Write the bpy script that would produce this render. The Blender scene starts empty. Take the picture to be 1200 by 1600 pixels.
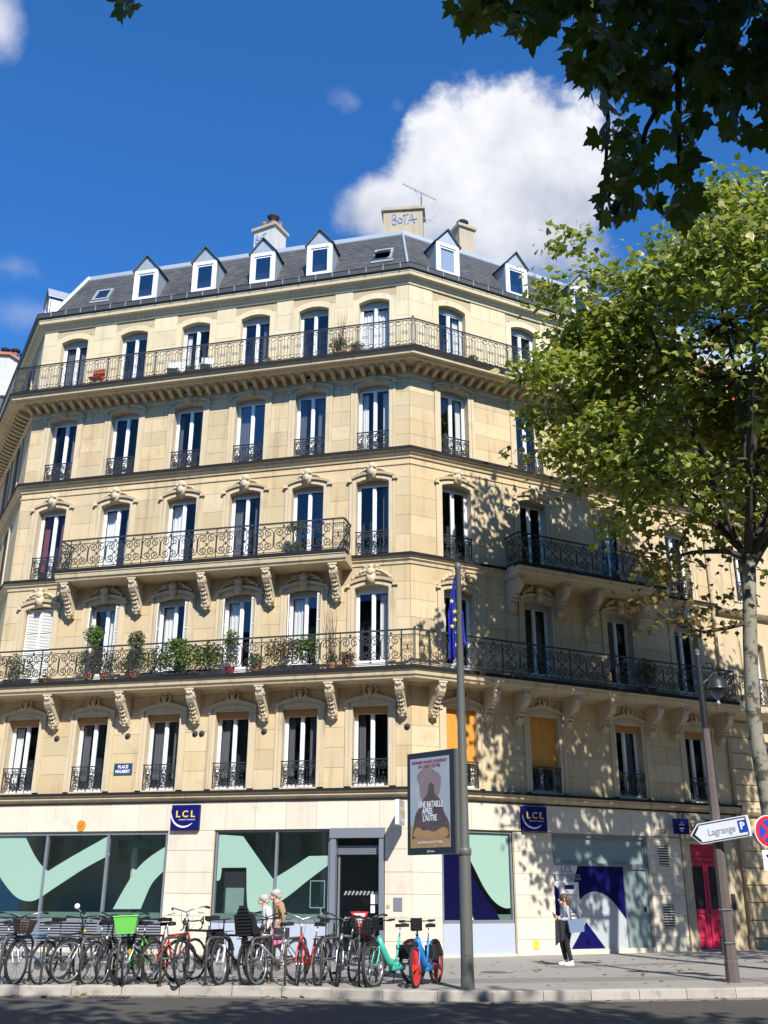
import bpy, bmesh, math, random
from mathutils import Matrix, Vector, noise as mnoise
R = math.radians
rnd = random.Random(7)
SC = bpy.context.scene
COL = SC.collection

# ------------------------------------------------------------------ camera
CAM_F, CAM_PITCH, CAM_ROLL, CAM_Z = 1559.745, 0.36656, 0.0044, 1.6607
cd = bpy.data.cameras.new("camera"); cam = bpy.data.objects.new("camera", cd); COL.objects.link(cam)
cd.sensor_fit = 'VERTICAL'; cd.sensor_height = 24.0; cd.lens = 24.0 * CAM_F / 1600.0
cd.clip_start = 0.1; cd.clip_end = 3000.0
_c, _s = math.cos(CAM_PITCH), math.sin(CAM_PITCH); _cr, _sr = math.cos(CAM_ROLL), math.sin(CAM_ROLL)
_r0, _u0, _b0 = Vector((1, 0, 0)), Vector((0, -_s, _c)), Vector((0, -_c, -_s))
_r = _cr * _r0 + _sr * _u0; _u = _cr * _u0 - _sr * _r0
cam.matrix_world = Matrix(((_r.x, _u.x, _b0.x, 0), (_r.y, _u.y, _b0.y, 0), (_r.z, _u.z, _b0.z, CAM_Z), (0, 0, 0, 1)))
SC.camera = cam

# ------------------------------------------------------------------ light
SUN_AZ, SUN_EL = R(17.5), R(42.0)      # azimuth: to the right of straight behind the camera
sun_dir = Vector((math.sin(SUN_AZ) * math.cos(SUN_EL), -math.cos(SUN_AZ) * math.cos(SUN_EL), math.sin(SUN_EL)))
ld = bpy.data.lights.new("sun", 'SUN'); ld.energy = 5.0; ld.angle = R(0.53); ld.color = (1.0, 0.968, 0.92)
sun = bpy.data.objects.new("sun", ld); COL.objects.link(sun)
sun.rotation_mode = 'QUATERNION'; sun.rotation_quaternion = sun_dir.to_track_quat('Z', 'Y')
sun.location = (10, -20, 30)

SC.view_settings.view_transform = 'Standard'; SC.view_settings.look = 'None'
SC.view_settings.exposure = 0.46; SC.view_settings.gamma = 1.0; SC.view_settings.use_curve_mapping = False
SC.cycles.max_bounces = 6; SC.cycles.transparent_max_bounces = 12
SC.cycles.diffuse_bounces = 3; SC.cycles.glossy_bounces = 3; SC.cycles.sample_clamp_indirect = 6.0

# ------------------------------------------------------------------ node helper
class NT:
    def __init__(s, nt): s.nt = nt; s.nodes = nt.nodes; s.links = nt.links
    def n(s, typ, **kw):
        nd = s.nodes.new(typ)
        for k, v in kw.items():
            if k == 'i':
                for kk, vv in v.items():
                    nd.inputs[kk].default_value = vv
            else: setattr(nd, k, v)
        return nd
    def l(s, a, b): s.links.new(a, b)
    def math(s, op, a, b=None, clamp=False):
        nd = s.n('ShaderNodeMath', operation=op, use_clamp=clamp)
        for i, v in enumerate((a, b)):
            if v is None: continue
            if isinstance(v, (int, float)): nd.inputs[i].default_value = v
            else: s.l(v, nd.inputs[i])
        return nd.outputs[0]
    def vmath(s, op, a, b=None):
        nd = s.n('ShaderNodeVectorMath', operation=op)
        for i, v in enumerate((a, b)):
            if v is None: continue
            if isinstance(v, (tuple, list, Vector)): nd.inputs[i].default_value = tuple(v)
            else: s.l(v, nd.inputs[i])
        return nd.outputs['Value'] if op == 'DOT_PRODUCT' else nd.outputs[0]
    def mix(s, f, a, b, blend='MIX'):
        nd = s.n('ShaderNodeMix', data_type='RGBA', blend_type=blend)
        for i, v in ((0, f), (6, a), (7, b)):
            if isinstance(v, (int, float)): nd.inputs[i].default_value = v
            elif isinstance(v, (tuple, list)): nd.inputs[i].default_value = (*v[:3], 1)
            else: s.l(v, nd.inputs[i])
        return nd.outputs[2]
    def ramp(s, f, a, b, smooth=True):
        nd = s.n('ShaderNodeMapRange', interpolation_type='SMOOTHSTEP' if smooth else 'LINEAR')
        nd.inputs[1].default_value = a; nd.inputs[2].default_value = b; s.l(f, nd.inputs[0]); return nd.outputs[0]
    def noise(s, vec, scale, detail=4, rough=0.55, out='Fac'):
        nd = s.n('ShaderNodeTexNoise', i={'Scale': scale, 'Detail': detail, 'Roughness': rough})
        if vec is not None: s.l(vec, nd.inputs['Vector'])
        return nd.outputs[out]

# ------------------------------------------------------------------ world: sky with cumulus clouds
def px_dir(x, y):
    a, b = x - 600, y - 800
    xx = a * _cr + b * _sr; v = -(-a * _sr + b * _cr)
    return Vector((xx, CAM_F * _c - v * _s, CAM_F * _s + v * _c)).normalized()
W = bpy.data.worlds.new("World"); SC.world = W; W.use_nodes = True
w = NT(W.node_tree); w.nodes.clear()
sky = w.n('ShaderNodeTexSky', sky_type='NISHITA', sun_disc=False, sun_elevation=SUN_EL,
          sun_rotation=math.pi - SUN_AZ, altitude=60.0, air_density=1.0, dust_density=0.25, ozone_density=3.5)
tc = w.n('ShaderNodeTexCoord'); D = tc.outputs['Generated']
skyc = w.mix(1.0, sky.outputs[0], (0.38, 0.98, 1.56), 'MULTIPLY')
NZ = w.noise(w.vmath('ADD', D, (3.1, 1.15, -2.2)), 8.0, 8, 0.60)
NZc = w.math('SUBTRACT', NZ, 0.5)
def cloud_mask(cx, cy, rx, ry, amp, soft, tilt=0.0):
    """soft-edged cloud: an ellipse in the tangent plane at the given direction, its border broken by noise"""
    d = px_dir(cx, cy); right = d.cross(Vector((0, 0, 1))).normalized(); up = right.cross(d).normalized()
    r2 = right * math.cos(tilt) + up * math.sin(tilt); u2 = up * math.cos(tilt) - right * math.sin(tilt)
    # plane offset: keeps the far half of the sphere out
    a = w.vmath('DOT_PRODUCT', D, tuple(r2 * (CAM_F / rx))); b = w.vmath('DOT_PRODUCT', D, tuple(u2 * (CAM_F / ry)))
    rr = w.math('SQRT', w.math('ADD', w.math('MULTIPLY', a, a), w.math('MULTIPLY', b, b)))
    e = w.math('ADD', rr, w.math('MULTIPLY', NZc, -amp))
    return w.ramp(e, 1.0, 1.0 - soft), b
sep = w.n('ShaderNodeSeparateXYZ'); w.l(D, sep.inputs[0])
cm = None
def join(m):
    global cm
    cm = m if cm is None else w.math('MAXIMUM', cm, m)
mA, bA = cloud_mask(775, 280, 188, 148, 1.3, 0.22, R(-4)); join(mA)
mB, _ = cloud_mask(612, 320, 122, 58, 1.25, 0.5, R(14)); join(mB)
mC, _ = cloud_mask(820, 375, 165, 85, 1.7, 0.9, R(-20)); join(mC)
for (x, y, rx, ry, am, so, tl, k) in ((548, 160, 34, 24, 5.0, 2.2, 0.3, 0.42), (620, 168, 20, 18, 5.0, 2.4, -0.3, 0.4),
        (-8, 35, 40, 60, 2.2, 1.1, 0.5, 0.7), (10, 415, 45, 18, 4.5, 2.2, 0.1, 0.5), (25, 495, 80, 26, 4.0, 2.4, 0.2, 0.4)):
    m, _ = cloud_mask(x, y, rx, ry, am, so, tl); join(w.math('MULTIPLY', m, k))
cm = w.math('MULTIPLY', cm, w.ramp(sep.outputs[1], 0.2, 0.3))
# scattered fair-weather clouds over the rest of the sky (behind and beside the camera)
inv = w.math('DIVIDE', 1.0, w.math('MAXIMUM', w.math('ADD', sep.outputs[2], 0.08), 0.05))
cmb = w.n('ShaderNodeCombineXYZ'); w.l(w.math('MULTIPLY', sep.outputs[0], inv), cmb.inputs[0]); w.l(w.math('MULTIPLY', sep.outputs[1], inv), cmb.inputs[1])
gn = w.noise(cmb.outputs[0], 0.9, 4, 0.6)
back = w.ramp(sep.outputs[1], 0.35, -0.1)
join(w.math('MULTIPLY', w.math('MULTIPLY', w.ramp(gn, 0.57, 0.72), back), 0.9))
# cloud brightness: sunlit tops, greyer undersides, billows
det = w.noise(w.vmath('ADD', D, (3.1 + 0.015, 1.15 - 0.02, -2.2 + 0.03)), 8.0, 4, 0.61)
rel = w.math('MULTIPLY', w.math('SUBTRACT', NZ, det), 2.0)
vert = w.ramp(bA, -0.9, 0.95)
lum = w.math('ADD', w.math('ADD', w.math('MULTIPLY', vert, 0.78), 0.20), rel, clamp=True)
ccol = w.mix(lum, (3.7, 4.1, 5.0), (7.6, 7.6, 7.8))
final = w.mix(w.math('MULTIPLY', cm, 0.97), skyc, ccol)
W.cycles.sampling_method = 'MANUAL'; W.cycles.sample_map_resolution = 256
bg = w.n('ShaderNodeBackground', i={'Strength': 0.1}); w.l(final, bg.inputs[0])
wo = w.n('ShaderNodeOutputWorld'); w.l(bg.outputs[0], wo.inputs[0])

# ------------------------------------------------------------------ materials
MAT = {}
def mat(name, col, rough=0.6, metal=0.0, var=0.0, rvar=0.0, nscale=1.5, bump=0.0, bscale=40.0, spec=0.5, stain=None, streak=0.0, hue=0.0):
    m = bpy.data.materials.new(name); m.use_nodes = True; t = NT(m.node_tree)
    p = t.nodes['Principled BSDF']; p.inputs['Roughness'].default_value = rough; p.inputs['Metallic'].default_value = metal
    p.inputs['Specular IOR Level'].default_value = spec
    geo = t.n('ShaderNodeNewGeometry'); pos = geo.outputs['Position']
    c = (*col[:3], 1); out = None
    if var or stain or rvar or streak:
        rgb = t.n('ShaderNodeRGB'); rgb.outputs[0].default_value = c; out = rgb.outputs[0]
    if var:
        nz = t.noise(pos, nscale, 6, 0.6)
        f = t.math('ADD', t.math('MULTIPLY', t.math('SUBTRACT', nz, 0.5), 2 * var), 1.0)
        out = t.mix(1.0, out, t.n('ShaderNodeCombineColor').outputs[0] if False else f, 'MULTIPLY')
        nf = t.noise(pos, nscale * 14, 3, 0.6)
        f2 = t.math('ADD', t.math('MULTIPLY', t.math('SUBTRACT', nf, 0.5), var * 0.9), 1.0)
        out = t.mix(1.0, out, f2, 'MULTIPLY')
    if rvar:
        oi = t.n('ShaderNodeObjectInfo'); rv = oi.outputs['Random']
        f = t.math('ADD', t.math('MULTIPLY', t.math('SUBTRACT', rv, 0.5), 2 * rvar), 1.0)
        out = t.mix(1.0, out, f, 'MULTIPLY')
        if hue:
            wn = t.n('ShaderNodeTexWhiteNoise', noise_dimensions='1D'); t.l(rv, wn.inputs['W'])
            out = t.mix(t.math('MULTIPLY', wn.outputs['Value'], hue), out, (col[0] * 1.02, col[1] * 0.9, col[2] * 0.7))
    if stain:
        scol, lo, hi, ss = stain
        st = t.ramp(t.noise(pos, ss, 5, 0.65), lo, hi); out = t.mix(st, out, scol)
    if streak:
        mp = t.n('ShaderNodeMapping'); mp.inputs['Scale'].default_value = (5.0, 5.0, 0.35); t.l(pos, mp.inputs[0])
        st = t.ramp(t.noise(mp.outputs[0], 1.0, 5, 0.6), 0.5, 0.75)
        out = t.mix(t.math('MULTIPLY', st, streak), out, (col[0] * 0.45, col[1] * 0.43, col[2] * 0.42))
    if out is None: p.inputs['Base Color'].default_value = c
    else: t.l(out, p.inputs['Base Color'])
    if bump:
        b = t.n('ShaderNodeBump', i={'Strength': bump, 'Distance': 0.02}); t.l(t.noise(pos, bscale, 5, 0.65), b.inputs['Height']); t.l(b.outputs[0], p.inputs['Normal'])
    MAT[name] = m; return m

STONE = (0.565, 0.45, 0.275)
mat('stone', STONE, 0.85, var=0.16, rvar=0.14, hue=0.5, nscale=1.1, bump=0.25, bscale=30, stain=((0.46, 0.33, 0.18), 0.54, 0.80, 0.9), streak=0.55)
mat('trim_stone', (0.58, 0.47, 0.30), 0.85, var=0.14, nscale=1.3, bump=0.25, bscale=30, streak=0.6, stain=((0.36, 0.30, 0.21), 0.56, 0.82, 1.1))
mat('upper_stone', (0.655, 0.555, 0.365), 0.85, var=0.13, rvar=0.07, hue=0.4, nscale=1.0, bump=0.25, bscale=30, streak=0.3, stain=((0.54, 0.43, 0.27), 0.55, 0.8, 0.9))
mat('carved_stone', (0.59, 0.485, 0.325), 0.9, var=0.16, nscale=3.0, bump=0.5, bscale=26, streak=0.2)
mat('mortar', (0.45, 0.355, 0.215), 0.9, var=0.1)
mat('cladding', (0.68, 0.60, 0.465), 0.6, var=0.08, rvar=0.06, nscale=2.0, bump=0.08, stain=((0.55, 0.46, 0.35), 0.52, 0.82, 1.4), streak=0.14)
mat('cladding_joint', (0.30, 0.27, 0.22), 0.9)
mat('lead', (0.017, 0.017, 0.017), 0.75, var=0.25, nscale=2.0, spec=0.2)
mat('zinc', (0.36, 0.40, 0.43), 0.5, metal=0.35, var=0.14, nscale=1.6, streak=0.25)
mat('zinc_light', (0.34, 0.37, 0.39), 0.5, metal=0.25, var=0.12, nscale=1.6, streak=0.2)
mat('roof_edge', (0.10, 0.105, 0.11), 0.5)
mat('gutter', (0.065, 0.067, 0.068), 0.6, metal=0.2, var=0.2)
mat('iron', (0.032, 0.033, 0.035), 0.42, metal=0.0, var=0.2, nscale=6)
mat('white_paint', (0.80, 0.80, 0.79), 0.35, var=0.03)
mat('offwhite_paint', (0.66, 0.66, 0.64), 0.45, var=0.05)
mat('roller_box', (0.42, 0.41, 0.38), 0.5, var=0.06)
mat('shutter_wood', (0.74, 0.72, 0.64), 0.5, var=0.05)
mat('blind_wood', (0.42, 0.19, 0.045), 0.6, var=0.25, nscale=5)
mat('board', (0.62, 0.27, 0.035), 0.65, var=0.22, nscale=3, bump=0.1)
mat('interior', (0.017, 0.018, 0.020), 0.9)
mat('curtain', (0.70, 0.69, 0.66), 0.9)
mat('curtain_dim', (0.11, 0.11, 0.115), 0.9)
mat('shop_interior', (0.50, 0.56, 0.52), 0.9, var=0.25, nscale=0.8)
mat('trench', (0.20, 0.185, 0.165), 0.9, var=0.15, nscale=2, bump=0.3, bscale=80)
mat('curtain_red', (0.16, 0.05, 0.06), 0.9)
mat('terracotta', (0.42, 0.17, 0.08), 0.8, var=0.15)
mat('chimney_render', (0.43, 0.35, 0.24), 0.9, var=0.15, nscale=1.6, streak=0.3)
mat('white_render', (0.54, 0.505, 0.44), 0.9, var=0.12, nscale=1.5, streak=0.3)
mat('graffiti', (0.16, 0.24, 0.46), 0.7)
mat('soot', (0.03, 0.028, 0.027), 0.8)
mat('steel', (0.55, 0.56, 0.57), 0.3, metal=0.9)
mat('galvanised', (0.17, 0.175, 0.18), 0.5, metal=0.4)
mat('shop_frame', (0.24, 0.26, 0.295), 0.4, metal=0.3, var=0.03)
mat('shop_panel', (0.41, 0.455, 0.53), 0.45, var=0.03)
mat('louvre', (0.20, 0.215, 0.24), 0.45)
mat('louvre_dark', (0.02, 0.02, 0.022), 0.8)
mat('mint', (0.29, 0.44, 0.35), 0.5)
mat('mint_sheer', (0.16, 0.22, 0.19), 0.5)
mat('navy', (0.003, 0.003, 0.075), 0.6, spec=0.15)
mat('navy_film_reflection', (0.002, 0.002, 0.034), 0.35, spec=0.3)  # near-black navy: printed film, and dark glass reflection painted on the left pane
mat('sign_navy', (0.005, 0.006, 0.10), 0.5, spec=0.2)
mat('sign_white', (0.80, 0.80, 0.80), 0.4)
mat('sign_yellow', (0.72, 0.52, 0.10), 0.4)
mat('sign_blue', (0.015, 0.06, 0.42), 0.4)
mat('sign_red', (0.60, 0.02, 0.03), 0.4)
mat('sign_black', (0.015, 0.015, 0.016), 0.5)
mat('plaque_blue', (0.02, 0.035, 0.16), 0.4)
mat('plaque_green', (0.03, 0.10, 0.06), 0.5)
mat('panel_grey', (0.44, 0.47, 0.48), 0.4, var=0.03)
mat('panel_white', (0.66, 0.67, 0.66), 0.4)
mat('letter_grey', (0.30, 0.31, 0.32), 0.4)
mat('green_glass', (0.26, 0.33, 0.31), 0.15, var=0.12, nscale=1.5)
mat('red_door', (0.55, 0.025, 0.075), 0.42, var=0.10, nscale=3)
mat('asphalt', (0.074, 0.065, 0.052), 0.85, var=0.18, nscale=0.7, bump=0.5, bscale=90, stain=((0.085, 0.081, 0.075), 0.5, 0.8, 0.35))
mat('pavement', (0.29, 0.265, 0.23), 0.9, var=0.10, nscale=0.6, bump=0.35, bscale=70, stain=((0.22, 0.195, 0.165), 0.50, 0.75, 0.5))
mat('granite', (0.37, 0.335, 0.285), 0.8, var=0.2, rvar=0.08, nscale=3.0, bump=0.3, bscale=60, stain=((0.20, 0.18, 0.15), 0.5, 0.75, 2.2))
mat('gutter_stone', (0.20, 0.185, 0.165), 0.9, var=0.15, nscale=2)
mat('bark', (0.26, 0.235, 0.175), 0.9, var=0.25, nscale=5, bump=0.4, bscale=16, stain=((0.075, 0.068, 0.045), 0.50, 0.58, 3.2))
mat('branch_bark', (0.060, 0.050, 0.036), 0.9, var=0.25, nscale=5)
mat('pole_grey', (0.115, 0.115, 0.10), 0.5, var=0.08, nscale=3)
mat('post_mauve', (0.12, 0.092, 0.08), 0.6, var=0.16, nscale=4)
mat('lamp_dark', (0.020, 0.021, 0.022), 0.35)
mat('flag_blue', (0.010, 0.022, 0.34), 0.75, var=0.05)
mat('flag_yellow', (0.72, 0.58, 0.04), 0.7)
mat('rack', (0.13, 0.115, 0.10), 0.5, metal=0.4, var=0.2, nscale=6)
mat('rubber', (0.022, 0.022, 0.023), 0.75)
mat('black_plastic', (0.016, 0.016, 0.017), 0.45)
mat('bike_black', (0.020, 0.020, 0.022), 0.3)
mat('bike_silver', (0.46, 0.47, 0.48), 0.3, metal=0.7)
mat('bike_white', (0.72, 0.72, 0.71), 0.3)
mat('bike_blue', (0.15, 0.30, 0.50), 0.3)
mat('bike_red', (0.50, 0.025, 0.02), 0.3)
mat('bike_green', (0.10, 0.42, 0.05), 0.35)
mat('lime', (0.16, 0.58, 0.10), 0.4)
mat('teal', (0.06, 0.46, 0.36), 0.35)
mat('rental_blue', (0.02, 0.22, 0.62), 0.35)
mat('rental_red', (0.60, 0.03, 0.025), 0.4)
mat('wicker', (0.045, 0.024, 0.014), 0.8, var=0.3, nscale=20)
mat('reflector', (0.70, 0.20, 0.02), 0.3)
mat('yellow_plastic', (0.72, 0.58, 0.04), 0.5)
mat('skin', (0.55, 0.31, 0.21), 0.5, var=0.05, nscale=8)
mat('hair_brown', (0.085, 0.045, 0.025), 0.6, var=0.3, nscale=20)
mat('hair_grey', (0.42, 0.40, 0.37), 0.7, var=0.2, nscale=20)
mat('shirt_grey', (0.40, 0.42, 0.46), 0.85, var=0.08, nscale=6)
mat('shirt_white', (0.74, 0.74, 0.73), 0.85, var=0.05)
mat('jumper_tan', (0.36, 0.22, 0.11), 0.9, var=0.1, nscale=6)
mat('trousers_black', (0.014, 0.014, 0.016), 0.8, var=0.2, nscale=8)
mat('trousers_beige', (0.34, 0.27, 0.19), 0.85, var=0.1)
mat('pink_cloth', (0.60, 0.16, 0.26), 0.85)
mat('dark_cloth', (0.022, 0.022, 0.028), 0.85, var=0.3, nscale=12)
mat('shoe_white', (0.80, 0.80, 0.79), 0.5)
mat('bag_blue', (0.17, 0.22, 0.32), 0.3, var=0.06)
mat('soil', (0.05, 0.035, 0.025), 0.95)
mat('planter', (0.045, 0.042, 0.042), 0.6)
mat('poster_sky', (0.36, 0.40, 0.43), 0.3, stain=((0.50, 0.47, 0.43), 0.4, 0.75, 2.2))
mat('poster_sand', (0.42, 0.24, 0.085), 0.3, var=0.3, nscale=5)
mat('poster_brown', (0.105, 0.062, 0.05), 0.3, var=0.7, nscale=6, stain=((0.22, 0.13, 0.09), 0.55, 0.75, 5.0))
mat('poster_rose', (0.27, 0.185, 0.175), 0.3, var=0.3, nscale=6)
mat('poster_skin', (0.34, 0.19, 0.14), 0.3)
mat('poster_red', (0.30, 0.02, 0.035), 0.3)
mat('awning', (0.55, 0.10, 0.03), 0.8, var=0.15)
mat('orange_sign', (0.62, 0.24, 0.02), 0.4)
mat('plant_twig', (0.14, 0.10, 0.06), 0.9)

def glass_mat(name, refl, tint, rough=0.0):
    m = bpy.data.materials.new(name); m.use_nodes = True; t = NT(m.node_tree); t.nodes.clear()
    tr = t.n('ShaderNodeBsdfTransparent'); tr.inputs[0].default_value = (*tint, 1)
    gl = t.n('ShaderNodeBsdfGlossy'); gl.inputs['Roughness'].default_value = rough; gl.inputs[0].default_value = (0.95, 0.97, 1, 1)
    geo = t.n('ShaderNodeNewGeometry')
    b = t.n('ShaderNodeBump', i={'Strength': 0.02, 'Distance': 0.05}); t.l(t.noise(geo.outputs['Position'], 1.3, 2), b.inputs['Height']); t.l(b.outputs[0], gl.inputs['Normal'])
    fr = t.n('ShaderNodeFresnel', i={'IOR': 1.5})
    f = t.math('MULTIPLY', t.math('ADD', fr.outputs[0], refl, clamp=True), t.math('SUBTRACT', 1.0, geo.outputs['Backfacing']))
    mx = t.n('ShaderNodeMixShader'); t.l(f, mx.inputs[0]); t.l(tr.outputs[0], mx.inputs[1]); t.l(gl.outputs[0], mx.inputs[2])
    o = t.n('ShaderNodeOutputMaterial'); t.l(mx.outputs[0], o.inputs[0]); MAT[name] = m
glass_mat('glass', 0.035, (0.93, 0.94, 0.95)); glass_mat('shop_glass', 0.05, (0.90, 0.95, 0.93)); glass_mat('dormer_glass', 0.16, (0.8, 0.83, 0.85))
glass_mat('glass_clear', 0.0, (0.94, 0.95, 0.95)); glass_mat('glass_bright', 0.085, (0.92, 0.93, 0.95)); glass_mat('door_glass', 0.0, (0.6, 0.63, 0.64))

def leaf_mat(name, cols, trans=0.35, rough=0.45):
    m = bpy.data.materials.new(name); m.use_nodes = True; t = NT(m.node_tree); t.nodes.clear()
    geo = t.n('ShaderNodeNewGeometry')
    wn = t.n('ShaderNodeTexWhiteNoise', noise_dimensions='1D'); t.l(geo.outputs['Random Per Island'], wn.inputs['W'])
    oi = t.n('ShaderNodeObjectInfo')
    rv = t.math('FRACT', t.math('ADD', wn.outputs['Value'], oi.outputs['Random']))
    c = t.mix(t.ramp(rv, 0.0, 0.7, False), cols[0], cols[1]); c = t.mix(t.ramp(rv, 0.7, 1.0, False), c, cols[2])
    big = t.noise(geo.outputs['Position'], 0.5, 3)
    c = t.mix(1.0, c, t.math('ADD', t.math('MULTIPLY', big, 0.7), 0.65), 'MULTIPLY')
    p = t.n('ShaderNodeBsdfPrincipled', i={'Roughness': rough, 'Specular IOR Level': 0.4}); t.l(c, p.inputs['Base Color'])
    tl = t.n('ShaderNodeBsdfTranslucent'); t.l(t.mix(1.0, c, (1.25, 1.35, 0.6), 'MULTIPLY'), tl.inputs[0])
    mx = t.n('ShaderNodeMixShader', i={'Fac': trans}); t.l(p.outputs[0], mx.inputs[1]); t.l(tl.outputs[0], mx.inputs[2])
    o = t.n('ShaderNodeOutputMaterial'); t.l(mx.outputs[0], o.inputs[0]); MAT[name] = m
leaf_mat('leaf', ((0.12, 0.17, 0.028), (0.30, 0.325, 0.055), (0.50, 0.45, 0.15)), 0.36, 0.38)
leaf_mat('leaf_dry', ((0.12, 0.11, 0.025), (0.20, 0.14, 0.04), (0.24, 0.13, 0.05)), 0.3)
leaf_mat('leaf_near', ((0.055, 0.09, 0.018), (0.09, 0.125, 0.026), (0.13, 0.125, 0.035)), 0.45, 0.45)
leaf_mat('leaf_bush', ((0.07, 0.13, 0.025), (0.14, 0.22, 0.04), (0.26, 0.28, 0.07)), 0.3)
leaf_mat('leaf_olive', ((0.10, 0.12, 0.05), (0.16, 0.18, 0.075), (0.22, 0.23, 0.11)), 0.25)

# slate: rows of slates, colour per slate and lapped relief
def slate():
    m = bpy.data.materials.new('slate'); m.use_nodes = True; t = NT(m.node_tree); p = t.nodes['Principled BSDF']
    uv = t.n('ShaderNodeUVMap')
    br = t.n('ShaderNodeTexBrick', offset=0.5); t.l(uv.outputs[0], br.inputs['Vector'])
    for k, v in (('Scale', 1.0), ('Mortar Size', 0.010), ('Mortar Smooth', 0.1), ('Brick Width', 0.24), ('Row Height', 0.125)): br.inputs[k].default_value = v
    br.inputs['Color1'].default_value = (0.058, 0.055, 0.049, 1); br.inputs['Color2'].default_value = (0.100, 0.096, 0.087, 1); br.inputs['Mortar'].default_value = (0.018, 0.019, 0.02, 1)
    geo = t.n('ShaderNodeNewGeometry'); nz = t.noise(geo.outputs['Position'], 0.9, 5, 0.6)
    c = t.mix(1.0, br.outputs[0], t.math('ADD', t.math('MULTIPLY', nz, 0.7), 0.62), 'MULTIPLY'); t.l(c, p.inputs['Base Color'])
    b = t.n('ShaderNodeBump', i={'Strength': 0.6, 'Distance': 0.012}); b.invert = True; t.l(br.outputs['Fac'], b.inputs['Height']); t.l(b.outputs[0], p.inputs['Normal'])
    p.inputs['Roughness'].default_value = 0.5; MAT['slate'] = m
slate()

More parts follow.
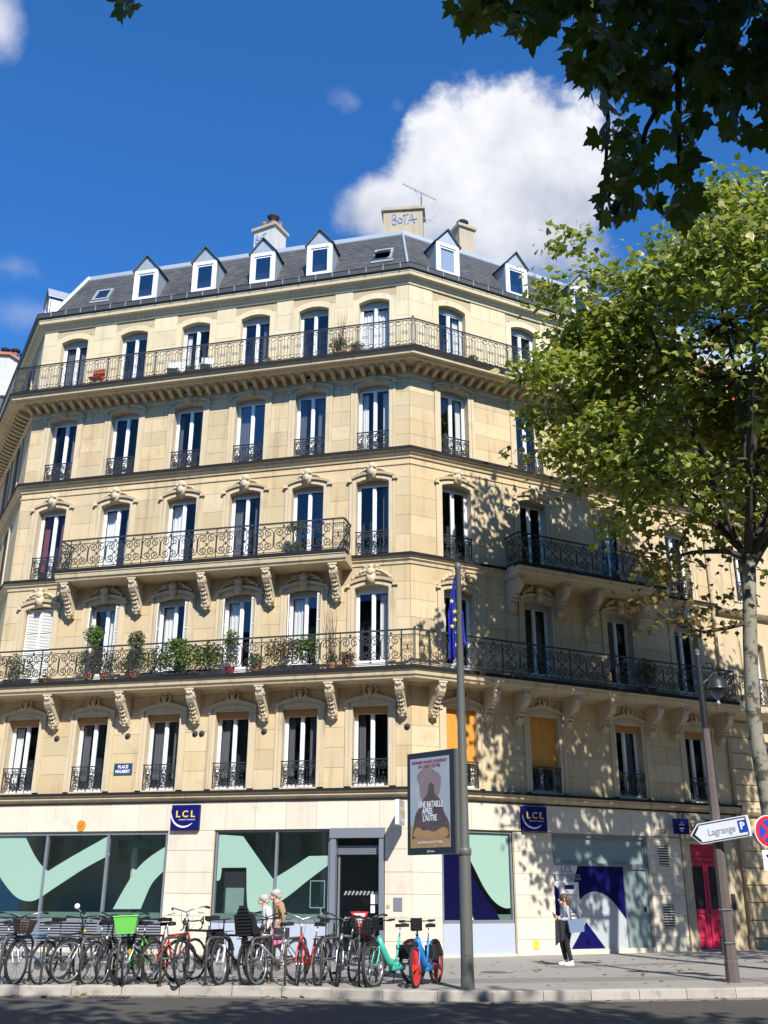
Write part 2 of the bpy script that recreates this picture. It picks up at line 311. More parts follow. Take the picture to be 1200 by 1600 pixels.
# ------------------------------------------------------------------ mesh builder
class MB:
    def __init__(s): s.v = []; s.f = []; s.m = []
    def add(s, vs, fs, mi=0):
        o = len(s.v); s.v.extend([tuple(x) for x in vs]); s.f.extend([tuple(i + o for i in f) for f in fs]); s.m.extend([mi] * len(fs)); return s
    def box(s, x0, x1, y0, y1, z0, z1, mi=0):
        if x0 > x1: x0, x1 = x1, x0
        if y0 > y1: y0, y1 = y1, y0
        if z0 > z1: z0, z1 = z1, z0
        return s.add([(x0, y0, z0), (x1, y0, z0), (x1, y1, z0), (x0, y1, z0), (x0, y0, z1), (x1, y0, z1), (x1, y1, z1), (x0, y1, z1)],
              [(0, 3, 2, 1), (4, 5, 6, 7), (0, 1, 5, 4), (1, 2, 6, 5), (2, 3, 7, 6), (3, 0, 4, 7)], mi)
    def cbox(s, x0, x1, y0, y1, z0, z1, b, mi=0):
        """box whose front (-y) face is chamfered by b"""
        y2 = y0 + b
        vs = [(x0 + b, y0, z0 + b), (x1 - b, y0, z0 + b), (x1 - b, y0, z1 - b), (x0 + b, y0, z1 - b), (x0, y2, z0), (x1, y2, z0), (x1, y2, z1), (x0, y2, z1), (x0, y1, z0), (x1, y1, z0), (x1, y1, z1), (x0, y1, z1)]
        return s.add(vs, [(0, 1, 2, 3), (0, 4, 5, 1), (1, 5, 6, 2), (2, 6, 7, 3), (3, 7, 4, 0), (4, 8, 9, 5), (5, 9, 10, 6), (6, 10, 11, 7), (7, 11, 8, 4)], mi)
    def quad(s, a, b, c, d, mi=0): return s.add([a, b, c, d], [(0, 1, 2, 3)], mi)
    def prism(s, poly, y0, y1, mi=0, axis='y'):
        """poly: list of (a,b); axis y -> (a,y,b); x -> (x,a,b); z -> (a,b,z)"""
        n = len(poly)
        g = {'y': lambda p, t: (p[0], t, p[1]), 'x': lambda p, t: (t, p[0], p[1]), 'z': lambda p, t: (p[0], p[1], t)}[axis]
        vs = [g(p, y0) for p in poly] + [g(p, y1) for p in poly]
        fs = [tuple(range(n)), tuple(range(2 * n - 1, n - 1, -1))] + [(i, i + n, (i + 1) % n + n, (i + 1) % n) for i in range(n)]
        return s.add(vs, fs, mi)
    def tube(s, pts, r, n=6, mi=0, closed=False, caps=True):
        pts = [Vector(p) for p in pts]; k = len(pts)
        rs = r if isinstance(r, (list, tuple)) else [r] * k
        tang = []
        for i in range(k):
            a = pts[(i - 1) % k] if (closed or i > 0) else pts[i]; b = pts[(i + 1) % k] if (closed or i < k - 1) else pts[i]
            t = (b - a); tang.append(t.normalized() if t.length > 1e-9 else Vector((0, 0, 1)))
        ref = Vector((0, 0, 1)) if abs(tang[0].z) < 0.9 else Vector((1, 0, 0))
        nrm = (ref - tang[0] * ref.dot(tang[0])).normalized(); vs = []
        for i in range(k):
            nrm = (nrm - tang[i] * nrm.dot(tang[i])); nrm = nrm.normalized() if nrm.length > 1e-6 else tang[i].orthogonal().normalized()
            bi = tang[i].cross(nrm)
            for j in range(n):
                a = 2 * math.pi * j / n + math.pi / n; vs.append(pts[i] + (nrm * math.cos(a) + bi * math.sin(a)) * rs[i])
        fs = []
        for i in range(k if closed else k - 1):
            i2 = (i + 1) % k
            for j in range(n): fs.append((i * n + j, i * n + (j + 1) % n, i2 * n + (j + 1) % n, i2 * n + j))
        if caps and not closed: fs.append(tuple(range(n - 1, -1, -1))); fs.append(tuple(range((k - 1) * n, k * n)))
        return s.add(vs, fs, mi)
    def lathe(s, prof, n=16, c=(0, 0, 0), mi=0, a0=0.0, a1=2 * math.pi):
        full = abs(a1 - a0 - 2 * math.pi) < 1e-6; m = n if full else n + 1; vs = []
        for r, z in prof:
            for j in range(m):
                a = a0 + (a1 - a0) * j / n; vs.append((c[0] + r * math.cos(a), c[1] + r * math.sin(a), c[2] + z))
        fs = []
        for i in range(len(prof) - 1):
            for j in range(n): fs.append((i * m + j, i * m + (j + 1) % m, (i + 1) * m + (j + 1) % m, (i + 1) * m + j))
        return s.add(vs, fs, mi)
    def ball(s, c, r, n=8, k=6, mi=0):
        r = r if isinstance(r, (tuple, list)) else (r, r, r); vs = []; fs = []
        for i in range(k + 1):
            t = math.pi * i / k
            for j in range(n):
                a = 2 * math.pi * j / n; vs.append((c[0] + r[0] * math.sin(t) * math.cos(a), c[1] + r[1] * math.sin(t) * math.sin(a), c[2] + r[2] * math.cos(t)))
        for i in range(k):
            for j in range(n): fs.append((i * n + j, (i + 1) * n + j, (i + 1) * n + (j + 1) % n, i * n + (j + 1) % n))
        return s.add(vs, fs, mi)
    def xf(s, M):
        s.v = [tuple(M @ Vector(p)) for p in s.v]; return s
    def merge(s, o, M=None, mi=None):
        return s.add([tuple(M @ Vector(p)) for p in o.v] if M else o.v, o.f, 0 if mi is None else mi)
    def mesh(s, name, *mats, smooth=False):
        me = bpy.data.meshes.new(name); me.from_pydata(s.v, [], s.f)
        for m in mats: me.materials.append(MAT[m] if isinstance(m, str) else m)
        if len(mats) > 1: me.polygons.foreach_set('material_index', s.m)
        if smooth: me.polygons.foreach_set('use_smooth', [True] * len(me.polygons))
        me.validate(); me.update(); return me

# ------------------------------------------------------------------ objects
WM = {}
def tag(o, label=None, cat=None, group=None, kind=None):
    if label: o['label'] = label
    if cat: o['category'] = cat
    if group: o['group'] = group
    if kind: o['kind'] = kind
    return o
def obj(name, data, parent=None, M=None):
    o = bpy.data.objects.new(name, data); COL.objects.link(o); M = M or Matrix(); WM[o] = M.copy()
    if parent is not None: o.parent = parent; o.matrix_parent_inverse = WM[parent].inverted()
    o.matrix_basis = M; return o
def empty(name, M=None):
    o = obj(name, None, None, M); o.empty_display_size = 0.3; return o
def T(x, y, z): return Matrix.Translation((x, y, z))
def RZ(a): return Matrix.Rotation(a, 4, 'Z')
def RX(a): return Matrix.Rotation(a, 4, 'X')
def RY(a): return Matrix.Rotation(a, 4, 'Y')
def SCL(x, y, z): return Matrix.Diagonal((x, y, z, 1))
_tx = {}
def text_mesh(s, size, mats, ext=0.003, xs=1.0, align='CENTER', bold=0.0):
    """flat lettering standing in the XZ plane, facing -Y"""
    cu = bpy.data.curves.new('t', 'FONT'); cu.body = s; cu.size = size; cu.extrude = ext; cu.align_x = align; cu.align_y = 'CENTER'; cu.resolution_u = 3; cu.offset = bold
    o = bpy.data.objects.new('t', cu); COL.objects.link(o); bpy.context.view_layer.update()
    me = bpy.data.meshes.new_from_object(o.evaluated_get(bpy.context.evaluated_depsgraph_get()))
    bpy.data.objects.remove(o); me.transform(RX(R(90)) @ SCL(xs, 1, 1)); me.materials.clear(); me.materials.append(MAT[mats]); me.name = 'lettering'
    return me

# ------------------------------------------------------------------ frames of the facades
CX, CY = 0.8528, 30.5846
AL, AR = 0.2427, 0.4749
C0 = Vector((CX, CY, 0))
def frame(o, xdir):
    x = Vector((xdir[0], xdir[1], 0)).normalized(); y = Vector((-x.y, x.x, 0))
    return Matrix(((x.x, y.x, 0, o.x), (x.y, y.y, 0, o.y), (0, 0, 1, 0), (0, 0, 0, 1)))
FL = frame(C0, (math.cos(AL), -math.sin(AL)))           # left facade: x runs from -14.6 to 0
FR = frame(C0, (math.cos(AR), math.sin(AR)))            # right facade: x runs from 0 to 13.1
LEN_L, LEN_R, LEN_T = 14.6, 13.1, 9.0
LC = FL @ Vector((-LEN_L, 0, 0))
TD = Vector((-0.474, 0.8805, 0)).normalized()
FT = frame(LC, (-TD.x, -TD.y))                          # side facade at far left: x from -9 to 0
FRM = {'L': FL, 'R': FR, 'T': FT}
PATH = [LC + TD * LEN_T, LC, C0, FR @ Vector((LEN_R, 0, 0))]
def offset_path(path, o):
    """polyline moved outwards (towards the street, which lies right of the walking direction) by o, corners mitred"""
    out = []
    for i, p in enumerate(path):
        ns = []
        for a, b in ((i - 1, i), (i, i + 1)):
            if a < 0 or b >= len(path): continue
            d = (path[b] - path[a]).normalized(); ns.append(Vector((d.y, -d.x, 0)))
        n = sum(ns, Vector()).normalized(); out.append(p + n * (o / max(0.2, n.dot(ns[0]))))
    return out
def sweep(prof, path, mb=None, mi=0, caps=True, uv=False):
    """prof: closed list of (out, z)"""
    mb = mb or MB(); k = len(prof); vs = []
    lines = [offset_path(path, o) for o, z in prof]
    for i in range(len(path)):
        for j, (o, z) in enumerate(prof): p = lines[j][i]; vs.append((p.x, p.y, p.z + z))
    fs = []
    for i in range(len(path) - 1):
        for j in range(k): fs.append((i * k + j, (i + 1) * k + j, (i + 1) * k + (j + 1) % k, i * k + (j + 1) % k))
    if caps: fs.append(tuple(range(k))); fs.append(tuple(range((len(path) - 1) * k + k - 1, (len(path) - 1) * k - 1, -1)))
    return mb.add(vs, fs, mi)
# ================================================================== the corner building
BLD = tag(empty('apartment_building', T(CX, CY, 0)), 'cream stone corner apartment building with slate mansard roof and a bank at street level', 'building')
def put(name, me, F, x, y, z, parent=BLD, extra=None):
    M = (FRM[F] if isinstance(F, str) else F) @ T(x, y, z)
    return obj(name, me, parent, M @ extra if extra else M)
COLS = {'L': [-13.22, -10.71, -8.17, -5.80, -3.54, -1.27], 'R': [1.78, 4.92, 8.42, 11.50]}
HALF = 0.565
#        sill   spring  arch   glass top  surround top
FLO = {1: (4.72, 7.10, 7.20, 6.90, 7.42), 2: (8.17, 10.91, 11.02, 10.78, 11.24), 3: (12.02, 14.60, 14.72, 14.51, 14.92),
       4: (15.80, 18.22, 18.34, 18.12, 18.52), 5: (19.10, 21.62, 21.76, 21.50, 21.98)}
BANDS = {1: (4.68, 7.70, 5), 2: (8.12, 11.64, 6), 3: (11.98, 15.36, 5), 4: (15.72, 18.42, 5), 5: (19.02, 22.20, 5)}
WINS = [(F, x, f, i + 1) for F in 'LR' for i, x in enumerate(COLS[F]) for f in FLO]
EXT = {'L': (-LEN_L, 0.0), 'R': (0.0, LEN_R), 'T': (-LEN_T, 0.0)}

def arch(hw, z0, zs, zt, n=10):
    """outline from bottom left, over a segmental arch, to bottom right"""
    pts = [(-hw, z0), (-hw, zs)]
    for i in range(1, n):
        u = -1 + 2 * i / n; pts.append((hw * u, zs + (zt - zs) * (1 - u * u)))
    return pts + [(hw, zs), (hw, z0)]
def ring(mb, a, b, ya, yb, mi=0):
    for i in range(len(a) - 1):
        mb.quad((a[i][0], ya, a[i][1]), (a[i + 1][0], ya, a[i + 1][1]), (b[i + 1][0], yb, b[i + 1][1]), (b[i][0], yb, b[i][1]), mi)

# --- backing walls with holes
def wall_mesh(F, holes, x0, x1, z0, z1, y):
    xs = sorted({x0, x1, *[h[0] for h in holes], *[h[1] for h in holes]}); zs = sorted({z0, z1, *[h[2] for h in holes], *[h[3] for h in holes]})
    xs = [v for v in xs if x0 <= v <= x1]; zs = [v for v in zs if z0 <= v <= z1]; mb = MB()
    for i in range(len(xs) - 1):
        for j in range(len(zs) - 1):
            cx, cz = (xs[i] + xs[i + 1]) / 2, (zs[j] + zs[j + 1]) / 2
            if any(h[0] < cx < h[1] and h[2] < cz < h[3] for h in holes): continue
            mb.quad((xs[i], y, zs[j]), (xs[i + 1], y, zs[j]), (xs[i + 1], y, zs[j + 1]), (xs[i], y, zs[j + 1]))
    return mb
SHOP_HOLES = {'L': [(-14.6, -7.72, 0.0, 3.46), (-6.15, -0.82, 0.0, 3.50)], 'R': [(1.0, 3.52, 0.0, 3.50), (5.0, 8.82, 0.0, 3.50), (10.62, 12.15, 0.0, 3.35)], 'T': []}
WALLS = {}
for F in 'LRT':
    holes = [(x - 0.66, x + 0.66, FLO[f][0] - 0.001, FLO[f][4] - 0.1) for (G, x, f, i) in WINS if G == F] + SHOP_HOLES[F]
    WALLS[F] = obj('wall', wall_mesh(F, holes, *EXT[F], 0.0, 22.5, 0.012).mesh('wall', 'mortar' if F != 'T' else 'stone'), BLD, FRM[F])
# rooms: a dark inner shell behind the windows
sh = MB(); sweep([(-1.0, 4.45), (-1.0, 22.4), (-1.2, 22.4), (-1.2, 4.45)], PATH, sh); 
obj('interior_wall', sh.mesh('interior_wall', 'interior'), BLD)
obj('shop_wall', sweep([(-3.2, 0.02), (-3.2, 4.0), (-3.4, 4.0), (-3.4, 0.02)], PATH).mesh('shop_wall', 'shop_interior'), BLD)
sh = MB()
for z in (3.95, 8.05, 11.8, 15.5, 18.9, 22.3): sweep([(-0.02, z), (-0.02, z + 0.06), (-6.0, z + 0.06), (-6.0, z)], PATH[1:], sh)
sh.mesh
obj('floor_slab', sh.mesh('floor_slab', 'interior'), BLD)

# --- ashlar blocks, one object each
ub = MB().box(-0.5, 0.5, -0.012, 0.05, -0.5, 0.5).mesh('stone_block', 'stone'); ub5 = ub.copy(); ub5.materials[0] = MAT['upper_stone']
def blocks(F):
    for f, (z0, z1, n) in BANDS.items():
        h = (z1 - z0) / n
        for k in range(n):
            za, zb = z0 + k * h, z0 + (k + 1) * h; mid = (za + zb) / 2
            cuts = []
            for (G, x, ff, i) in WINS:
                if G == F and ff == f:
                    if mid < FLO[f][4] - 0.03: cuts.append((x - 0.80, x + 0.80))
            e0, e1 = EXT[F]; segs = []; cur = e0 + 0.004
            for a, b in sorted(cuts):
                if a - cur > 0.05: segs.append((cur, a))
                cur = max(cur, b)
            if e1 - 0.004 - cur > 0.05: segs.append((cur, e1 - 0.004))
            for a, b in segs:
                L = b - a; m = max(1, round(L / 1.75)); ps = [a + L * q / m for q in range(m + 1)]
                if m > 1:
                    for q in range(1, m): ps[q] += (0.22 if k % 2 else -0.22)
                elif L > 1.2 and (k + f) % 2: ps = [a, a + L * 0.55, b]
                for q in range(len(ps) - 1):
                    wd = ps[q + 1] - ps[q] - 0.009
                    put('stone_block', ub5 if f == 5 else ub, F, (ps[q] + ps[q + 1]) / 2, rnd.uniform(-0.002, 0.002), mid, WALLS[F], SCL(wd, 1, h - 0.009))
blocks('L'); blocks('R')

# --- window surrounds
SUR = {}
for f, (z0, zs, zt, zg, zo) in FLO.items():
    mb = MB(); z0b = z0 - (0.0 if f in (2, 5) else 0.0)
    inn = arch(HALF, z0b, zs, zt); mid = arch(HALF + 0.11, z0b, zs + 0.08, zt + 0.10); mid2 = arch(HALF + 0.13, z0b, zs + 0.09, zt + 0.12); out = arch(HALF + 0.235, z0b, zs + 0.13, zo)
    yi, ym, yo = (-0.045, -0.03, -0.055) if f != 5 else (-0.022, -0.02, -0.022)
    ring(mb, inn, mid, yi, yi); ring(mb, mid, mid2, yi, ym); ring(mb, mid2, out, yo, yo); ring(mb, mid2, mid2, ym, yo); ring(mb, out, out, yo, 0.012)
    ring(mb, inn, inn, 0.34, yi)
    mb.box(-HALF - 0.03, HALF + 0.03, -0.06 if f != 5 else 0.0, 0.34, z0b - 0.05, z0b)
    if f in (2, 3, 4):                              # raised eyebrow over the arch
        e1 = arch(HALF + 0.15, zs + 0.02, zs + 0.12, zt + 0.15); e2 = arch(HALF + 0.25, zs + 0.02, zs + 0.16, zo + 0.03)
        ring(mb, e1, e2, -0.11, -0.13); ring(mb, e2, e2, -0.13, -0.02); ring(mb, e1, e1, -0.02, -0.11)
        for sx in (-1, 1): mb.box(sx * (HALF + 0.14), sx * (HALF + 0.30), -0.12, -0.02, zs + 0.02, zs + 0.09)
    if f == 1:
        e1 = arch(HALF + 0.13, zs - 0.05, zs + 0.12, zt + 0.2); e2 = arch(HALF + 0.25, zs - 0.05, zs + 0.16, zo + 0.04)
        ring(mb, e1, e2, -0.09, -0.10); ring(mb, e2, e2, -0.10, -0.02); ring(mb, e1, e1, -0.02, -0.09)
    SUR[f] = mb.mesh('window_surround', 'trim_stone' if f != 5 else 'upper_stone')

# --- carved ornaments above the windows
def lumps(mb, items):
    for (x, y, z, rx, ry, rz) in items: mb.ball((x, y, z), (rx, ry, rz), 7, 5)
def ornament(f):
    mb = MB(); r = random.Random(f); zs, zt, zo = FLO[f][1], FLO[f][2], FLO[f][4]
    if f == 4:
        mb.cbox(-0.12, 0.12, -0.20, 0.0, zt + 0.0, zo + 0.14, 0.02); mb.box(-0.15, 0.15, -0.22, 0.0, zo + 0.10, zo + 0.15)
        for x in (-0.07, 0.0, 0.07): mb.tube([(x, -0.205, zt + 0.03), (x, -0.21, zo + 0.09)], 0.017, 5)
    elif f == 3:
        mb.prism([(-0.11, zt - 0.04), (0.11, zt - 0.04), (0.16, zo + 0.18), (-0.16, zo + 0.18)], -0.2, 0.0)
        mb.ball((0, -0.16, zo + 0.2), (0.15, 0.09, 0.13), 8, 6); lumps(mb, [(s * 0.13, -0.2, zo + 0.14, 0.06, 0.06, 0.06) for s in (-1, 1)]); mb.ball((0, -0.23, zo - 0.02), (0.08, 0.05, 0.13))
        for s in (-1, 1):
            for k in range(6): lumps(mb, [(s * (0.2 + 0.065 * k), -0.06, zo + 0.12 - 0.014 * k * k * 0.6, 0.05, 0.05, 0.035 + 0.01 * (k % 2))])
    elif f == 2:
        mb.prism([(-0.1, zt - 0.02), (0.1, zt - 0.02), (0.14, zo + 0.1), (-0.14, zo + 0.1)], -0.2, 0.0)
        mb.ball((0, -0.15, zo + 0.16), (0.16, 0.11, 0.14), 8, 6); mb.ball((0, -0.12, zo + 0.34), (0.09, 0.07, 0.09))
        for s in (-1, 1):
            for k in range(8):
                x = 0.16 + 0.065 * k; lumps(mb, [(s * x, -0.08 + r.uniform(-0.02, 0.01), zo + 0.24 - 0.012 * k - 0.0035 * k * k, 0.06, 0.06, 0.045 + 0.02 * (k % 2))])
                if k < 5: lumps(mb, [(s * (x + 0.02), -0.06, zo + 0.13 - 0.012 * k, 0.05, 0.045, 0.04)])
            mb.tube([(s * 0.1, -0.13, zo + 0.3), (s * 0.2, -0.13, zo + 0.36), (s * 0.28, -0.11, zo + 0.31), (s * 0.24, -0.1, zo + 0.25)], 0.03, 6)
    else:
        for s in (-1, 1):
            mb.tube([(s * 0.05, -0.08, zo - 0.02), (s * 0.17, -0.09, zo + 0.08), (s * 0.20, -0.1, zo + 0.22), (s * 0.12, -0.1, zo + 0.33), (s * 0.03, -0.1, zo + 0.30), (s * 0.04, -0.1, zo + 0.22), (s * 0.10, -0.1, zo + 0.22)], 0.035, 6)
            lumps(mb, [(s * 0.22, -0.05, zo + 0.04, 0.09, 0.05, 0.05), (s * 0.33, -0.04, zo - 0.01, 0.07, 0.04, 0.035)])
        mb.ball((0, -0.09, zo + 0.36), (0.08, 0.07, 0.07)); mb.ball((0, -0.1, zo + 0.12), (0.08, 0.06, 0.14))
    return mb.mesh('keystone_ornament', 'carved_stone', smooth=True)
ORN = {f: ornament(f) for f in (1, 2, 3, 4)}

# --- casement windows
WF, PANE = {}, {}
for f, (z0, zs, zt, zg, zo) in FLO.items():
    mb = MB(); y0, y1 = 0.245, 0.305
    top = zt + 0.02
    mb.box(-HALF, -HALF + 0.075, y0, y1, z0, top); mb.box(HALF - 0.075, HALF, y0, y1, z0, top)
    mb.box(-0.048, 0.048, y0 - 0.02, y1 - 0.002, z0, zg); mb.box(-HALF + 0.075, HALF - 0.075, y0 + 0.003, y1, zg, top)
    mb.box(-HALF + 0.075, HALF - 0.075, y0 + 0.003, y1, z0, z0 + (0.12 if f not in (2, 5) else 0.42))
    mb.box(-HALF + 0.076, HALF - 0.076, y0 - 0.012, y0 + 0.003, zg - 0.012, zg + 0.03)
    for sx in (-1, 1):                              # casement stiles
        mb.box(sx * 0.048, sx * 0.068, y0 + 0.008, y1, z0 + 0.12, zg); mb.box(sx * (HALF - 0.075), sx * (HALF - 0.10), y0 + 0.008, y1, z0 + 0.12, zg)
    WF[f] = mb.mesh('window', 'white_paint')
    pw = HALF - 0.166; ph = zg - z0 - 0.12
    PANE[f] = MB().box(-pw / 2 - 0.01, pw / 2 + 0.01, -0.004, 0.004, 0, ph).mesh('pane', 'glass')
    PANE[f] = [PANE[f]] + [PANE[f].copy() for _ in range(2)]; PANE[f][1].materials[0] = MAT['glass_clear']; PANE[f][2].materials[0] = MAT['glass_bright']
def curtain_mesh(w_, h_, mt, seed):
    r = random.Random(seed); n = 14; mb = MB(); ph = r.uniform(0, 6); top = []; bot = []
    for i in range(n + 1):
        u = i / n; top.append((-w_ / 2 + w_ * u, 0.022 * math.sin(u * 22 + ph), h_)); bot.append((-w_ / 2 + w_ * u * r.uniform(0.97, 1.0), 0.03 * math.sin(u * 20 + ph + 0.4), 0.0))
    vs = top + bot; return mb.add(vs, [(i, i + 1, n + 2 + i, n + 1 + i) for i in range(n)]).mesh('curtain', mt, smooth=True)
CURT = {('L', 5, 6): [('l', 1, 'curtain'), ('r', 1, 'curtain')], ('L', 4, 6): [('l', .45, 'curtain'), ('r', .5, 'curtain')], ('L', 3, 1): [('l', .5, 'curtain_red'), ('r', .6, 'curtain_red')],
        ('L', 3, 2): [('l', .7, 'curtain'), ('r', .45, 'curtain')], ('L', 3, 3): [('l', .9, 'curtain')], ('L', 2, 2): [('r', .9, 'curtain')], ('L', 2, 3): [('l', .9, 'curtain')],
        ('L', 2, 4): [('l', .9, 'curtain'), ('r', .35, 'curtain')], ('L', 2, 5): [('l', .9, 'curtain')], ('L', 2, 6): [('r', .6, 'curtain')], ('L', 1, 1): [('l', .5, 'curtain'), ('r', .4, 'curtain')],
        ('R', 4, 1): [('r', .4, 'curtain')], ('R', 2, 1): [('l', .5, 'curtain')], ('L', 5, 3): [('l', .4, 'curtain')], ('R', 5, 1): [('r', .5, 'curtain')]}
shut = MB(); shut.box(-0.26, -0.225, 0, 0.035, 0, 2.60); shut.box(0.225, 0.26, 0, 0.035, 0, 2.60)
for z in (0, 0.86, 1.7, 2.53): shut.box(-0.225, 0.225, 0, 0.035, z, z + 0.07)
SHUT = shut.mesh('shutter', 'shutter_wood')
sl = MB(); sl.add([(-0.224, 0.004, 0.0), (0.224, 0.004, 0.0), (0.224, 0.03, 0.045), (-0.224, 0.03, 0.045), (-0.224, 0.009, -0.004), (0.224, 0.009, -0.004), (0.224, 0.035, 0.041), (-0.224, 0.035, 0.041)],
                  [(0, 1, 2, 3), (7, 6, 5, 4), (0, 4, 5, 1), (2, 6, 7, 3)])
slat_all = MB()
for k in range(48):
    z = 0.075 + k * 0.051
    if 0.83 < z < 0.93 or 1.67 < z < 1.77: continue
    slat_all.merge(sl, T(0, 0, z))
SLATS = slat_all.mesh('slat', 'shutter_wood')
GUARD_H = {1: 0.78, 3: 0.80, 4: 0.64}
def spiral(mb, cx, cz, r0, r1, a0, a1, n, th, y=0.0, pts=None):
    P = []
    for i in range(n + 1):
        u = i / n; a = a0 + (a1 - a0) * u; r = r0 + (r1 - r0) * u; P.append((cx + r * math.cos(a), y, cz + r * math.sin(a)))
    return P
def c_scroll(mb, x, zc, hh, rr, s, th, n=13):
    """C scroll with its back at x, opening towards s; spirals at both ends"""
    R0 = rr; cu = (x + s * rr, zc + hh - rr); cl = (x + s * rr, zc - hh + rr)
    up = spiral(mb, 0, 0, R0 * 0.2, R0, -2 * math.pi * 0.95, math.pi, n, th); lo = spiral(mb, 0, 0, R0, R0 * 0.2, math.pi, math.pi + 2 * math.pi * 1.45, n, th)
    P = [(cu[0] + s * p[0], 0, cu[1] + p[2]) for p in up] + [(cl[0] + s * p[0], 0, cl[1] + p[2]) for p in lo]
    mb.tube(P, th, 4)
def guard_mesh(h):
    mb = MB(); wd = 2 * HALF + 0.02
    mb.box(-wd / 2, wd / 2, -0.03, 0.015, h - 0.035, h); mb.box(-wd / 2, wd / 2, -0.012, 0.012, 0.045, 0.065); mb.box(-wd / 2, wd / 2, -0.012, 0.012, h - 0.12, h - 0.10)
    for x in (-wd / 2 + 0.012, 0, wd / 2 - 0.012): mb.box(x - 0.011, x + 0.011, -0.011, 0.011, 0.0, h - 0.03)
    zc = (0.065 + h - 0.12) / 2; hh = (h - 0.185) / 2
    for x, s in ((-0.545, 1), (-0.275, -1), (-0.27, 1), (-0.01, -1), (0.01, 1), (0.27, -1), (0.275, 1), (0.545, -1)): c_scroll(mb, x, zc, hh, 0.118, s, 0.015, 10)
    for x in (-0.41, -0.14, 0.14, 0.41):
        mb.ball((x, 0, zc), (0.03, 0.016, 0.045), 6, 4); mb.ball((x, 0, h - 0.075), (0.03, 0.012, 0.022), 6, 3); mb.ball((x - 0.135, 0, zc), (0.02, 0.014, 0.05), 6, 4)
    return mb.mesh('window_guard', 'iron')
GUARD = {f: guard_mesh(h) for f, h in GUARD_H.items()}
rollbox = MB().box(-HALF + 0.01, HALF - 0.01, 0.06, 0.24, 6.90, 7.14).mesh('roller_blind', 'blind_wood')
rollbox2 = MB(); rollbox2.box(-HALF + 0.08, HALF - 0.08, 0.19, 0.243, 10.78, 10.95)
for k in range(4): rollbox2.box(-HALF + 0.08, HALF - 0.08, 0.18, 0.19, 10.79 + k * 0.042, 10.82 + k * 0.042)
rollbox2 = rollbox2.mesh('roller_box', 'roller_box')
ROLL = {f: MB().box(-HALF + 0.078, HALF - 0.078, 0.20, 0.246, FLO[f][3] + 0.03, FLO[f][2] + 0.01).mesh('roller_box', 'roller_box') for f in (3, 4, 5)}
boarding = MB()
for k in range(4): boarding.box(-HALF + 0.01 + k * 0.278, -HALF + 0.01 + (k + 1) * 0.278 - 0.004, 0.12 + 0.003 * (k % 2), 0.16, 5.48, 7.13)
boarding = boarding.mesh('boarding', 'board')
rc = random.Random(12)
for (F, x, f, i) in WINS:
    if (F, f, i) not in CURT and rc.random() < 0.62: CURT[(F, f, i)] = [(sd_, rc.uniform(0.2, 0.85), 'curtain_dim') for sd_ in ('lr' if rc.random() < 0.5 else rc.choice('lr'))]
    z0, zs, zt, zg, zo = FLO[f]; key = (F, f, i)
    put('window_surround', SUR[f], F, x, 0, 0)
    if f in ORN: put('keystone_ornament', ORN[f], F, x, 0, 0)
    boarded = F == 'R' and f == 1 and i in (1, 2)
    win = put('window', WF[f], F, x, 0, 0)
    pv = rc.choice((0, 0, 1, 1, 1, 2))
    for s in (-1, 1):
        put('pane', PANE[f][pv], F, x + s * (0.068 + (HALF - 0.166) / 2), 0.285, z0 + 0.12, win, RZ(R(rnd.uniform(-1.3, 1.3))) @ RX(R(rnd.uniform(-0.5, 0.5))))
    for side, frac, mt in CURT.get(key, []):
        wd = (HALF - 0.1) * frac; sx = -1 if side == 'l' else 1
        put('curtain', curtain_mesh(wd, zg - z0 - 0.1, mt, (i * 7 + f * 31) + sx), F, x + sx * (HALF - 0.09 - wd / 2), 0.40, z0 + 0.08, win)
    if f == 1 and not boarded: put('roller_blind', rollbox, F, x, 0, 0, win)
    if boarded: put('boarding', boarding, F, x, 0, 0, win)
    if f == 2 and not (F == 'L' and i in (1, 6)): put('roller_box', rollbox2, F, x, 0, 0, win)
    if f in (3, 4, 5): put('roller_box', ROLL[f], F, x, 0, 0, win)
    if f == 2 and F == 'L' and 1 <= i <= 5:
        for s in (-1, 1):
            if i == 1: M = (x + s * 0.27, 0.11, z0 + 0.06); ex = SCL(1, 1, 1.04)
            else: M = (x + s * (HALF - 0.02), 0.02, z0 + 0.06); ex = RZ(R(78 * s)) @ SCL(0.62, 1, 1)
            sh_ = put('shutter', SHUT, F, *M, win, ex); put('slat', SLATS, F, *M, win, ex)
    if f in GUARD_H and not (f == 3 and ((F == 'L' and i in (2, 3, 4, 5)) or (F == 'R' and i in (2, 3)))):
        put('window_guard', GUARD[f], F, x, -0.02, z0 + 0.02)

# --- side facade (third street): plain windows seen at a grazing angle
for f in FLO:
    for x in (-2.6, -5.2):
        mb = MB(); z0, zs, zt, zg, zo = FLO[f]
        ring(mb, arch(HALF, z0, zs, zt), arch(HALF + 0.2, z0, zs + 0.1, zo), -0.05, -0.05); ring(mb, arch(HALF + 0.2, z0, zs + 0.1, zo), arch(HALF + 0.2, z0, zs + 0.1, zo), -0.05, 0.0)
        put('window_surround', mb.mesh('window_surround', 'trim_stone'), 'T', x, 0, 0)
        put('window', MB().box(-HALF, HALF, -0.012, 0.0, z0, zs + 0.02).mesh('window', 'interior'), 'T', x, 0, 0)

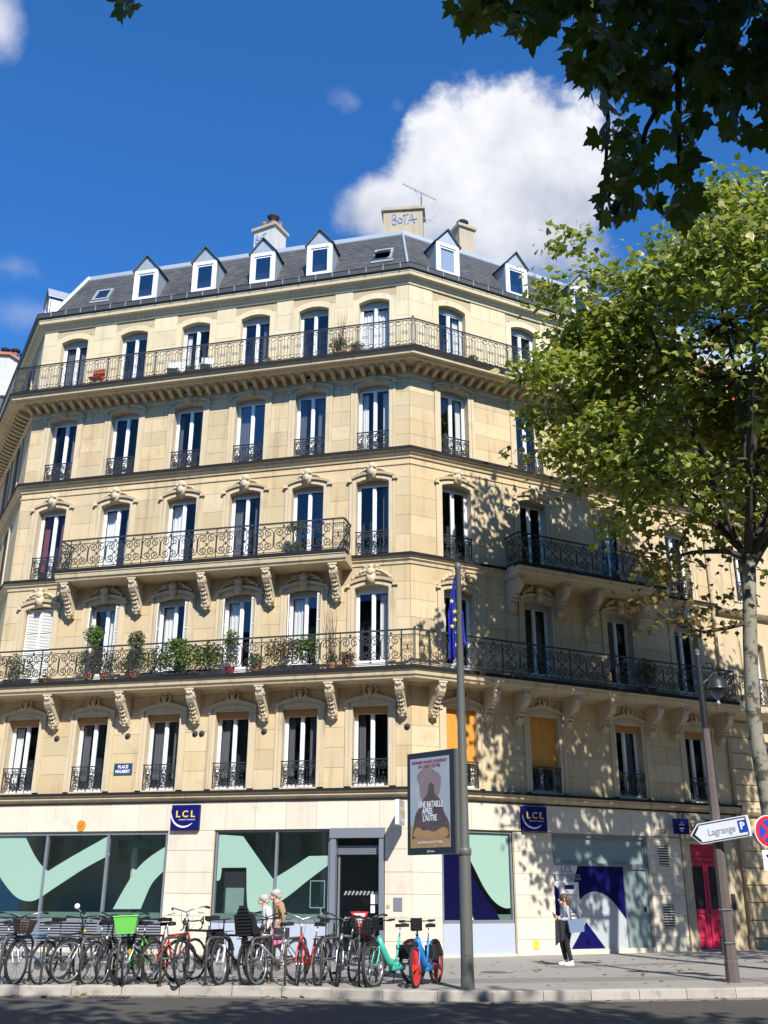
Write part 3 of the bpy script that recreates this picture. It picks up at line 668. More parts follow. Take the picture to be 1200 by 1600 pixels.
# --- string courses and cornices
def moulding(name, prof, mt, path=PATH, closed=True): return obj(name, sweep(prof, path).mesh(name, mt), BLD)
moulding('shop_cornice', [(0.0, 4.37), (0.06, 4.37), (0.08, 4.42), (0.17, 4.47), (0.17, 4.55), (0.20, 4.58), (0.20, 4.63), (0.0, 4.66)], 'trim_stone')
moulding('shop_cornice_flashing', [(0.0, 4.663), (0.225, 4.634), (0.235, 4.575), (0.245, 4.575), (0.245, 4.655), (0.0, 4.685)], 'lead')
moulding('shop_cornice_shade_strip', [(0.0, 4.33), (0.075, 4.33), (0.075, 4.368), (0.0, 4.368)], 'lead')  # dark strip that paints in the shadow below the cornice
moulding('string_course', [(0.0, 11.62), (0.05, 11.64), (0.06, 11.72), (0.12, 11.78), (0.12, 11.84), (0.17, 11.88), (0.17, 11.94), (0.0, 11.97)], 'trim_stone')
moulding('string_course_flashing', [(0.0, 11.974), (0.185, 11.944), (0.19, 11.885), (0.20, 11.885), (0.20, 11.985), (0.0, 12.00)], 'lead')
moulding('string_course', [(0.0, 15.37), (0.06, 15.38), (0.08, 15.46), (0.15, 15.51), (0.15, 15.57), (0.21, 15.61), (0.21, 15.66), (0.0, 15.70)], 'trim_stone')
moulding('string_course_flashing', [(0.0, 15.704), (0.225, 15.664), (0.23, 15.60), (0.24, 15.60), (0.24, 15.72), (0.0, 15.745)], 'lead')
moulding('string_moulding', [(0.0, 15.13), (0.045, 15.14), (0.05, 15.18), (0.0, 15.20)], 'trim_stone')
moulding('balcony_frieze', [(0.0, 18.38), (0.04, 18.38), (0.05, 18.44), (0.10, 18.47), (0.10, 18.82), (0.0, 18.82)], 'trim_stone')
moulding('balcony_cornice', [(0.0, 18.79), (0.72, 18.79), (0.76, 18.84), (0.88, 18.86), (0.90, 18.99), (0.94, 19.01), (0.94, 19.05), (0.0, 19.08)], 'trim_stone')
moulding('balcony_edge', [(0.80, 19.08), (0.965, 19.06), (0.965, 19.0), (0.975, 19.0), (0.975, 19.12), (0.80, 19.12)], 'lead')
moulding('roof_cornice', [(0.0, 22.18), (0.05, 22.19), (0.07, 22.28), (0.14, 22.34), (0.16, 22.40), (0.28, 22.44), (0.30, 22.55), (0.32, 22.57), (0.32, 22.62), (0.0, 22.63)], 'upper_stone')
moulding('gutter', [(0.0, 22.634), (0.36, 22.634), (0.39, 22.66), (0.40, 22.82), (0.42, 22.85), (0.36, 22.86), (0.34, 22.70), (0.0, 22.72)], 'gutter')
# gutter brackets
gb = MB().box(-0.012, 0.012, -0.425, -0.395, 22.65, 22.87).mesh('gutter_bracket', 'zinc_light')
for F, a, b in (('L', -14.5, 0.1), ('R', 0.25, 13.1)):
    n = int((b - a) / 0.62)
    for k in range(n): put('gutter_bracket', gb, F, a + (k + 0.5) * (b - a) / n, 0, 0)
md = MB(); md.prism([(0.0, 18.55), (-0.10, 18.55), (-0.26, 18.60), (-0.40, 18.64), (-0.45, 18.69), (-0.46, 18.79), (0.0, 18.79)], -0.07, 0.07, axis='x')
md = md.mesh('modillion', 'trim_stone')
for F, a, b in (('L', -14.75, 0.05), ('R', -0.05, 13.0), ('T', -8.5, -0.1)):
    n = round((b - a) / 0.365)
    for k in range(n): put('modillion', md, F, a + (k + 0.5) * (b - a) / n, -0.09, 0)

# --- consoles under the balconies
def console(h, d, top):
    mb = MB()
    prof = [(0, 0), (-d, 0), (-d - 0.015, -0.05), (-d, -0.13), (-d + 0.03, -0.26), (-d + 0.12, -0.38), (-d * 0.62, -0.5), (-d * 0.42, -0.62), (-0.24, -0.74 * h), (-0.22, -0.80 * h), (-0.27, -0.84 * h), (-0.25, -0.92 * h), (-0.15, -0.98 * h), (-0.05, -h), (0, -h)]
    mb.prism(prof, -0.115, 0.115, axis='x')
    mb.box(-0.15, 0.15, -d - 0.04, 0, 0.0, 0.055)
    for s in (-1, 1):
        for cy, cz, r in ((-d + 0.14, -0.16, 0.135), (-0.20, -0.86 * h, 0.085)):
            P = [(s * 0.122, cy + rr * math.cos(a), cz + rr * math.sin(a)) for a, rr in [(k * 0.7, r * (1 - k / 16)) for k in range(13)]]; mb.tube(P, 0.02, 5)
            mb.ball((s * 0.12, cy, cz), (0.025, r * 0.35, r * 0.35), 6, 4)
    for k in range(7):                              # acanthus leaf down the front
        u = k / 6; y = -d - 0.01 + u * (d - 0.27); z = -0.07 - u * (0.70 * h)
        for x in (-0.06, 0.06): mb.ball((x, y - 0.01, z), (0.052, 0.04, 0.06), 6, 4)
        mb.ball((0, y - 0.025, z - 0.03), (0.03, 0.03, 0.05), 6, 4)
    for k in range(3): mb.ball((0, -0.25 + 0.035 * k, -h * (0.80 + 0.085 * k)), (0.11 - 0.02 * k, 0.06, 0.055), 7, 5)
    mb.ball((0, -0.08, -h - 0.03), (0.045, 0.045, 0.06), 6, 4)
    return mb.xf(T(0, 0, top)).mesh('console', 'carved_stone')
con2, con3 = console(0.98, 0.74, 7.715), console(1.06, 0.74, 11.54)
for x in (-14.45, -12.04, -9.47, -7.02, -4.69, -2.43, -0.23): put('console', con2, 'L', x, 0, 0)
for x in (0.70, 2.68, 3.83, 5.80, 7.28, 9.33, 10.45, 12.55): put('console', con2, 'R', x, 0, 0)
for x in (-11.94, -9.42, -6.92, -4.66, -2.39): put('console', con3, 'L', x, 0, 0)
for x in (3.78, 5.70, 7.12, 9.20): put('console', con3, 'R', x, 0, 0)

# --- balconies with wrought iron railings
U2, H2 = 0.655, 1.06
def scroll_panel():
    mb = MB(); h = H2
    for s in (-1, 1):
        c_scroll(mb, s * (U2 / 2 - 0.012), 0.51, 0.375, 0.165, -s, 0.0165, 15)
        mb.tube([(s * 0.0, 0, 0.13), (s * 0.10, 0, 0.20), (s * 0.15, 0, 0.33), (s * 0.05, 0, 0.47), (s * 0.0, 0, 0.51)], 0.013, 4)
        mb.tube([(s * 0.0, 0, 0.89), (s * 0.10, 0, 0.82), (s * 0.15, 0, 0.69), (s * 0.05, 0, 0.55), (s * 0.0, 0, 0.51)], 0.013, 4)
    mb.ball((0, 0, 0.51), (0.035, 0.02, 0.055), 6, 4); mb.ball((0, 0, 0.955), (0.045, 0.02, 0.038), 6, 4); mb.ball((0, 0, 0.075), (0.04, 0.018, 0.03), 6, 4)
    mb.ball((U2 / 2, 0, 0.51), (0.02, 0.02, 0.06), 6, 4)
    return mb.mesh('railing_panel', 'iron')
SP = scroll_panel()
post2 = MB().box(-0.013, 0.013, -0.013, 0.013, 0.0, 1.05).mesh('railing_post', 'iron')
def end_panel():
    mb = MB()
    for s in (-1, 1):
        for zc in (0.3, 0.72): c_scroll(mb, s * 0.17, zc, 0.19, 0.085, -s, 0.012, 12)
    mb.box(-0.19, -0.17, -0.011, 0.011, 0.0, 1.05); mb.box(0.17, 0.19, -0.011, 0.011, 0.0, 1.05); mb.ball((0, 0, 0.51), (0.03, 0.018, 0.1), 6, 4)
    return mb.mesh('railing_panel', 'iron')
EP = end_panel()
def rail_bars(name, path, out, z, parent, hs=((0.0, 0.022, 0.011), (0.045, 0.02, 0.011), (0.89, 0.02, 0.011), (1.03, 0.045, 0.028))):
    mb = MB()
    for zz, th, wd in hs: sweep([(out - wd, z + zz), (out + wd, z + zz), (out + wd, z + zz + th), (out - wd, z + zz + th)], path, mb)
    return obj(name, mb.mesh(name, 'iron'), parent)
def lay(parent, F, a, b, y, z, me, unit, post=None, every=4):
    n = max(1, round((b - a) / unit)); u = (b - a) / n
    for k in range(n):
        put('railing_panel', me, F, a + (k + 0.5) * u, y, z, parent, SCL(u / unit, 1, 1))
        if post and k % every == 0: put('railing_post', post, F, a + k * u, y, z, parent)
    if post: put('railing_post', post, F, b, y, z, parent)
b2path = [LC, C0, FR @ Vector((12.85, 0, 0))]
SLAB2 = [(0.0, 8.13), (0.90, 8.10), (0.90, 8.02), (0.87, 7.99), (0.85, 7.88), (0.80, 7.84), (0.78, 7.78), (0.12, 7.775), (0.10, 7.72), (0.0, 7.70)]
BAL2 = obj('balcony', sweep(SLAB2, b2path).mesh('balcony', 'trim_stone'), BLD)
obj('slab_edge', sweep([(0.70, 8.115), (0.92, 8.104), (0.92, 8.03), (0.93, 8.03), (0.93, 8.15), (0.70, 8.15)], b2path).mesh('slab_edge', 'lead'), BAL2)
rail_bars('handrail', b2path, 0.82, 8.20, BAL2)
tC, tL = math.tan((AL + AR) / 2), 0.443
lay(BAL2, 'L', -LEN_L - 0.35, -0.12, -0.82, 8.20, SP, U2, post2); put('railing_panel', EP, 'L', 0.08, -0.82, 8.20, BAL2)
put('railing_panel', EP, 'R', 0.02, -0.82, 8.20, BAL2, SCL(0.9, 1, 1)); lay(BAL2, 'R', 0.22, 12.82, -0.82, 8.20, SP, U2, post2)
obj('handrail', (lambda mb: [mb.box(12.80, 12.83, -0.82, 0.0, 8.2 + z, 8.2 + z + t) for z, t in ((0, .022), (.89, .02), (1.03, .045))] and mb)(MB()).mesh('handrail', 'iron'), BAL2, FR)
put('railing_panel', SP, 'R', 12.815, -0.42, 8.20, BAL2, RZ(R(90)))
def balcony3(F, x0, x1):
    mb = MB(); pr = [(0, 11.98), (-0.90, 11.93), (-0.90, 11.86), (-0.87, 11.83), (-0.85, 11.72), (-0.80, 11.68), (-0.78, 11.62), (0.0, 11.56)]
    mb.prism(pr, x0, x1, axis='x'); B = put('balcony', mb.mesh('balcony', 'trim_stone'), F, 0, -0.015, 0)
    put('slab_edge', MB().box(x0 - 0.02, x1 + 0.02, -0.935, -0.60, 11.90, 12.0).mesh('slab_edge', 'lead'), F, 0, -0.002, 0, B)
    hb = MB()
    for z, t, wd in ((0, .022, .011), (.045, .02, .011), (.89, .02, .011), (1.03, .045, .028)):
        hb.box(x0 + 0.08, x1 - 0.08, -0.82 - wd, -0.82 + wd, 12.02 + z, 12.02 + z + t)
        for xx in (x0 + 0.08, x1 - 0.08): hb.box(xx - wd, xx + wd, -0.82 + wd + 0.001, 0.0, 12.02 + z + 0.001, 12.02 + z + t - 0.001)
    put('handrail', hb.mesh('handrail', 'iron'), F, 0, 0, 0, B)
    lay(B, F, x0 + 0.45, x1 - 0.45, -0.82, 12.02, SP, U2, post2); put('railing_panel', EP, F, x0 + 0.27, -0.82, 12.02, B); put('railing_panel', EP, F, x1 - 0.27, -0.82, 12.02, B)
    for xx in (x0 + 0.08, x1 - 0.08): put('railing_panel', SP, F, xx, -0.42, 12.02, B, RZ(R(90)))
balcony3('L', -12.25, -1.92); balcony3('R', 3.60, 9.92)
# fifth floor: running balcony with lighter railing
U5 = 0.47
def bar_panel():
    mb = MB(); h = 1.05
    def arc(cx, cz, r, a0, a1, n=8, th=0.009): mb.tube([(cx + r * math.cos(a0 + (a1 - a0) * i / n), 0, cz + r * math.sin(a0 + (a1 - a0) * i / n)) for i in range(n + 1)], th, 4)
    for s in (-1, 1):
        mb.tube([(s * 0.06, 0, 0.24), (s * 0.06, 0, 0.80)], 0.009, 4); mb.tube([(s * 0.15, 0, 0.20), (s * 0.15, 0, 0.84)], 0.009, 4)
        arc(s * 0.105, 0.84, 0.045, 0, math.pi); arc(s * 0.105, 0.21, 0.045, math.pi, 2 * math.pi)
        arc(s * U5 / 2 * 0.92, 0.89, 0.075, 0.3, 2 * math.pi - 0.6, 10); arc(s * U5 / 2 * 0.92, 0.15, 0.075, 0.3, 2 * math.pi, 10)
        arc(s * 0.06, 0.52, 0.05, math.pi / 2 * (1 + (s > 0)) if False else 0, 2 * math.pi, 8); mb.tube([(s * 0.20, 0, 0.25), (s * 0.20, 0, 0.80)], 0.009, 4)
    arc(0, 0.90, 0.085, 0, 2 * math.pi, 12); arc(0, 0.14, 0.07, 0, 2 * math.pi, 10)
    return mb.mesh('railing_panel', 'iron')
BP = bar_panel(); post5 = MB().box(-0.012, 0.012, -0.012, 0.012, 0.0, 1.06).mesh('railing_post', 'iron')
BAL5 = obj('balcony', sweep([(0.02, 19.085), (0.80, 19.10), (0.80, 19.125), (0.02, 19.125)], PATH).mesh('balcony', 'lead'), BLD)
rail_bars('handrail', PATH, 0.88, 19.14, BAL5, ((0.0, 0.02, 0.01), (0.05, 0.018, 0.01), (0.98, 0.018, 0.01), (1.04, 0.035, 0.024)))
lay(BAL5, 'L', -LEN_L - 0.37, 0.28, -0.88, 19.14, BP, U5, post5, 4); lay(BAL5, 'R', 0.05 - 0.3, 13.0, -0.88, 19.14, BP, U5, post5, 4); lay(BAL5, 'T', -8.5, 0.38, -0.88, 19.14, BP, U5, post5, 4)
cpm = MB(); cpm.box(-0.022, 0.022, -0.022, 0.022, 0, 1.08); cpm.ball((0, 0, 1.11), 0.04, 8, 6); cpm = cpm.mesh('railing_post', 'iron')
for zz, oo, par in ((19.14, 0.88, BAL5), (8.20, 0.82, BAL2)):
    q = offset_path(PATH, oo)[2]; obj('railing_post', cpm, par, T(q.x, q.y, zz))
# partition ends / party screen
# ================================================================== roof
def uvsheet(name, prof, path, mt, parent):
    """open strip swept along the path with metre UVs"""
    lines = [offset_path(path, o) for o, z in prof]; vs = []; fs = []; uvs = []; k = len(prof); acc = 0.0
    for i in range(len(path) - 1):
        base = len(vs); d = (path[i + 1] - path[i]).normalized()
        hv = [0.0]
        for j in range(1, k): hv.append(hv[-1] + math.hypot(prof[j][0] - prof[j - 1][0], prof[j][1] - prof[j - 1][1]))
        for j in range(k):
            for e in (i, i + 1): p = lines[j][e]; vs.append((p.x, p.y, prof[j][1])); uvs.append(((p - path[i]).dot(d) + acc, hv[j]))
        for j in range(k - 1): fs.append((base + 2 * j, base + 2 * j + 1, base + 2 * j + 3, base + 2 * j + 2))
        acc += 37.3
    me = bpy.data.meshes.new(name); me.from_pydata(vs, [], fs); me.materials.append(MAT[mt]); ul = me.uv_layers.new(name='UVMap')
    for lp in me.loops: ul.data[lp.index].uv = uvs[lp.vertex_index]
    me.update(); return obj(name, me, parent)
ZR0, ZR1, RB = 22.74, 25.62, 1.52
def roof_y(z): return (z - ZR0) * RB / (ZR1 - ZR0)
ROOF = uvsheet('roof', [(0.0, ZR0), (-RB, ZR1)], PATH, 'slate', BLD)
obj('ridge_flashing', sweep([(-RB + 0.10, ZR1 - 0.20), (-RB + 0.115, ZR1 - 0.16), (-RB + 0.06, ZR1 + 0.05), (-RB - 0.02, ZR1 + 0.09), (-RB - 0.2, ZR1 + 0.09), (-RB - 0.2, ZR1 - 0.1), (-RB, ZR1 - 0.05)], PATH).mesh('ridge_flashing', 'zinc_light'), ROOF)
obj('terrace_roof', sweep([(-RB - 0.1, ZR1), (-RB - 0.1, ZR1 + 0.07), (-5.5, ZR1 + 0.7), (-5.5, ZR1 + 0.6)], PATH).mesh('terrace_roof', 'zinc'), ROOF)
for i, ci in enumerate((1, 2)):
    a, b = offset_path(PATH, 0.03)[ci], offset_path(PATH, -RB + 0.03)[ci]
    obj('hip_flashing', MB().tube([(a.x, a.y, ZR0 + 0.02), (b.x, b.y, ZR1 - 0.02)], 0.055 if ci == 2 else 0.11, 6).mesh('hip_flashing', 'zinc_light'), ROOF)
def dormer():
    D_ = {}
    yf = 0.12                                       # face plane
    z0, z1, za = 23.10, 24.56, 25.20; hw = 0.50
    m = MB()                                        # zinc cheeks and gable
    for s in (-1, 1):
        m.prism([(yf + 0.02, z0), (roof_y(z0) + 0.02, z0), (roof_y(z1) + 0.12, z1 + 0.02), (yf + 0.02, z1 + 0.02)], s * (hw - 0.03), s * hw, axis='x')
    m.prism([(-hw, z1), (hw, z1), (0, za - 0.04)], yf + 0.0, yf + 0.05)
    m.prism([(-hw - 0.02, 22.99), (hw + 0.02, 22.99), (hw, z0 + 0.14), (-hw, z0 + 0.14)], yf - 0.02, yf + 0.35)
    D_['cheek'] = m.mesh('dormer', 'zinc')
    r = MB()
    for s in (-1, 1):
        ex = s * (hw + 0.06); ez = z1 + 0.01
        a, b, c, d = (ex, yf - 0.07, ez), (0, yf - 0.07, za + 0.03), (0, roof_y(za) + 0.25, za + 0.03), (ex, roof_y(ez) + 0.18, ez)
        t = 0.035
        r.add([a, b, c, d, *[(p[0], p[1], p[2] - t) for p in (a, b, c, d)]], [(0, 1, 2, 3), (7, 6, 5, 4), (0, 4, 5, 1), (3, 7, 4, 0), (2, 6, 7, 3)])
    D_['roof'] = r.mesh('dormer_roof', 'zinc')
    e = MB()
    for s in (-1, 1): e.tube([(s * (hw + 0.065), yf - 0.08, z1 - 0.03), (0, yf - 0.08, za + 0.02)], 0.018, 4)
    for s in (-1, 1): e.tube([(s * (hw + 0.065), yf - 0.08, z1 - 0.03), (s * (hw + 0.065), roof_y(z1) + 0.12, z1 - 0.03)], 0.016, 4)
    D_['edge'] = e.mesh('verge', 'roof_edge')
    f = MB(); fw = 0.145
    f.box(-hw, -hw + fw, yf - 0.015, yf + 0.06, z0 + 0.14, z1); f.box(hw - fw, hw, yf - 0.015, yf + 0.06, z0 + 0.14, z1); f.box(-hw + fw, hw - fw, yf - 0.015, yf + 0.06, z1 - 0.14, z1); f.box(-hw + fw, hw - fw, yf - 0.015, yf + 0.06, z0 + 0.14, z0 + 0.2)
    g = 0.06; i = hw - fw
    f.box(-i, -i + g, yf + 0.02, yf + 0.07, z0 + 0.2, z1 - 0.14); f.box(i - g, i, yf + 0.02, yf + 0.07, z0 + 0.2, z1 - 0.14); f.box(-i + g, i - g, yf + 0.02, yf + 0.07, z0 + 0.2, z0 + 0.27); f.box(-i + g, i - g, yf + 0.02, yf + 0.07, z1 - 0.21, z1 - 0.14)
    D_['frame'] = f.mesh('window_frame', 'white_paint')
    D_['pane'] = MB().box(-i + g, i - g, yf + 0.045, yf + 0.052, z0 + 0.27, z1 - 0.21).mesh('pane', 'dormer_glass')
    D_['back'] = MB().box(-hw + 0.04, hw - 0.04, yf + 0.40, yf + 0.42, z0 + 0.05, z1).mesh('dormer_back', 'interior')
    D_['blind'] = MB().box(-i + g, i - g, yf + 0.075, yf + 0.08, z0 + 0.24, z1 - 0.2).mesh('roller_blind', 'shirt_white')
    return D_
DM = dormer()
def place_dormer(F, x, blind=False):
    d = put('dormer', DM['cheek'], F, x, 0, 0)
    for k, n in (('roof', 'dormer_roof'), ('edge', 'verge'), ('frame', 'window_frame'), ('pane', 'pane'), ('back', 'dormer_back')): put(n, DM[k], F, x, 0, 0, d)
    if blind: put('roller_blind', DM['blind'], F, x, 0, 0, d)
for x in (-10.55, -8.08, -5.70, -3.44): place_dormer('L', x)
place_dormer('R', 1.74, True); place_dormer('R', 4.84); place_dormer('R', 7.95); place_dormer('R', 11.0); place_dormer('T', -1.6)
def skylight(x, opened):
    z0, z1 = 23.75, 24.45; M = FL @ T(x, roof_y(z0), z0) @ RX(math.atan2(RB, ZR1 - ZR0) * -1)
    L = (z1 - z0) * 1.13; f = MB()
    f.box(-0.36, -0.27, -0.07, 0.02, 0, L); f.box(0.27, 0.36, -0.07, 0.02, 0, L); f.box(-0.27, 0.27, -0.07, 0.02, 0, 0.09); f.box(-0.27, 0.27, -0.07, 0.02, L - 0.09, L); f.box(-0.42, 0.42, -0.03, 0.0, -0.14, -0.002)
    s = obj('skylight', f.mesh('skylight', 'zinc_light'), BLD, M)
    obj('skylight_shaft', MB().box(-0.27, 0.27, -0.015, -0.005, 0.09, L - 0.09).mesh('skylight_shaft', 'interior'), s, M)
    if opened:
        pm = MB(); pm.box(-0.30, 0.30, -0.02, 0.02, -0.36, 0.36, 0); s2 = obj('sash', pm.mesh('sash', 'roof_edge'), s, M @ T(0, -0.11, L / 2) @ RX(R(-32)))
    else: obj('pane', MB().box(-0.27, 0.27, -0.04, -0.03, 0.09, L - 0.09).mesh('pane', 'dormer_glass'), s, M)
skylight(-12.72, False); skylight(-1.12, True)
# chimneys
def pot(x, y, z, r, h, cap=False):
    mb = MB().lathe([(r * 1.1, 0), (r, 0.05), (r * 0.9, h * 0.85), (r * 1.05, h * 0.9), (r * 1.05, h), (r * 0.8, h), (r * 0.8, h - 0.1)], 12, (x, y, z)); return mb
def chimney(F, x, y, z0, z1, hx, hy, mt, pots, tagged=None, rot=0.0):
    M = FRM[F] @ T(x, y, 0) @ RZ(rot); mb = MB().box(-hx, hx, -hy, hy, z0, z1)
    c = obj('chimney', mb.mesh('chimney', mt), ROOF, M)
    obj('chimney_cap', MB().box(-hx - 0.09, hx + 0.09, -hy - 0.09, hy + 0.09, z1, z1 + 0.13).mesh('chimney_cap', 'chimney_render'), ROOF, M)
    for px_, r, h, m_, cowl in pots:
        obj('chimney_pot', pot(px_, 0, z1 + 0.13, r, h).mesh('chimney_pot', m_, smooth=True), ROOF, M)
        if cowl: obj('cowl', MB().lathe([(r * 1.05, h + 0.0), (r * 1.05, h + 0.12), (r * 1.7, h + 0.2), (r * 1.9, h + 0.27), (r * 1.2, h + 0.36), (0.001, h + 0.38)], 12, (px_, 0, z1 + 0.13)).mesh('cowl', 'soot', smooth=True), ROOF, M)
    return M
def graffiti(M, hy, strokes, s, x0, z0):
    mb = MB()
    for st in strokes: mb.tube([(x0 + a * s, -hy - 0.004, z0 + b * s) for a, b in st], 0.045 * s + 0.006, 5)
    obj('graffiti', mb.mesh('graffiti', 'graffiti'), ROOF, M @ SCL(1, 1, 1))
BOTA = [[(0, 0), (0, 1), (.25, .95), (.28, .65), (.05, .5), (.38, .35), (.3, .05), (0, 0)], [(.55, .1), (.45, .4), (.6, .65), (.8, .45), (.72, .15), (.55, .1)], [(.85, .8), (1.3, .95)], [(1.08, .9), (1.02, 0)], [(1.25, 0), (1.55, .95), (1.8, .05)], [(1.3, .35), (2.0, .45)]]
Mc = chimney('L', -6.65, 3.1, 26.0, 27.72, 0.52, 0.42, 'white_render', [(-0.3, 0.13, 0.52, 'terracotta', False), (0.12, 0.14, 0.42, 'terracotta', True), (0.48, 0.1, 0.25, 'terracotta', False)], rot=R(-14))
graffiti(Mc, 0.42, BOTA[:4], 0.40, -0.42, 27.1)
Mc = chimney('L', -0.85, 3.0, 26.0, 27.52, 0.79, 0.38, 'chimney_render', [(-0.52, 0.13, 0.26, 'terracotta', False), (0.22, 0.12, 0.26, 'terracotta', False), (0.56, 0.12, 0.26, 'terracotta', False)], rot=R(8))
graffiti(Mc, 0.38, BOTA, 0.5, -0.42, 26.85)
Mc = chimney('R', 4.15, 3.0, 26.0, 27.70, 0.36, 0.5, 'chimney_render', [(-0.18, 0.1, 0.25, 'terracotta', False), (0.12, 0.14, 0.25, 'terracotta', True)])

# ================================================================== shop front
M_, P_ = MB, []
clad_u = MB().box(-0.5, 0.5, -0.035, 0.03, -0.5, 0.5).mesh('cladding_panel', 'cladding')
def clad(F, x0, x1, z0, z1): put('cladding_panel', clad_u, F, (x0 + x1) / 2, rnd.uniform(-0.003, 0.003), (z0 + z1) / 2, WALLS[F], SCL(x1 - x0 - 0.010, 1, z1 - z0 - 0.010))
def crow(F, x0, x1, z0, z1, n):
    for k in range(n): clad(F, x0 + (x1 - x0) * k / n, x0 + (x1 - x0) * (k + 1) / n, z0, z1)
crow('L', -14.6, 0.012, 3.50, 4.33, 15); crow('R', -0.012, 10.25, 3.52, 4.33, 10)
JZ = [0.0, 0.44, 1.06, 1.69, 2.29, 2.92, 3.50]
for k in range(6):
    za, zb = JZ[k], JZ[k + 1]
    clad('L', -7.70, -6.17, za, zb); clad('L', -0.80, 0.012, za, zb); clad('R', -0.012, 0.98, za, zb); clad('R', 3.54, 4.98, za, zb)
    if k > 0: clad('R', 8.84, 10.25, za, zb)
clad('R', 8.84, 9.6, 0, 0.44); clad('R', 9.6, 10.25, 0, 0.44)
obj('plinth', (lambda m: (m.box(-0.80, 0.03, -0.05, 0.0, 0.0, 0.10), m)[1])(MB()).mesh('plinth', 'cladding'), BLD, FL)
def shop_window(F, x0, x1, z0, z1, mull, panes_y=0.10):
    f = MB(); t = 0.055
    f.box(x0, x0 + t, 0.03, 0.16, z0, z1); f.box(x1 - t, x1, 0.03, 0.16, z0, z1); f.box(x0 + t, x1 - t, 0.03, 0.16, z1 - t, z1); f.box(x0 + t, x1 - t, 0.02, 0.16, z0, z0 + 0.09)
    xs = [x0 + t]
    for m in mull: f.box(m - 0.035, m + 0.035, 0.03, 0.16, z0 + 0.09, z1 - t); xs += [m - 0.035, m + 0.035]
    xs.append(x1 - t); sw = put('shop_window', f.mesh('shop_window', 'shop_frame'), F, 0, 0, 0)
    for k in range(0, len(xs), 2):
        put('pane', MB().box(xs[k], xs[k + 1], panes_y, panes_y + 0.012, z0 + 0.09, z1 - t).mesh('pane', 'shop_glass'), F, 0, 0, 0, sw)
    return sw
def smooth_poly(pts, it=2):
    for _ in range(it):
        out = []; n = len(pts)
        for i in range(n):
            a, b = pts[i], pts[(i + 1) % n]
            if len(a) > 2 and a[2]: out.append(a)
            elif True: out.append((0.75 * a[0] + 0.25 * b[0], 0.75 * a[1] + 0.25 * b[1])) if not (len(b) > 2 and b[2]) else out.append((0.75 * a[0] + 0.25 * b[0], 0.75 * a[1] + 0.25 * b[1]))
            if not (len(b) > 2 and b[2]) : out.append((0.25 * a[0] + 0.75 * b[0], 0.25 * a[1] + 0.75 * b[1]))
        pts = out
    return [(p[0], p[1]) for p in pts]
def decal(parent, F, pts, mt, y, name='window_film', it=2, th=0.002):
    me = bpy.data.meshes.new(name); bm = bmesh.new(); P2 = smooth_poly(pts, it)
    lo = [bm.verts.new((x, y, z)) for x, z in P2]; fc = bm.faces.new(lo)
    r = bmesh.ops.extrude_face_region(bm, geom=[fc]); bmesh.ops.translate(bm, verts=[v for v in r['geom'] if isinstance(v, bmesh.types.BMVert)], vec=(0, th, 0))
    bmesh.ops.triangulate(bm, faces=bm.faces); bmesh.ops.recalc_face_normals(bm, faces=bm.faces); bm.to_mesh(me); bm.free(); me.materials.append(MAT[mt])
    return put(name, me, F, 0, 0, 0, parent)
SW1 = shop_window('L', -14.55, -7.74, 0.84, 3.45, [-11.9, -9.76]); SW2 = shop_window('L', -6.13, -2.48, 0.90, 3.49, [-4.17])
SW3 = shop_window('R', 1.02, 3.50, 0.90, 3.49, [1.72])
# low sections under the windows
lv = MB()
for k in range(9): lv.add([(-14.5, 0.03, 0.16 + k * 0.072), (-7.76, 0.03, 0.16 + k * 0.072), (-7.76, 0.075, 0.205 + k * 0.072), (-14.5, 0.075, 0.205 + k * 0.072), (-14.5, 0.036, 0.154 + k * 0.072), (-7.76, 0.036, 0.154 + k * 0.072)], [(0, 1, 2, 3), (4, 5, 1, 0), (3, 2, 5, 4)])
VG = put('vent_grille', MB().box(-14.55, -7.74, 0.09, 0.14, 0.0, 0.84).mesh('vent_grille', 'louvre_dark'), 'L', 0, 0, 0)
one = MB().add([(-3.37, 0.0, 0.0), (3.37, 0.0, 0.0), (3.37, 0.05, 0.05), (-3.37, 0.05, 0.05), (-3.37, 0.006, -0.008), (3.37, 0.006, -0.008), (3.37, 0.056, 0.042), (-3.37, 0.056, 0.042)], [(0, 1, 2, 3), (4, 7, 6, 5), (0, 4, 5, 1), (3, 2, 6, 7)]).mesh('slat', 'louvre')
for k in range(9): put('slat', one, 'L', -11.13, 0.025, 0.17 + k * 0.073, VG)
for xm in (-11.9, -9.76): put('post', MB().box(xm - 0.09, xm + 0.09, 0.01, 0.024, 0.0, 0.835).mesh('post', 'shop_frame'), 'L', 0, 0, 0, VG)
put('plinth', MB().box(-14.55, -7.74, -0.02, 0.085, 0.0, 0.14).mesh('plinth', 'cladding'), 'L', 0, 0, 0)
put('spandrel_panel', MB().box(-6.13, -2.48, 0.04, 0.1, 0.0, 0.898).mesh('spandrel_panel', 'shop_panel'), 'L', 0, 0, 0)
put('spandrel_panel', MB().box(1.02, 3.50, 0.02, 0.1, 0.02, 0.898).mesh('spandrel_panel', 'shop_panel'), 'R', 0, 0, 0)
put('plinth', MB().box(1.0, 3.52, -0.03, 0.1, 0.0, 0.06).mesh('plinth', 'cladding'), 'R', 0, 0, 0)
K = 1                                                # marks a sharp corner in a film outline
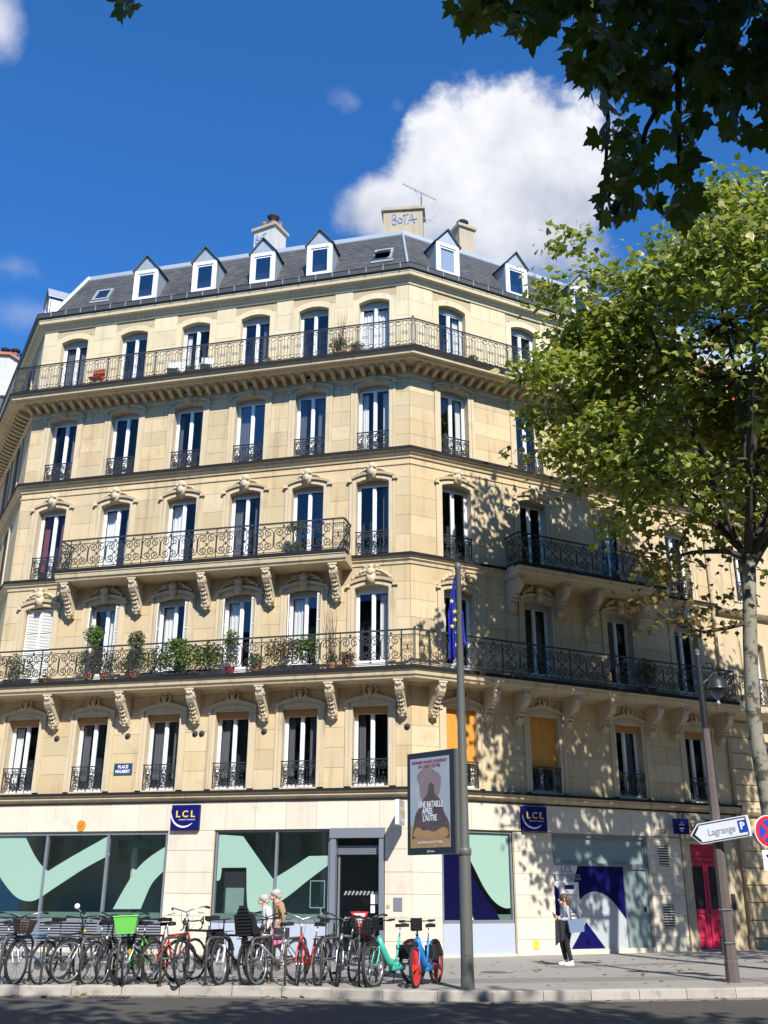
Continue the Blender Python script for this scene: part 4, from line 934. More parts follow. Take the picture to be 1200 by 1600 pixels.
VA = [(-13.79, 3.40, K), (-12.72, 3.35, K), (-12.38, 2.86), (-12.05, 2.5), (-11.78, 2.33, K), (-11.12, 2.7), (-10.55, 2.99), (-9.82, 3.36, K), (-9.70, 2.8, K), (-10.49, 2.43), (-11.04, 2.1), (-11.59, 1.77), (-12.03, 1.49), (-12.32, 1.42), (-12.75, 1.51), (-13.17, 1.84), (-13.61, 2.3), (-14.1, 2.9), (-14.4, 3.38, K)]
VB = [(-7.81, 3.04, K), (-8.31, 2.76), (-8.73, 2.4), (-9.08, 1.85), (-9.41, 1.23, K), (-8.48, 1.24, K), (-8.36, 1.56), (-8.18, 2.0), (-7.81, 2.34, K)]
VC = [(-6.06, 3.38, K), (-5.28, 3.32, K), (-4.83, 2.78), (-4.26, 2.1, K), (-3.73, 2.39), (-3.16, 2.74, K), (-2.56, 2.75, K), (-2.56, 2.48, K), (-3.19, 2.05), (-3.7, 1.66), (-4.22, 1.34), (-4.64, 1.20), (-4.88, 1.16), (-5.05, 1.27), (-5.12, 2.42, K), (-5.91, 2.42, K), (-5.94, 2.05), (-6.06, 2.05, K)]
VD = [(1.80, 3.42, K), (3.42, 3.42, K), (3.42, 1.32, K), (3.22, 1.3), (2.87, 1.46), (2.52, 1.84), (2.24, 2.32), (2.01, 2.7), (1.80, 3.2, K)]
VE = [(1.80, 2.9, K), (2.0, 2.36), (2.23, 2.03), (2.57, 1.56), (2.86, 1.27), (3.03, 1.0, K), (2.16, 1.0, K), (1.97, 1.42), (1.80, 1.7, K)]
decal(SW1, 'L', VA, 'mint', 0.094); decal(SW1, 'L', VB, 'mint', 0.094); decal(SW2, 'L', VC, 'mint', 0.094)
decal(SW1, 'L', [(-9.65, 3.02, K), (-7.82, 3.02, K), (-7.82, 3.26, K), (-9.65, 3.26, K)], 'mint_sheer', 0.5, 'interior_beam', 0, 0.2)
decal(SW3, 'R', VD, 'mint', 0.094); decal(SW3, 'R', VE, 'navy_film_reflection', 0.094); decal(SW3, 'R', [(1.10, 1.0, K), (1.68, 1.0, K), (1.68, 3.42, K), (1.10, 3.42, K)], 'navy_film_reflection', 0.094)  # last sheet: the left pane's dark reflection, put in as navy colour
decal(SW3, 'R', [(1.80, 1.60, K), (2.10, 1.0, K), (1.80, 1.0, K)], 'sign_white', 0.092)
for x in (-9.3, -5.0, -3.2):
    put('column', MB().lathe([(0.14, 0.0), (0.14, 3.9)], 14, (0, 0, 0)).mesh('column', 'offwhite_paint', smooth=True), 'L', x, 1.1 if x == -9.3 else 1.9, 0)
put('shop_floor', MB().box(-14.5, -0.2, 0.2, 4.2, 0.0, 0.03).mesh('shop_floor', 'letter_grey'), 'L', 0, 0, 0)
put('counter', MB().box(-8.0, -7.0, 2.0, 3.0, 0.03, 1.1).mesh('counter', 'letter_grey'), 'L', 0, 0, 0); put('counter', MB().box(-13.2, -11.0, 2.4, 3.0, 0.03, 0.95).mesh('counter', 'panel_white'), 'L', 0, 0, 0)
put('display_panel', MB().box(-5.85, -5.12, 0.20, 0.24, 0.99, 2.38).mesh('display_panel', 'louvre_dark'), 'L', 0, 0, 0, SW2)
put('display_panel', MB().box(-5.78, -5.2, 0.19, 0.199, 1.05, 1.85).mesh('display_panel', 'green_glass'), 'L', 0, 0, 0, SW2)
fr = MB(); fr.box(-3.12, -2.66, 0.16, 0.18, 1.30, 1.325); fr.box(-3.12, -2.66, 0.16, 0.18, 2.035, 2.06); fr.box(-3.12, -3.095, 0.16, 0.18, 1.325, 2.035); fr.box(-2.685, -2.66, 0.16, 0.18, 1.325, 2.035)
put('display_frame', fr.mesh('display_frame', 'mint'), 'L', 0, 0, 0, SW2)
for (F, x0, x1) in (('L', -14.5, -7.8), ('L', -6.1, -2.5), ('R', 1.05, 3.45)):      # frosted strip low on the panes
    put('frosted_strip', MB().box(x0, x1, 0.128, 0.13, 0.98, 1.14).mesh('frosted_strip', 'mint_sheer'), F, 0, 0, 0)
# bank entrance
DF = MB(); DF.box(-2.47, -2.30, -0.03, 0.16, 0.0, 3.24); DF.box(-0.98, -0.82, -0.03, 0.16, 0.0, 3.24); DF.box(-2.49, -0.80, -0.06, 0.16, 3.24, 3.52)
DF.box(-2.30, -0.98, 0.22, 0.26, 2.78, 3.04)
for k in range(5): DF.box(-2.30, -0.98, 0.205, 0.22, 2.79 + k * 0.05, 2.825 + k * 0.05)
DOOR = put('bank_door', DF.mesh('bank_door', 'shop_frame'), 'L', 0, 0, 0)
put('shutter_recess', MB().box(-2.30, -0.98, 0.27, 0.3, 3.04, 3.24).mesh('shutter_recess', 'louvre_dark'), 'L', 0, 0, 0, DOOR)
put('pane', MB().box(-2.24, -1.04, 0.30, 0.312, 0.06, 2.76).mesh('pane', 'door_glass'), 'L', 0, 0, 0, DOOR)
df2 = MB(); df2.box(-2.30, -2.24, 0.28, 0.34, 0.0, 2.78); df2.box(-1.04, -0.98, 0.28, 0.34, 0.0, 2.78); df2.box(-2.24, -1.04, 0.28, 0.34, 0.0, 0.06); put('door_leaf', df2.mesh('door_leaf', 'shop_frame'), 'L', 0, 0, 0, DOOR)
for z in (1.02, 1.72):                                # frosted safety pattern on the door glass
    mb = MB(); r = random.Random(int(z * 10))
    for k in range(9):
        x = -2.12 + k * 0.115; mb.prism([(x, z - 0.06), (x + 0.05, z - 0.06), (x + 0.12, z + r.uniform(0.0, 0.06)), (x + 0.06, z + 0.06)], 0.294, 0.297)
    put('frosted_strip', mb.mesh('frosted_strip', 'letter_grey'), 'L', 0, 0, 0, DOOR)
put('notice', MB().box(-1.30, -1.08, 0.29, 0.294, 1.42, 1.68).mesh('notice', 'sign_white'), 'L', 0, 0, 0, DOOR); put('notice', MB().box(-1.30, -1.16, 0.29, 0.294, 1.18, 1.38).mesh('notice', 'sign_white'), 'L', 0, 0, 0, DOOR)
put('threshold', MB().box(-2.47, -0.82, -0.1, 0.4, 0.0, 0.03).mesh('threshold', 'granite'), 'L', 0, 0, 0, DOOR)
tag(put('wall_plaque', MB().cbox(-0.54, -0.28, -0.06, -0.036, 1.24, 1.60, 0.006).mesh('wall_plaque', 'shop_frame'), 'L', 0, 0, 0, None), 'small grey plaque on the pale stone beside the bank door', 'plaque')
tag(put('doorbell', MB().cbox(-0.74, -0.65, -0.06, -0.036, 1.32, 1.41, 0.006).mesh('doorbell', 'chimney_render'), 'L', 0, 0, 0, None), 'tiny square doorbell between bank door and grey plaque', 'doorbell')
# cash point bay on the right facade
CP = put('cashpoint_front', MB().box(5.02, 7.78, 0.05, 0.12, 0.14, 2.56).mesh('cashpoint_front', 'panel_white'), 'R', 0, 0, 0)
put('plinth', MB().box(5.0, 8.82, 0.0, 0.2, 0.0, 0.14).mesh('plinth', 'cladding'), 'R', 0, 0, 0, CP)
decal(CP, 'R', [(5.98, 2.55, K), (7.775, 2.55, K), (7.775, 0.98, K), (7.4, 1.4), (7.12, 1.65), (6.82, 1.77), (6.57, 1.8), (6.32, 1.76), (6.03, 1.61), (5.7, 1.2), (5.5, 0.9), (5.36, 0.9, K)], 'navy', 0.045, 'graphic_panel', 2, 0.004)
decal(CP, 'R', [(5.30, 0.15, K), (5.40, 0.9), (5.75, 1.3), (6.03, 1.60), (6.32, 1.75), (6.57, 1.79), (6.82, 1.76), (7.12, 1.64), (7.4, 1.39), (7.775, 0.975, K), (7.775, 0.15, K)], 'panel_grey', 0.0445, 'graphic_panel', 2, 0.0003)
decal(CP, 'R', [(5.56, 0.15, K), (6.18, 0.91, K), (6.87, 0.15, K)], 'navy', 0.0405, 'graphic_panel', 0, 0.003)
decal(CP, 'R', [(5.025, 2.0, K), (5.2, 1.85, K), (5.2, 1.0, K), (5.025, 0.9, K)], 'navy', 0.044, 'graphic_panel', 0, 0.005)
tf = MB(); tf.box(5.0, 8.82, 0.02, 0.14, 2.56, 2.64); tf.box(5.0, 5.06, 0.02, 0.14, 2.64, 3.5); tf.box(8.74, 8.82, 0.02, 0.14, 0.14, 3.5); tf.box(5.06, 8.74, 0.02, 0.14, 3.40, 3.5); tf.box(7.78, 7.84, 0.02, 0.14, 0.14, 2.56); tf.box(7.84, 8.74, 0.02, 0.14, 2.47, 2.56)
put('cashpoint_frame', tf.mesh('cashpoint_frame', 'shop_frame'), 'R', 0, 0, 0, CP)
put('transom_panel', MB().box(5.06, 8.74, 0.09, 0.12, 2.64, 3.40).mesh('transom_panel', 'green_glass'), 'R', 0, 0, 0, CP)
SD = put('service_door', MB().box(7.84, 8.74, 0.07, 0.12, 0.14, 2.47).mesh('service_door', 'green_glass'), 'R', 0, 0, 0)
put('handle', MB().box(8.56, 8.63, 0.03, 0.07, 1.2, 1.34).mesh('handle', 'sign_black'), 'R', 0, 0, 0, SD)
for s_, z_, nm in (('LCL', 2.43, 0.22), ('EXPRESS', 2.20, 0.22)):
    put('lettering', text_mesh(s_, 0.25, 'letter_grey', 0.012, 1.1), 'R', 5.54, 0.03, z_, CP)
A = MB(); A.box(5.20, 5.30, -0.02, 0.05, 1.0, 2.07); A.box(5.82, 5.92, -0.02, 0.05, 1.0, 2.07); A.box(5.30, 5.82, -0.02, 0.05, 1.72, 2.07); A.box(5.30, 5.82, -0.02, 0.05, 1.0, 1.12); A.box(5.30, 5.82, 0.04, 0.05, 1.12, 1.72)
A.prism([(5.30, 1.12), (5.82, 1.12), (5.82, 1.17), (5.30, 1.17)], -0.08, 0.04)
ATM = tag(put('cash_machine', A.mesh('cash_machine', 'panel_white'), 'R', 0, 0, 0, None), 'pale grey cash machine set into the blue and white bank front', 'cash machine')
put('screen', MB().box(5.38, 5.74, -0.024, -0.021, 1.86, 1.98).mesh('screen', 'sign_navy'), 'R', 0, 0, 0, ATM); put('keypad', MB().box(5.42, 5.70, -0.078, -0.04, 1.17, 1.19).mesh('keypad', 'letter_grey'), 'R', 0, 0, 0, ATM)
tag(put('notice_sticker', MB().box(4.10, 4.30, -0.05, -0.037, 0.18, 0.42).mesh('notice_sticker', 'yellow_plastic'), 'R', 0, 0, 0, None), 'small yellow notice low on the stone pier left of the cash point', 'notice')
def wall_vent(x0, x1, z0, z1, n, nm):
    f = MB(); f.box(x0 - 0.06, x0, -0.055, -0.036, z0 - 0.06, z1 + 0.06); f.box(x1, x1 + 0.06, -0.055, -0.036, z0 - 0.06, z1 + 0.06); f.box(x0, x1, -0.055, -0.036, z0 - 0.06, z0); f.box(x0, x1, -0.055, -0.036, z1, z1 + 0.06)
    v = put('wall_vent', f.mesh('wall_vent', 'cladding'), 'R', 0, 0, 0); put('vent_back', MB().box(x0, x1, -0.040, -0.037, z0, z1).mesh('vent_back', 'louvre_dark'), 'R', 0, 0, 0, v)
    h = (z1 - z0) / n; s_ = MB().add([(-0.5, -0.05, 0), (0.5, -0.05, 0), (0.5, -0.042, h * 0.4), (-0.5, -0.042, h * 0.4), (-0.5, -0.045, -0.005), (0.5, -0.045, -0.005)], [(0, 1, 2, 3), (4, 5, 1, 0)]).mesh('slat', 'cladding')
    for k in range(n): put('slat', s_, 'R', (x0 + x1) / 2, 0, z0 + k * h + h * 0.3, v, SCL(x1 - x0, 1, 1))
wall_vent(9.24, 9.70, 2.58, 3.30, 9, ''); wall_vent(9.24, 9.70, 0.70, 1.42, 9, ''); wall_vent(9.23, 9.68, 3.62, 3.76, 3, ''); wall_vent(3.1, 3.75, 3.60, 3.72, 3, '')
# red entrance door with stone jambs
jm = MB()
for xa, xb in ((10.27, 10.66), (12.14, 12.56)):
    jm.box(xa, xb, -0.10, 0.3, 0.0, 0.55); jm.box(xa + 0.03, xb - 0.03, -0.07, 0.3, 0.55, 3.32); jm.box(xa + 0.10, xb - 0.10, -0.095, -0.07, 0.7, 3.2)
jm.box(10.27, 12.56, -0.10, 0.3, 3.32, 3.42); jm.box(10.20, 12.63, -0.22, 0.0, 3.98, 4.10); jm.box(10.24, 12.59, -0.16, 0.0, 4.10, 4.30); jm.box(10.3, 12.5, -0.04, 0.3, 3.42, 3.98)
put('door_surround', jm.mesh('door_surround', 'trim_stone'), 'R', 0, 0, 0)
om = MB(); r = random.Random(3)
for k in range(26): x = 10.5 + k * 0.07; om.ball((x, -0.06, 3.68 + 0.13 * math.sin(k * 1.3)), (0.07, 0.06, 0.08), 6, 4)
om.ball((11.4, -0.1, 3.7), (0.2, 0.12, 0.22), 8, 6)
for k in range(11): om.box(10.32 + k * 0.2, 10.42 + k * 0.2, -0.19, -0.14, 3.88, 3.975)
put('carved_lintel', om.mesh('carved_lintel', 'carved_stone'), 'R', 0, 0, 0)
RD = MB(); RD.box(10.66, 12.14, 0.16, 0.24, 0.05, 3.32)
for xa in (10.70, 11.42):
    xb = xa + 0.68
    RD.box(xa, xa + 0.10, 0.12, 0.16, 0.08, 2.75); RD.box(xb - 0.10, xb, 0.12, 0.16, 0.08, 2.75); RD.box(xa + 0.1, xb - 0.1, 0.12, 0.16, 2.62, 2.75); RD.box(xa + 0.1, xb - 0.1, 0.12, 0.16, 1.15, 1.28); RD.box(xa + 0.1, xb - 0.1, 0.12, 0.16, 0.08, 0.3)
    RD.box(xa + 0.18, xb - 0.18, 0.135, 0.16, 0.40, 1.05)
RD.box(10.66, 12.14, 0.10, 0.16, 2.80, 2.90); RD.box(10.66, 12.14, 0.12, 0.16, 2.96, 3.02)
RDO = put('entrance_door', RD.mesh('entrance_door', 'red_door'), 'R', 0, 0, 0)
for xa in (10.80, 11.52):
    put('door_pane', MB().box(xa, xa + 0.48, 0.150, 0.158, 1.28, 2.62).mesh('door_pane', 'louvre_dark'), 'R', 0, 0, 0, RDO)
    for k in range(4):
        for q_, d_ in ((0.03, 1), (0.45, -1)): gm = MB(); c_scroll(gm, xa + q_, 1.47 + k * 0.31, 0.15, 0.07, d_, 0.01, 8); put('door_grille', gm.mesh('door_grille', 'iron'), 'R', 0, 0.145, 0, RDO)
put('handle', MB().ball((11.3, 0.10, 1.1), 0.035).mesh('handle', 'steel'), 'R', 0, 0, 0, RDO); put('step', MB().box(10.5, 12.3, -0.18, 0.2, 0.0, 0.05).mesh('step', 'granite'), 'R', 0, 0, 0, RDO)
tag(put('door_intercom', MB().cbox(12.24, 12.40, -0.13, -0.075, 1.25, 1.75, 0.01).mesh('door_intercom', 'soot'), 'R', 0, 0, 0, None), 'dark intercom panel on the stone jamb right of the red door', 'intercom')
tag(put('house_number', MB().cbox(11.3, 11.52, -0.245, -0.225, 4.0, 4.12, 0.003).mesh('house_number', 'plaque_blue'), 'R', 0, 0, 0, None), 'small blue house number plate over the red door', 'plate')
dp = MB(); dp.tube([(12.95, -0.09, 0.5), (12.95, -0.09, 22.5)], 0.055, 8)
for z in (2.5, 5.5, 9.5, 13.5, 17): dp.tube([(12.95, -0.09, z), (12.95, -0.09, z + 0.07)], 0.068, 8)
dp.tube([(12.95, -0.09, 0.0), (12.95, -0.09, 0.5)], 0.085, 8)
put('downpipe', dp.mesh('downpipe', 'chimney_render', smooth=True), 'R', 0, 0, 0)

# ================================================================== signs on the building
def swoosh(cx, cz, r, y, wd=0.035, a0=R(185), a1=R(325), mt='sign_white', sx=1.0):
    mb = MB(); n = 18; P = []; Q = []
    for i in range(n + 1):
        u = i / n; a = a0 + (a1 - a0) * u; t = wd * math.sin(math.pi * u) ** 0.7 * 0.5 + 0.002
        P.append((cx + sx * (r + t) * math.cos(a), cz + (r + t) * math.sin(a))); Q.append((cx + sx * (r - t) * math.cos(a), cz + (r - t) * math.sin(a)))
    for i in range(n): mb.quad((P[i][0], y, P[i][1]), (P[i + 1][0], y, P[i + 1][1]), (Q[i + 1][0], y, Q[i + 1][1]), (Q[i][0], y, Q[i][1]))
    return mb.mesh('swoosh', mt)
L1, L2, L3 = text_mesh('L', 0.27, 'sign_yellow', 0.004, 1.15, bold=0.006), text_mesh('C', 0.27, 'sign_yellow', 0.004, 1.1, bold=0.006), text_mesh('BANQUE ET ASSURANCE', 0.048, 'sign_white', 0.002, 1.0)
def bank_sign(F, xc, zc, label, M=None):
    S = tag(put('bank_sign', MB().box(xc - 0.46, xc + 0.46, -0.16, -0.036, zc - 0.37, zc + 0.37).mesh('bank_sign', 'sign_navy'), F, 0, 0, 0, None), label, 'sign', 'navy bank signs on the facade')
    for ch, x in ((L1, -0.24), (L2, 0.0), (L1, 0.25)): put('lettering', ch, F, xc + x, -0.166, zc + 0.09, S)
    put('lettering', L3, F, xc + 0.07, -0.164, zc - 0.07, S); put('swoosh', swoosh(0, 0, 0.40, 0, 0.05, R(178), R(315), sx=1.05), F, xc - 0.04, -0.163, zc + 0.12, S)
bank_sign('L', -7.12, 3.88, 'navy square bank sign with yellow letters above the left shop windows')
bank_sign('R', 4.28, 3.90, 'navy square bank sign with yellow letters above the cash point pier')
# projecting blade sign near the corner
Mb = FL @ T(-0.22, 0, 0)
BS = tag(obj('blade_sign', MB().box(-0.06, 0.06, -0.95, -0.25, 3.55, 4.24).mesh('blade_sign', 'panel_white'), None, Mb), 'grey projecting bank sign near the building corner half behind the poster', 'sign')
obj('bracket', MB().box(-0.03, 0.03, -0.25, -0.03, 3.8, 3.98).mesh('bracket', 'shop_frame'), BS, Mb)
for s in (-1, 1):
    Ms = Mb @ T(0.063 * s, -0.6, 3.9) @ RZ(R(90 * s))
    obj('sign_face', MB().box(-0.33, 0.33, -0.003, 0.003, -0.33, 0.33).mesh('sign_face', 'letter_grey' if s > 0 else 'sign_navy'), BS, Ms)
    obj('lettering', text_mesh('LCL', 0.24, 'sign_yellow', 0.003, 1.15), BS, Ms @ T(0, -0.008, 0.05)); obj('swoosh', swoosh(0, 0.1, 0.33, -0.008, 0.04), BS, Ms)
# small projecting sign beside the red door
Ms = FR @ T(10.0, -0.42, 3.84) @ RZ(R(-8))
ES = tag(obj('blade_sign', MB().box(-0.28, 0.28, -0.05, 0.05, -0.24, 0.24).mesh('blade_sign', 'sign_navy'), None, Ms), 'small navy projecting sign beside the red door', 'sign')
obj('bracket', MB().box(-0.03, 0.03, 0.05, 0.42, 0.0, 0.06).mesh('bracket', 'iron'), ES, Ms); obj('bracket', MB().box(0.1, 0.14, -0.02, 0.02, 0.24, 0.42).mesh('bracket', 'iron'), ES, Ms)
for s_, sz, z_ in (('LCL', 0.06, 0.12), ('EXPRESS', 0.06, 0.05)): obj('lettering', text_mesh(s_, sz, 'sign_white', 0.002, 1.0), ES, Ms @ T(0, -0.055, z_))
obj('pictogram', MB().box(-0.09, 0.09, -0.053, -0.051, -0.08, -0.05).mesh('pictogram', 'sign_white'), ES, Ms); obj('pictogram', swoosh(0, -0.10, 0.05, -0.053, 0.02), ES, Ms)
# street name plate
SP_ = tag(put('street_plate', MB().box(-9.77, -9.13, -0.03, -0.012, 5.21, 5.58).mesh('street_plate', 'plaque_green'), 'L', 0, 0, 0, None), 'dark blue street name plate on the first floor wall', 'sign')
put('plate_face', MB().box(-9.735, -9.165, -0.034, -0.031, 5.245, 5.545).mesh('plate_face', 'plaque_blue'), 'L', 0, 0, 0, SP_)
put('lettering', text_mesh('PLACE', 0.135, 'sign_white', 0.002, 0.95, bold=0.004), 'L', -9.45, -0.037, 5.465, SP_); put('lettering', text_mesh('MAUBERT', 0.135, 'sign_white', 0.002, 0.85, bold=0.004), 'L', -9.45, -0.037, 5.32, SP_)
OS = tag(put('round_badge', MB().prism([(0.155 * math.cos(a * 0.3927), 0.17 * math.sin(a * 0.3927)) for a in range(16)], -0.05, -0.036).mesh('round_badge', 'orange_sign'), 'L', -10.71, 0, 3.68, None), 'small round orange badge on the pale stone above the left shop window', 'badge')
put('badge_mark', (lambda m: (m.ball((-0.05, -0.052, 0.04), (0.025, 0.004, 0.04), 6, 4), m.ball((0.04, -0.052, 0.05), (0.025, 0.004, 0.04), 6, 4), m.tube([(-0.07, -0.052, -0.06), (0.06, -0.052, 0.02)], 0.014, 4), m)[-1])(MB()).mesh('badge_mark', 'blind_wood'), 'L', -10.71, 0, 3.68, OS)
rs = MB().lathe([(0.001, 0.05), (0.04, 0.045), (0.05, 0.02), (0.085, 0.025), (0.10, 0.0)], 12); rs.xf(RX(R(90))); rs = rs.mesh('wall_boss', 'soot', smooth=True)
for x in (-11.96, -9.4, -7.05, -6.82, -4.72, -0.12): put('wall_boss', rs, 'L', x, -0.015, 6.44)
# ================================================================== ground
tag(obj('road', MB().box(-300, 300, -300, 300, -0.6, -0.17).mesh('road', 'asphalt')), kind='structure')
KERB = [(-60, 19.6), (-25, 20.5), (-12.0, 21.0), (-7.33, 21.16), (-3.68, 21.33), (-1.8, 21.12), (-0.6, 20.75), (0.51, 20.47), (2.17, 20.40), (3.65, 20.70), (5.55, 21.08), (7.53, 21.49), (12, 22.5), (25, 26), (60, 38)]
def resample(pts, step):
    P = [Vector((a, b, 0)) for a, b in pts]; C = []
    for i in range(len(P) - 1):
        p0, p1, p2, p3 = P[max(i - 1, 0)], P[i], P[i + 1], P[min(i + 2, len(P) - 1)]
        for k in range(12):
            t = k / 12; C.append(0.5 * ((2 * p1) + (-p0 + p2) * t + (2 * p0 - 5 * p1 + 4 * p2 - p3) * t * t + (-p0 + 3 * p1 - 3 * p2 + p3) * t ** 3))
    C.append(P[-1]); out = [C[0]]; acc = 0
    for i in range(1, len(C)):
        d = (C[i] - C[i - 1]).length; acc += d
        if acc >= step: out.append(C[i]); acc = 0
    return out
KP = resample(KERB, 0.95)
inner = offset_path(KP, -0.30)
sw = MB(); top = [(p.x, p.y, 0.0) for p in inner] + [(60, 90, 0), (-60, 90, 0)]
sw.add(top, [tuple(range(len(top)))]); sw.f[0] = tuple(reversed(sw.f[0])) if False else sw.f[0]
PAV = tag(obj('pavement', sw.mesh('pavement', 'pavement')), kind='structure')
KB = tag(empty('kerb', T(0, 21, 0)), kind='structure')
for i in range(len(KP) - 1):
    a, b = KP[i], KP[i + 1]; d = (b - a); L = d.length; d.normalize(); M = Matrix(((d.x, -d.y, 0, (a.x + b.x) / 2), (d.y, d.x, 0, (a.y + b.y) / 2), (0, 0, 1, 0), (0, 0, 0, 1)))
    if abs(a.x) > 22: continue
    j = rnd.uniform(-0.004, 0.004); hl = L / 2 - 0.006
    mb = MB(); pr = [(-0.0, -0.30), (0.025, -0.012), (0.055, 0.010 + j), (0.31, 0.012 + j), (0.31, -0.3)]
    mb.prism([(p[0], p[1]) for p in pr], -hl, hl, axis='x'); obj('kerb_stone', mb.mesh('kerb_stone', 'granite'), KB, M)
gs = sweep([(0.02, -0.169), (0.30, -0.169), (0.30, -0.163), (0.0, -0.160)], KP); tag(obj('gutter_channel', gs.mesh('gutter_channel', 'gutter_stone')), kind='structure')
mh = tag(obj('manhole_cover', MB().lathe([(0.0, 0.012), (0.31, 0.012), (0.33, 0.0)], 24).mesh('manhole_cover', 'rack'), None, T(2.6, 25.4, 0.0)), 'round dark manhole cover set flat in the pavement near the lamp pole', 'manhole')
# grey worn line in the road
tag(obj('road_joint', MB().box(-0.03, 0.03, -1.8, 1.8, -0.169, -0.1655).mesh('road_joint', 'gutter_stone'), None, T(0.2, 17.2, 0) @ RZ(R(-32))), kind='structure')

for (x, y, a, wd, ln_) in ((4.2, 23.4, 12, 0.55, 3.2), (-1.6, 24.6, -8, 0.7, 2.4), (9.2, 24.0, 20, 0.5, 2.0), (6.6, 28.4, 26, 0.35, 2.6)):
    tag(obj('pavement_patch', MB().box(-ln_, ln_, -wd, wd, 0.0005, 0.004).mesh('pavement_patch', 'trench'), PAV, T(x, y, 0) @ RZ(R(a))))
tag(obj('drain_cover', (lambda m: [m.box(-0.35 + k * 0.1, -0.29 + k * 0.1, -0.2, 0.2, -0.162, -0.15) for k in range(8)] and m)(MB()).mesh('drain_cover', 'rack'), None, T(-5.2, 20.95, 0)), 'small iron drain grating in the gutter at the kerb', 'drain')
# ================================================================== neighbouring buildings
NB = tag(empty('apartment_building', FR @ T(14, 0, 0)), 'pale coursed stone building behind the plane tree, right of the red door', 'building')
def nput(name, me, x, y, z, parent=NB, extra=None): return put(name, me, 'R', x, y, z, parent, extra)
NX = [14.95, 17.9, 20.9, 23.9]; NF = [(1.2, 3.3), (4.9, 7.0), (8.3, 10.75), (12.3, 14.4), (16.1, 18.3), (19.7, 21.6)]
nh = [(x - 0.55, x + 0.55, a, b) for x in NX for a, b in NF]
nw = nput('wall', wall_mesh('R', nh, 13.12, 26.0, 0.0, 22.4, 0.08).mesh('wall', 'stone'), 0, 0, 0)
nput('side_wall', MB().box(13.12, 13.4, 0.081, 6.0, 0.0, 23.6).mesh('side_wall', 'stone'), 0, 0, 0); nput('interior_wall', MB().box(13.5, 26, 0.9, 1.0, 0.0, 22.4).mesh('interior_wall', 'interior'), 0, 0, 0)
for k in range(13):                                   # rusticated base courses
    za = 0.35 + k * 0.56
    for j, (xa, xb) in enumerate(((13.13, 14.35), (15.55, 17.3))):
        o = 0.0
        nput('stone_block', MB().cbox(xa + 0.01, xb - 0.01, 0.0, 0.08, za + 0.012, za + 0.548, 0.018).mesh('stone_block', 'stone'), o, 0, 0, nw)
for x in NX:
    for i, (a, b) in enumerate(NF):
        s = MB(); ring(s, arch(0.5, a, b - 0.1, b), arch(0.68, a, b, b + 0.15), 0.02, 0.02); ring(s, arch(0.68, a, b, b + 0.15), arch(0.68, a, b, b + 0.15), 0.02, 0.08); ring(s, arch(0.5, a, b - 0.1, b), arch(0.5, a, b - 0.1, b), 0.35, 0.02)
        nput('window_surround', s.mesh('window_surround', 'trim_stone'), x, 0, 0)
        f = MB(); f.box(-0.5, -0.42, 0.3, 0.36, a, b); f.box(0.42, 0.5, 0.3, 0.36, a, b); f.box(-0.05, 0.05, 0.29, 0.36, a, b); f.box(-0.42, 0.42, 0.3, 0.36, b - 0.2, b); f.box(-0.42, 0.42, 0.3, 0.36, a, a + 0.15)
        wn = nput('window', f.mesh('window', 'white_paint'), x, 0, 0)
        nput('pane', MB().box(-0.42, 0.42, 0.335, 0.34, a, b).mesh('pane', 'glass'), x, 0, 0, wn)
        if i in (1, 3, 4): nput('window_guard', GUARD[3], x, 0.0, a, NB, SCL(0.9, 1, 1))
for z0, z1, o in ((4.3, 4.6, 0.2), (7.7, 8.15, 0.6), (11.7, 12.0, 0.2), (15.4, 15.8, 0.2), (18.95, 19.25, 0.85), (22.2, 22.7, 0.35)):
    nput('cornice', MB().prism([(0.07, z0), (-o * 0.6, z0 + 0.05), (-o, (z0 + z1) / 2), (-o, z1), (0.07, z1)], 13.13, 26.0, axis='x').mesh('cornice', 'trim_stone'), 0, 0, 0)
for k in range(24): nput('modillion', md, 13.4 + k * 0.4, 0.0, 0.22)
nb5 = nput('handrail', MB().box(13.2, 26, -0.8, -0.76, 20.25, 20.3).mesh('handrail', 'iron'), 0, 0, 0); lay(NB, 'R', 13.2, 20.0, -0.78, 19.25, BP, U5, post5, 4)
nb2 = nput('handrail', MB().box(13.4, 26, -0.55, -0.51, 9.15, 9.2).mesh('handrail', 'iron'), 0, 0, 0); lay(NB, 'R', 13.4, 19.6, -0.53, 8.15, SP, U2, post2, 4)
nr = MB().prism([(0.0, 22.7), (1.5, 25.4), (5.5, 26.2), (5.5, 22.7)], 13.45, 26.0, axis='x'); nput('roof', nr.mesh('roof', 'zinc'), 0, 0, 0)
tag(nput('awning', MB().prism([(-0.02, 21.5), (-0.9, 20.7), (-0.9, 20.62), (-0.02, 21.42)], 14.0, 15.9, axis='x').mesh('awning', 'awning'), 0, 0, 0, None), 'orange awning over a top floor window of the right-hand building', 'awning')
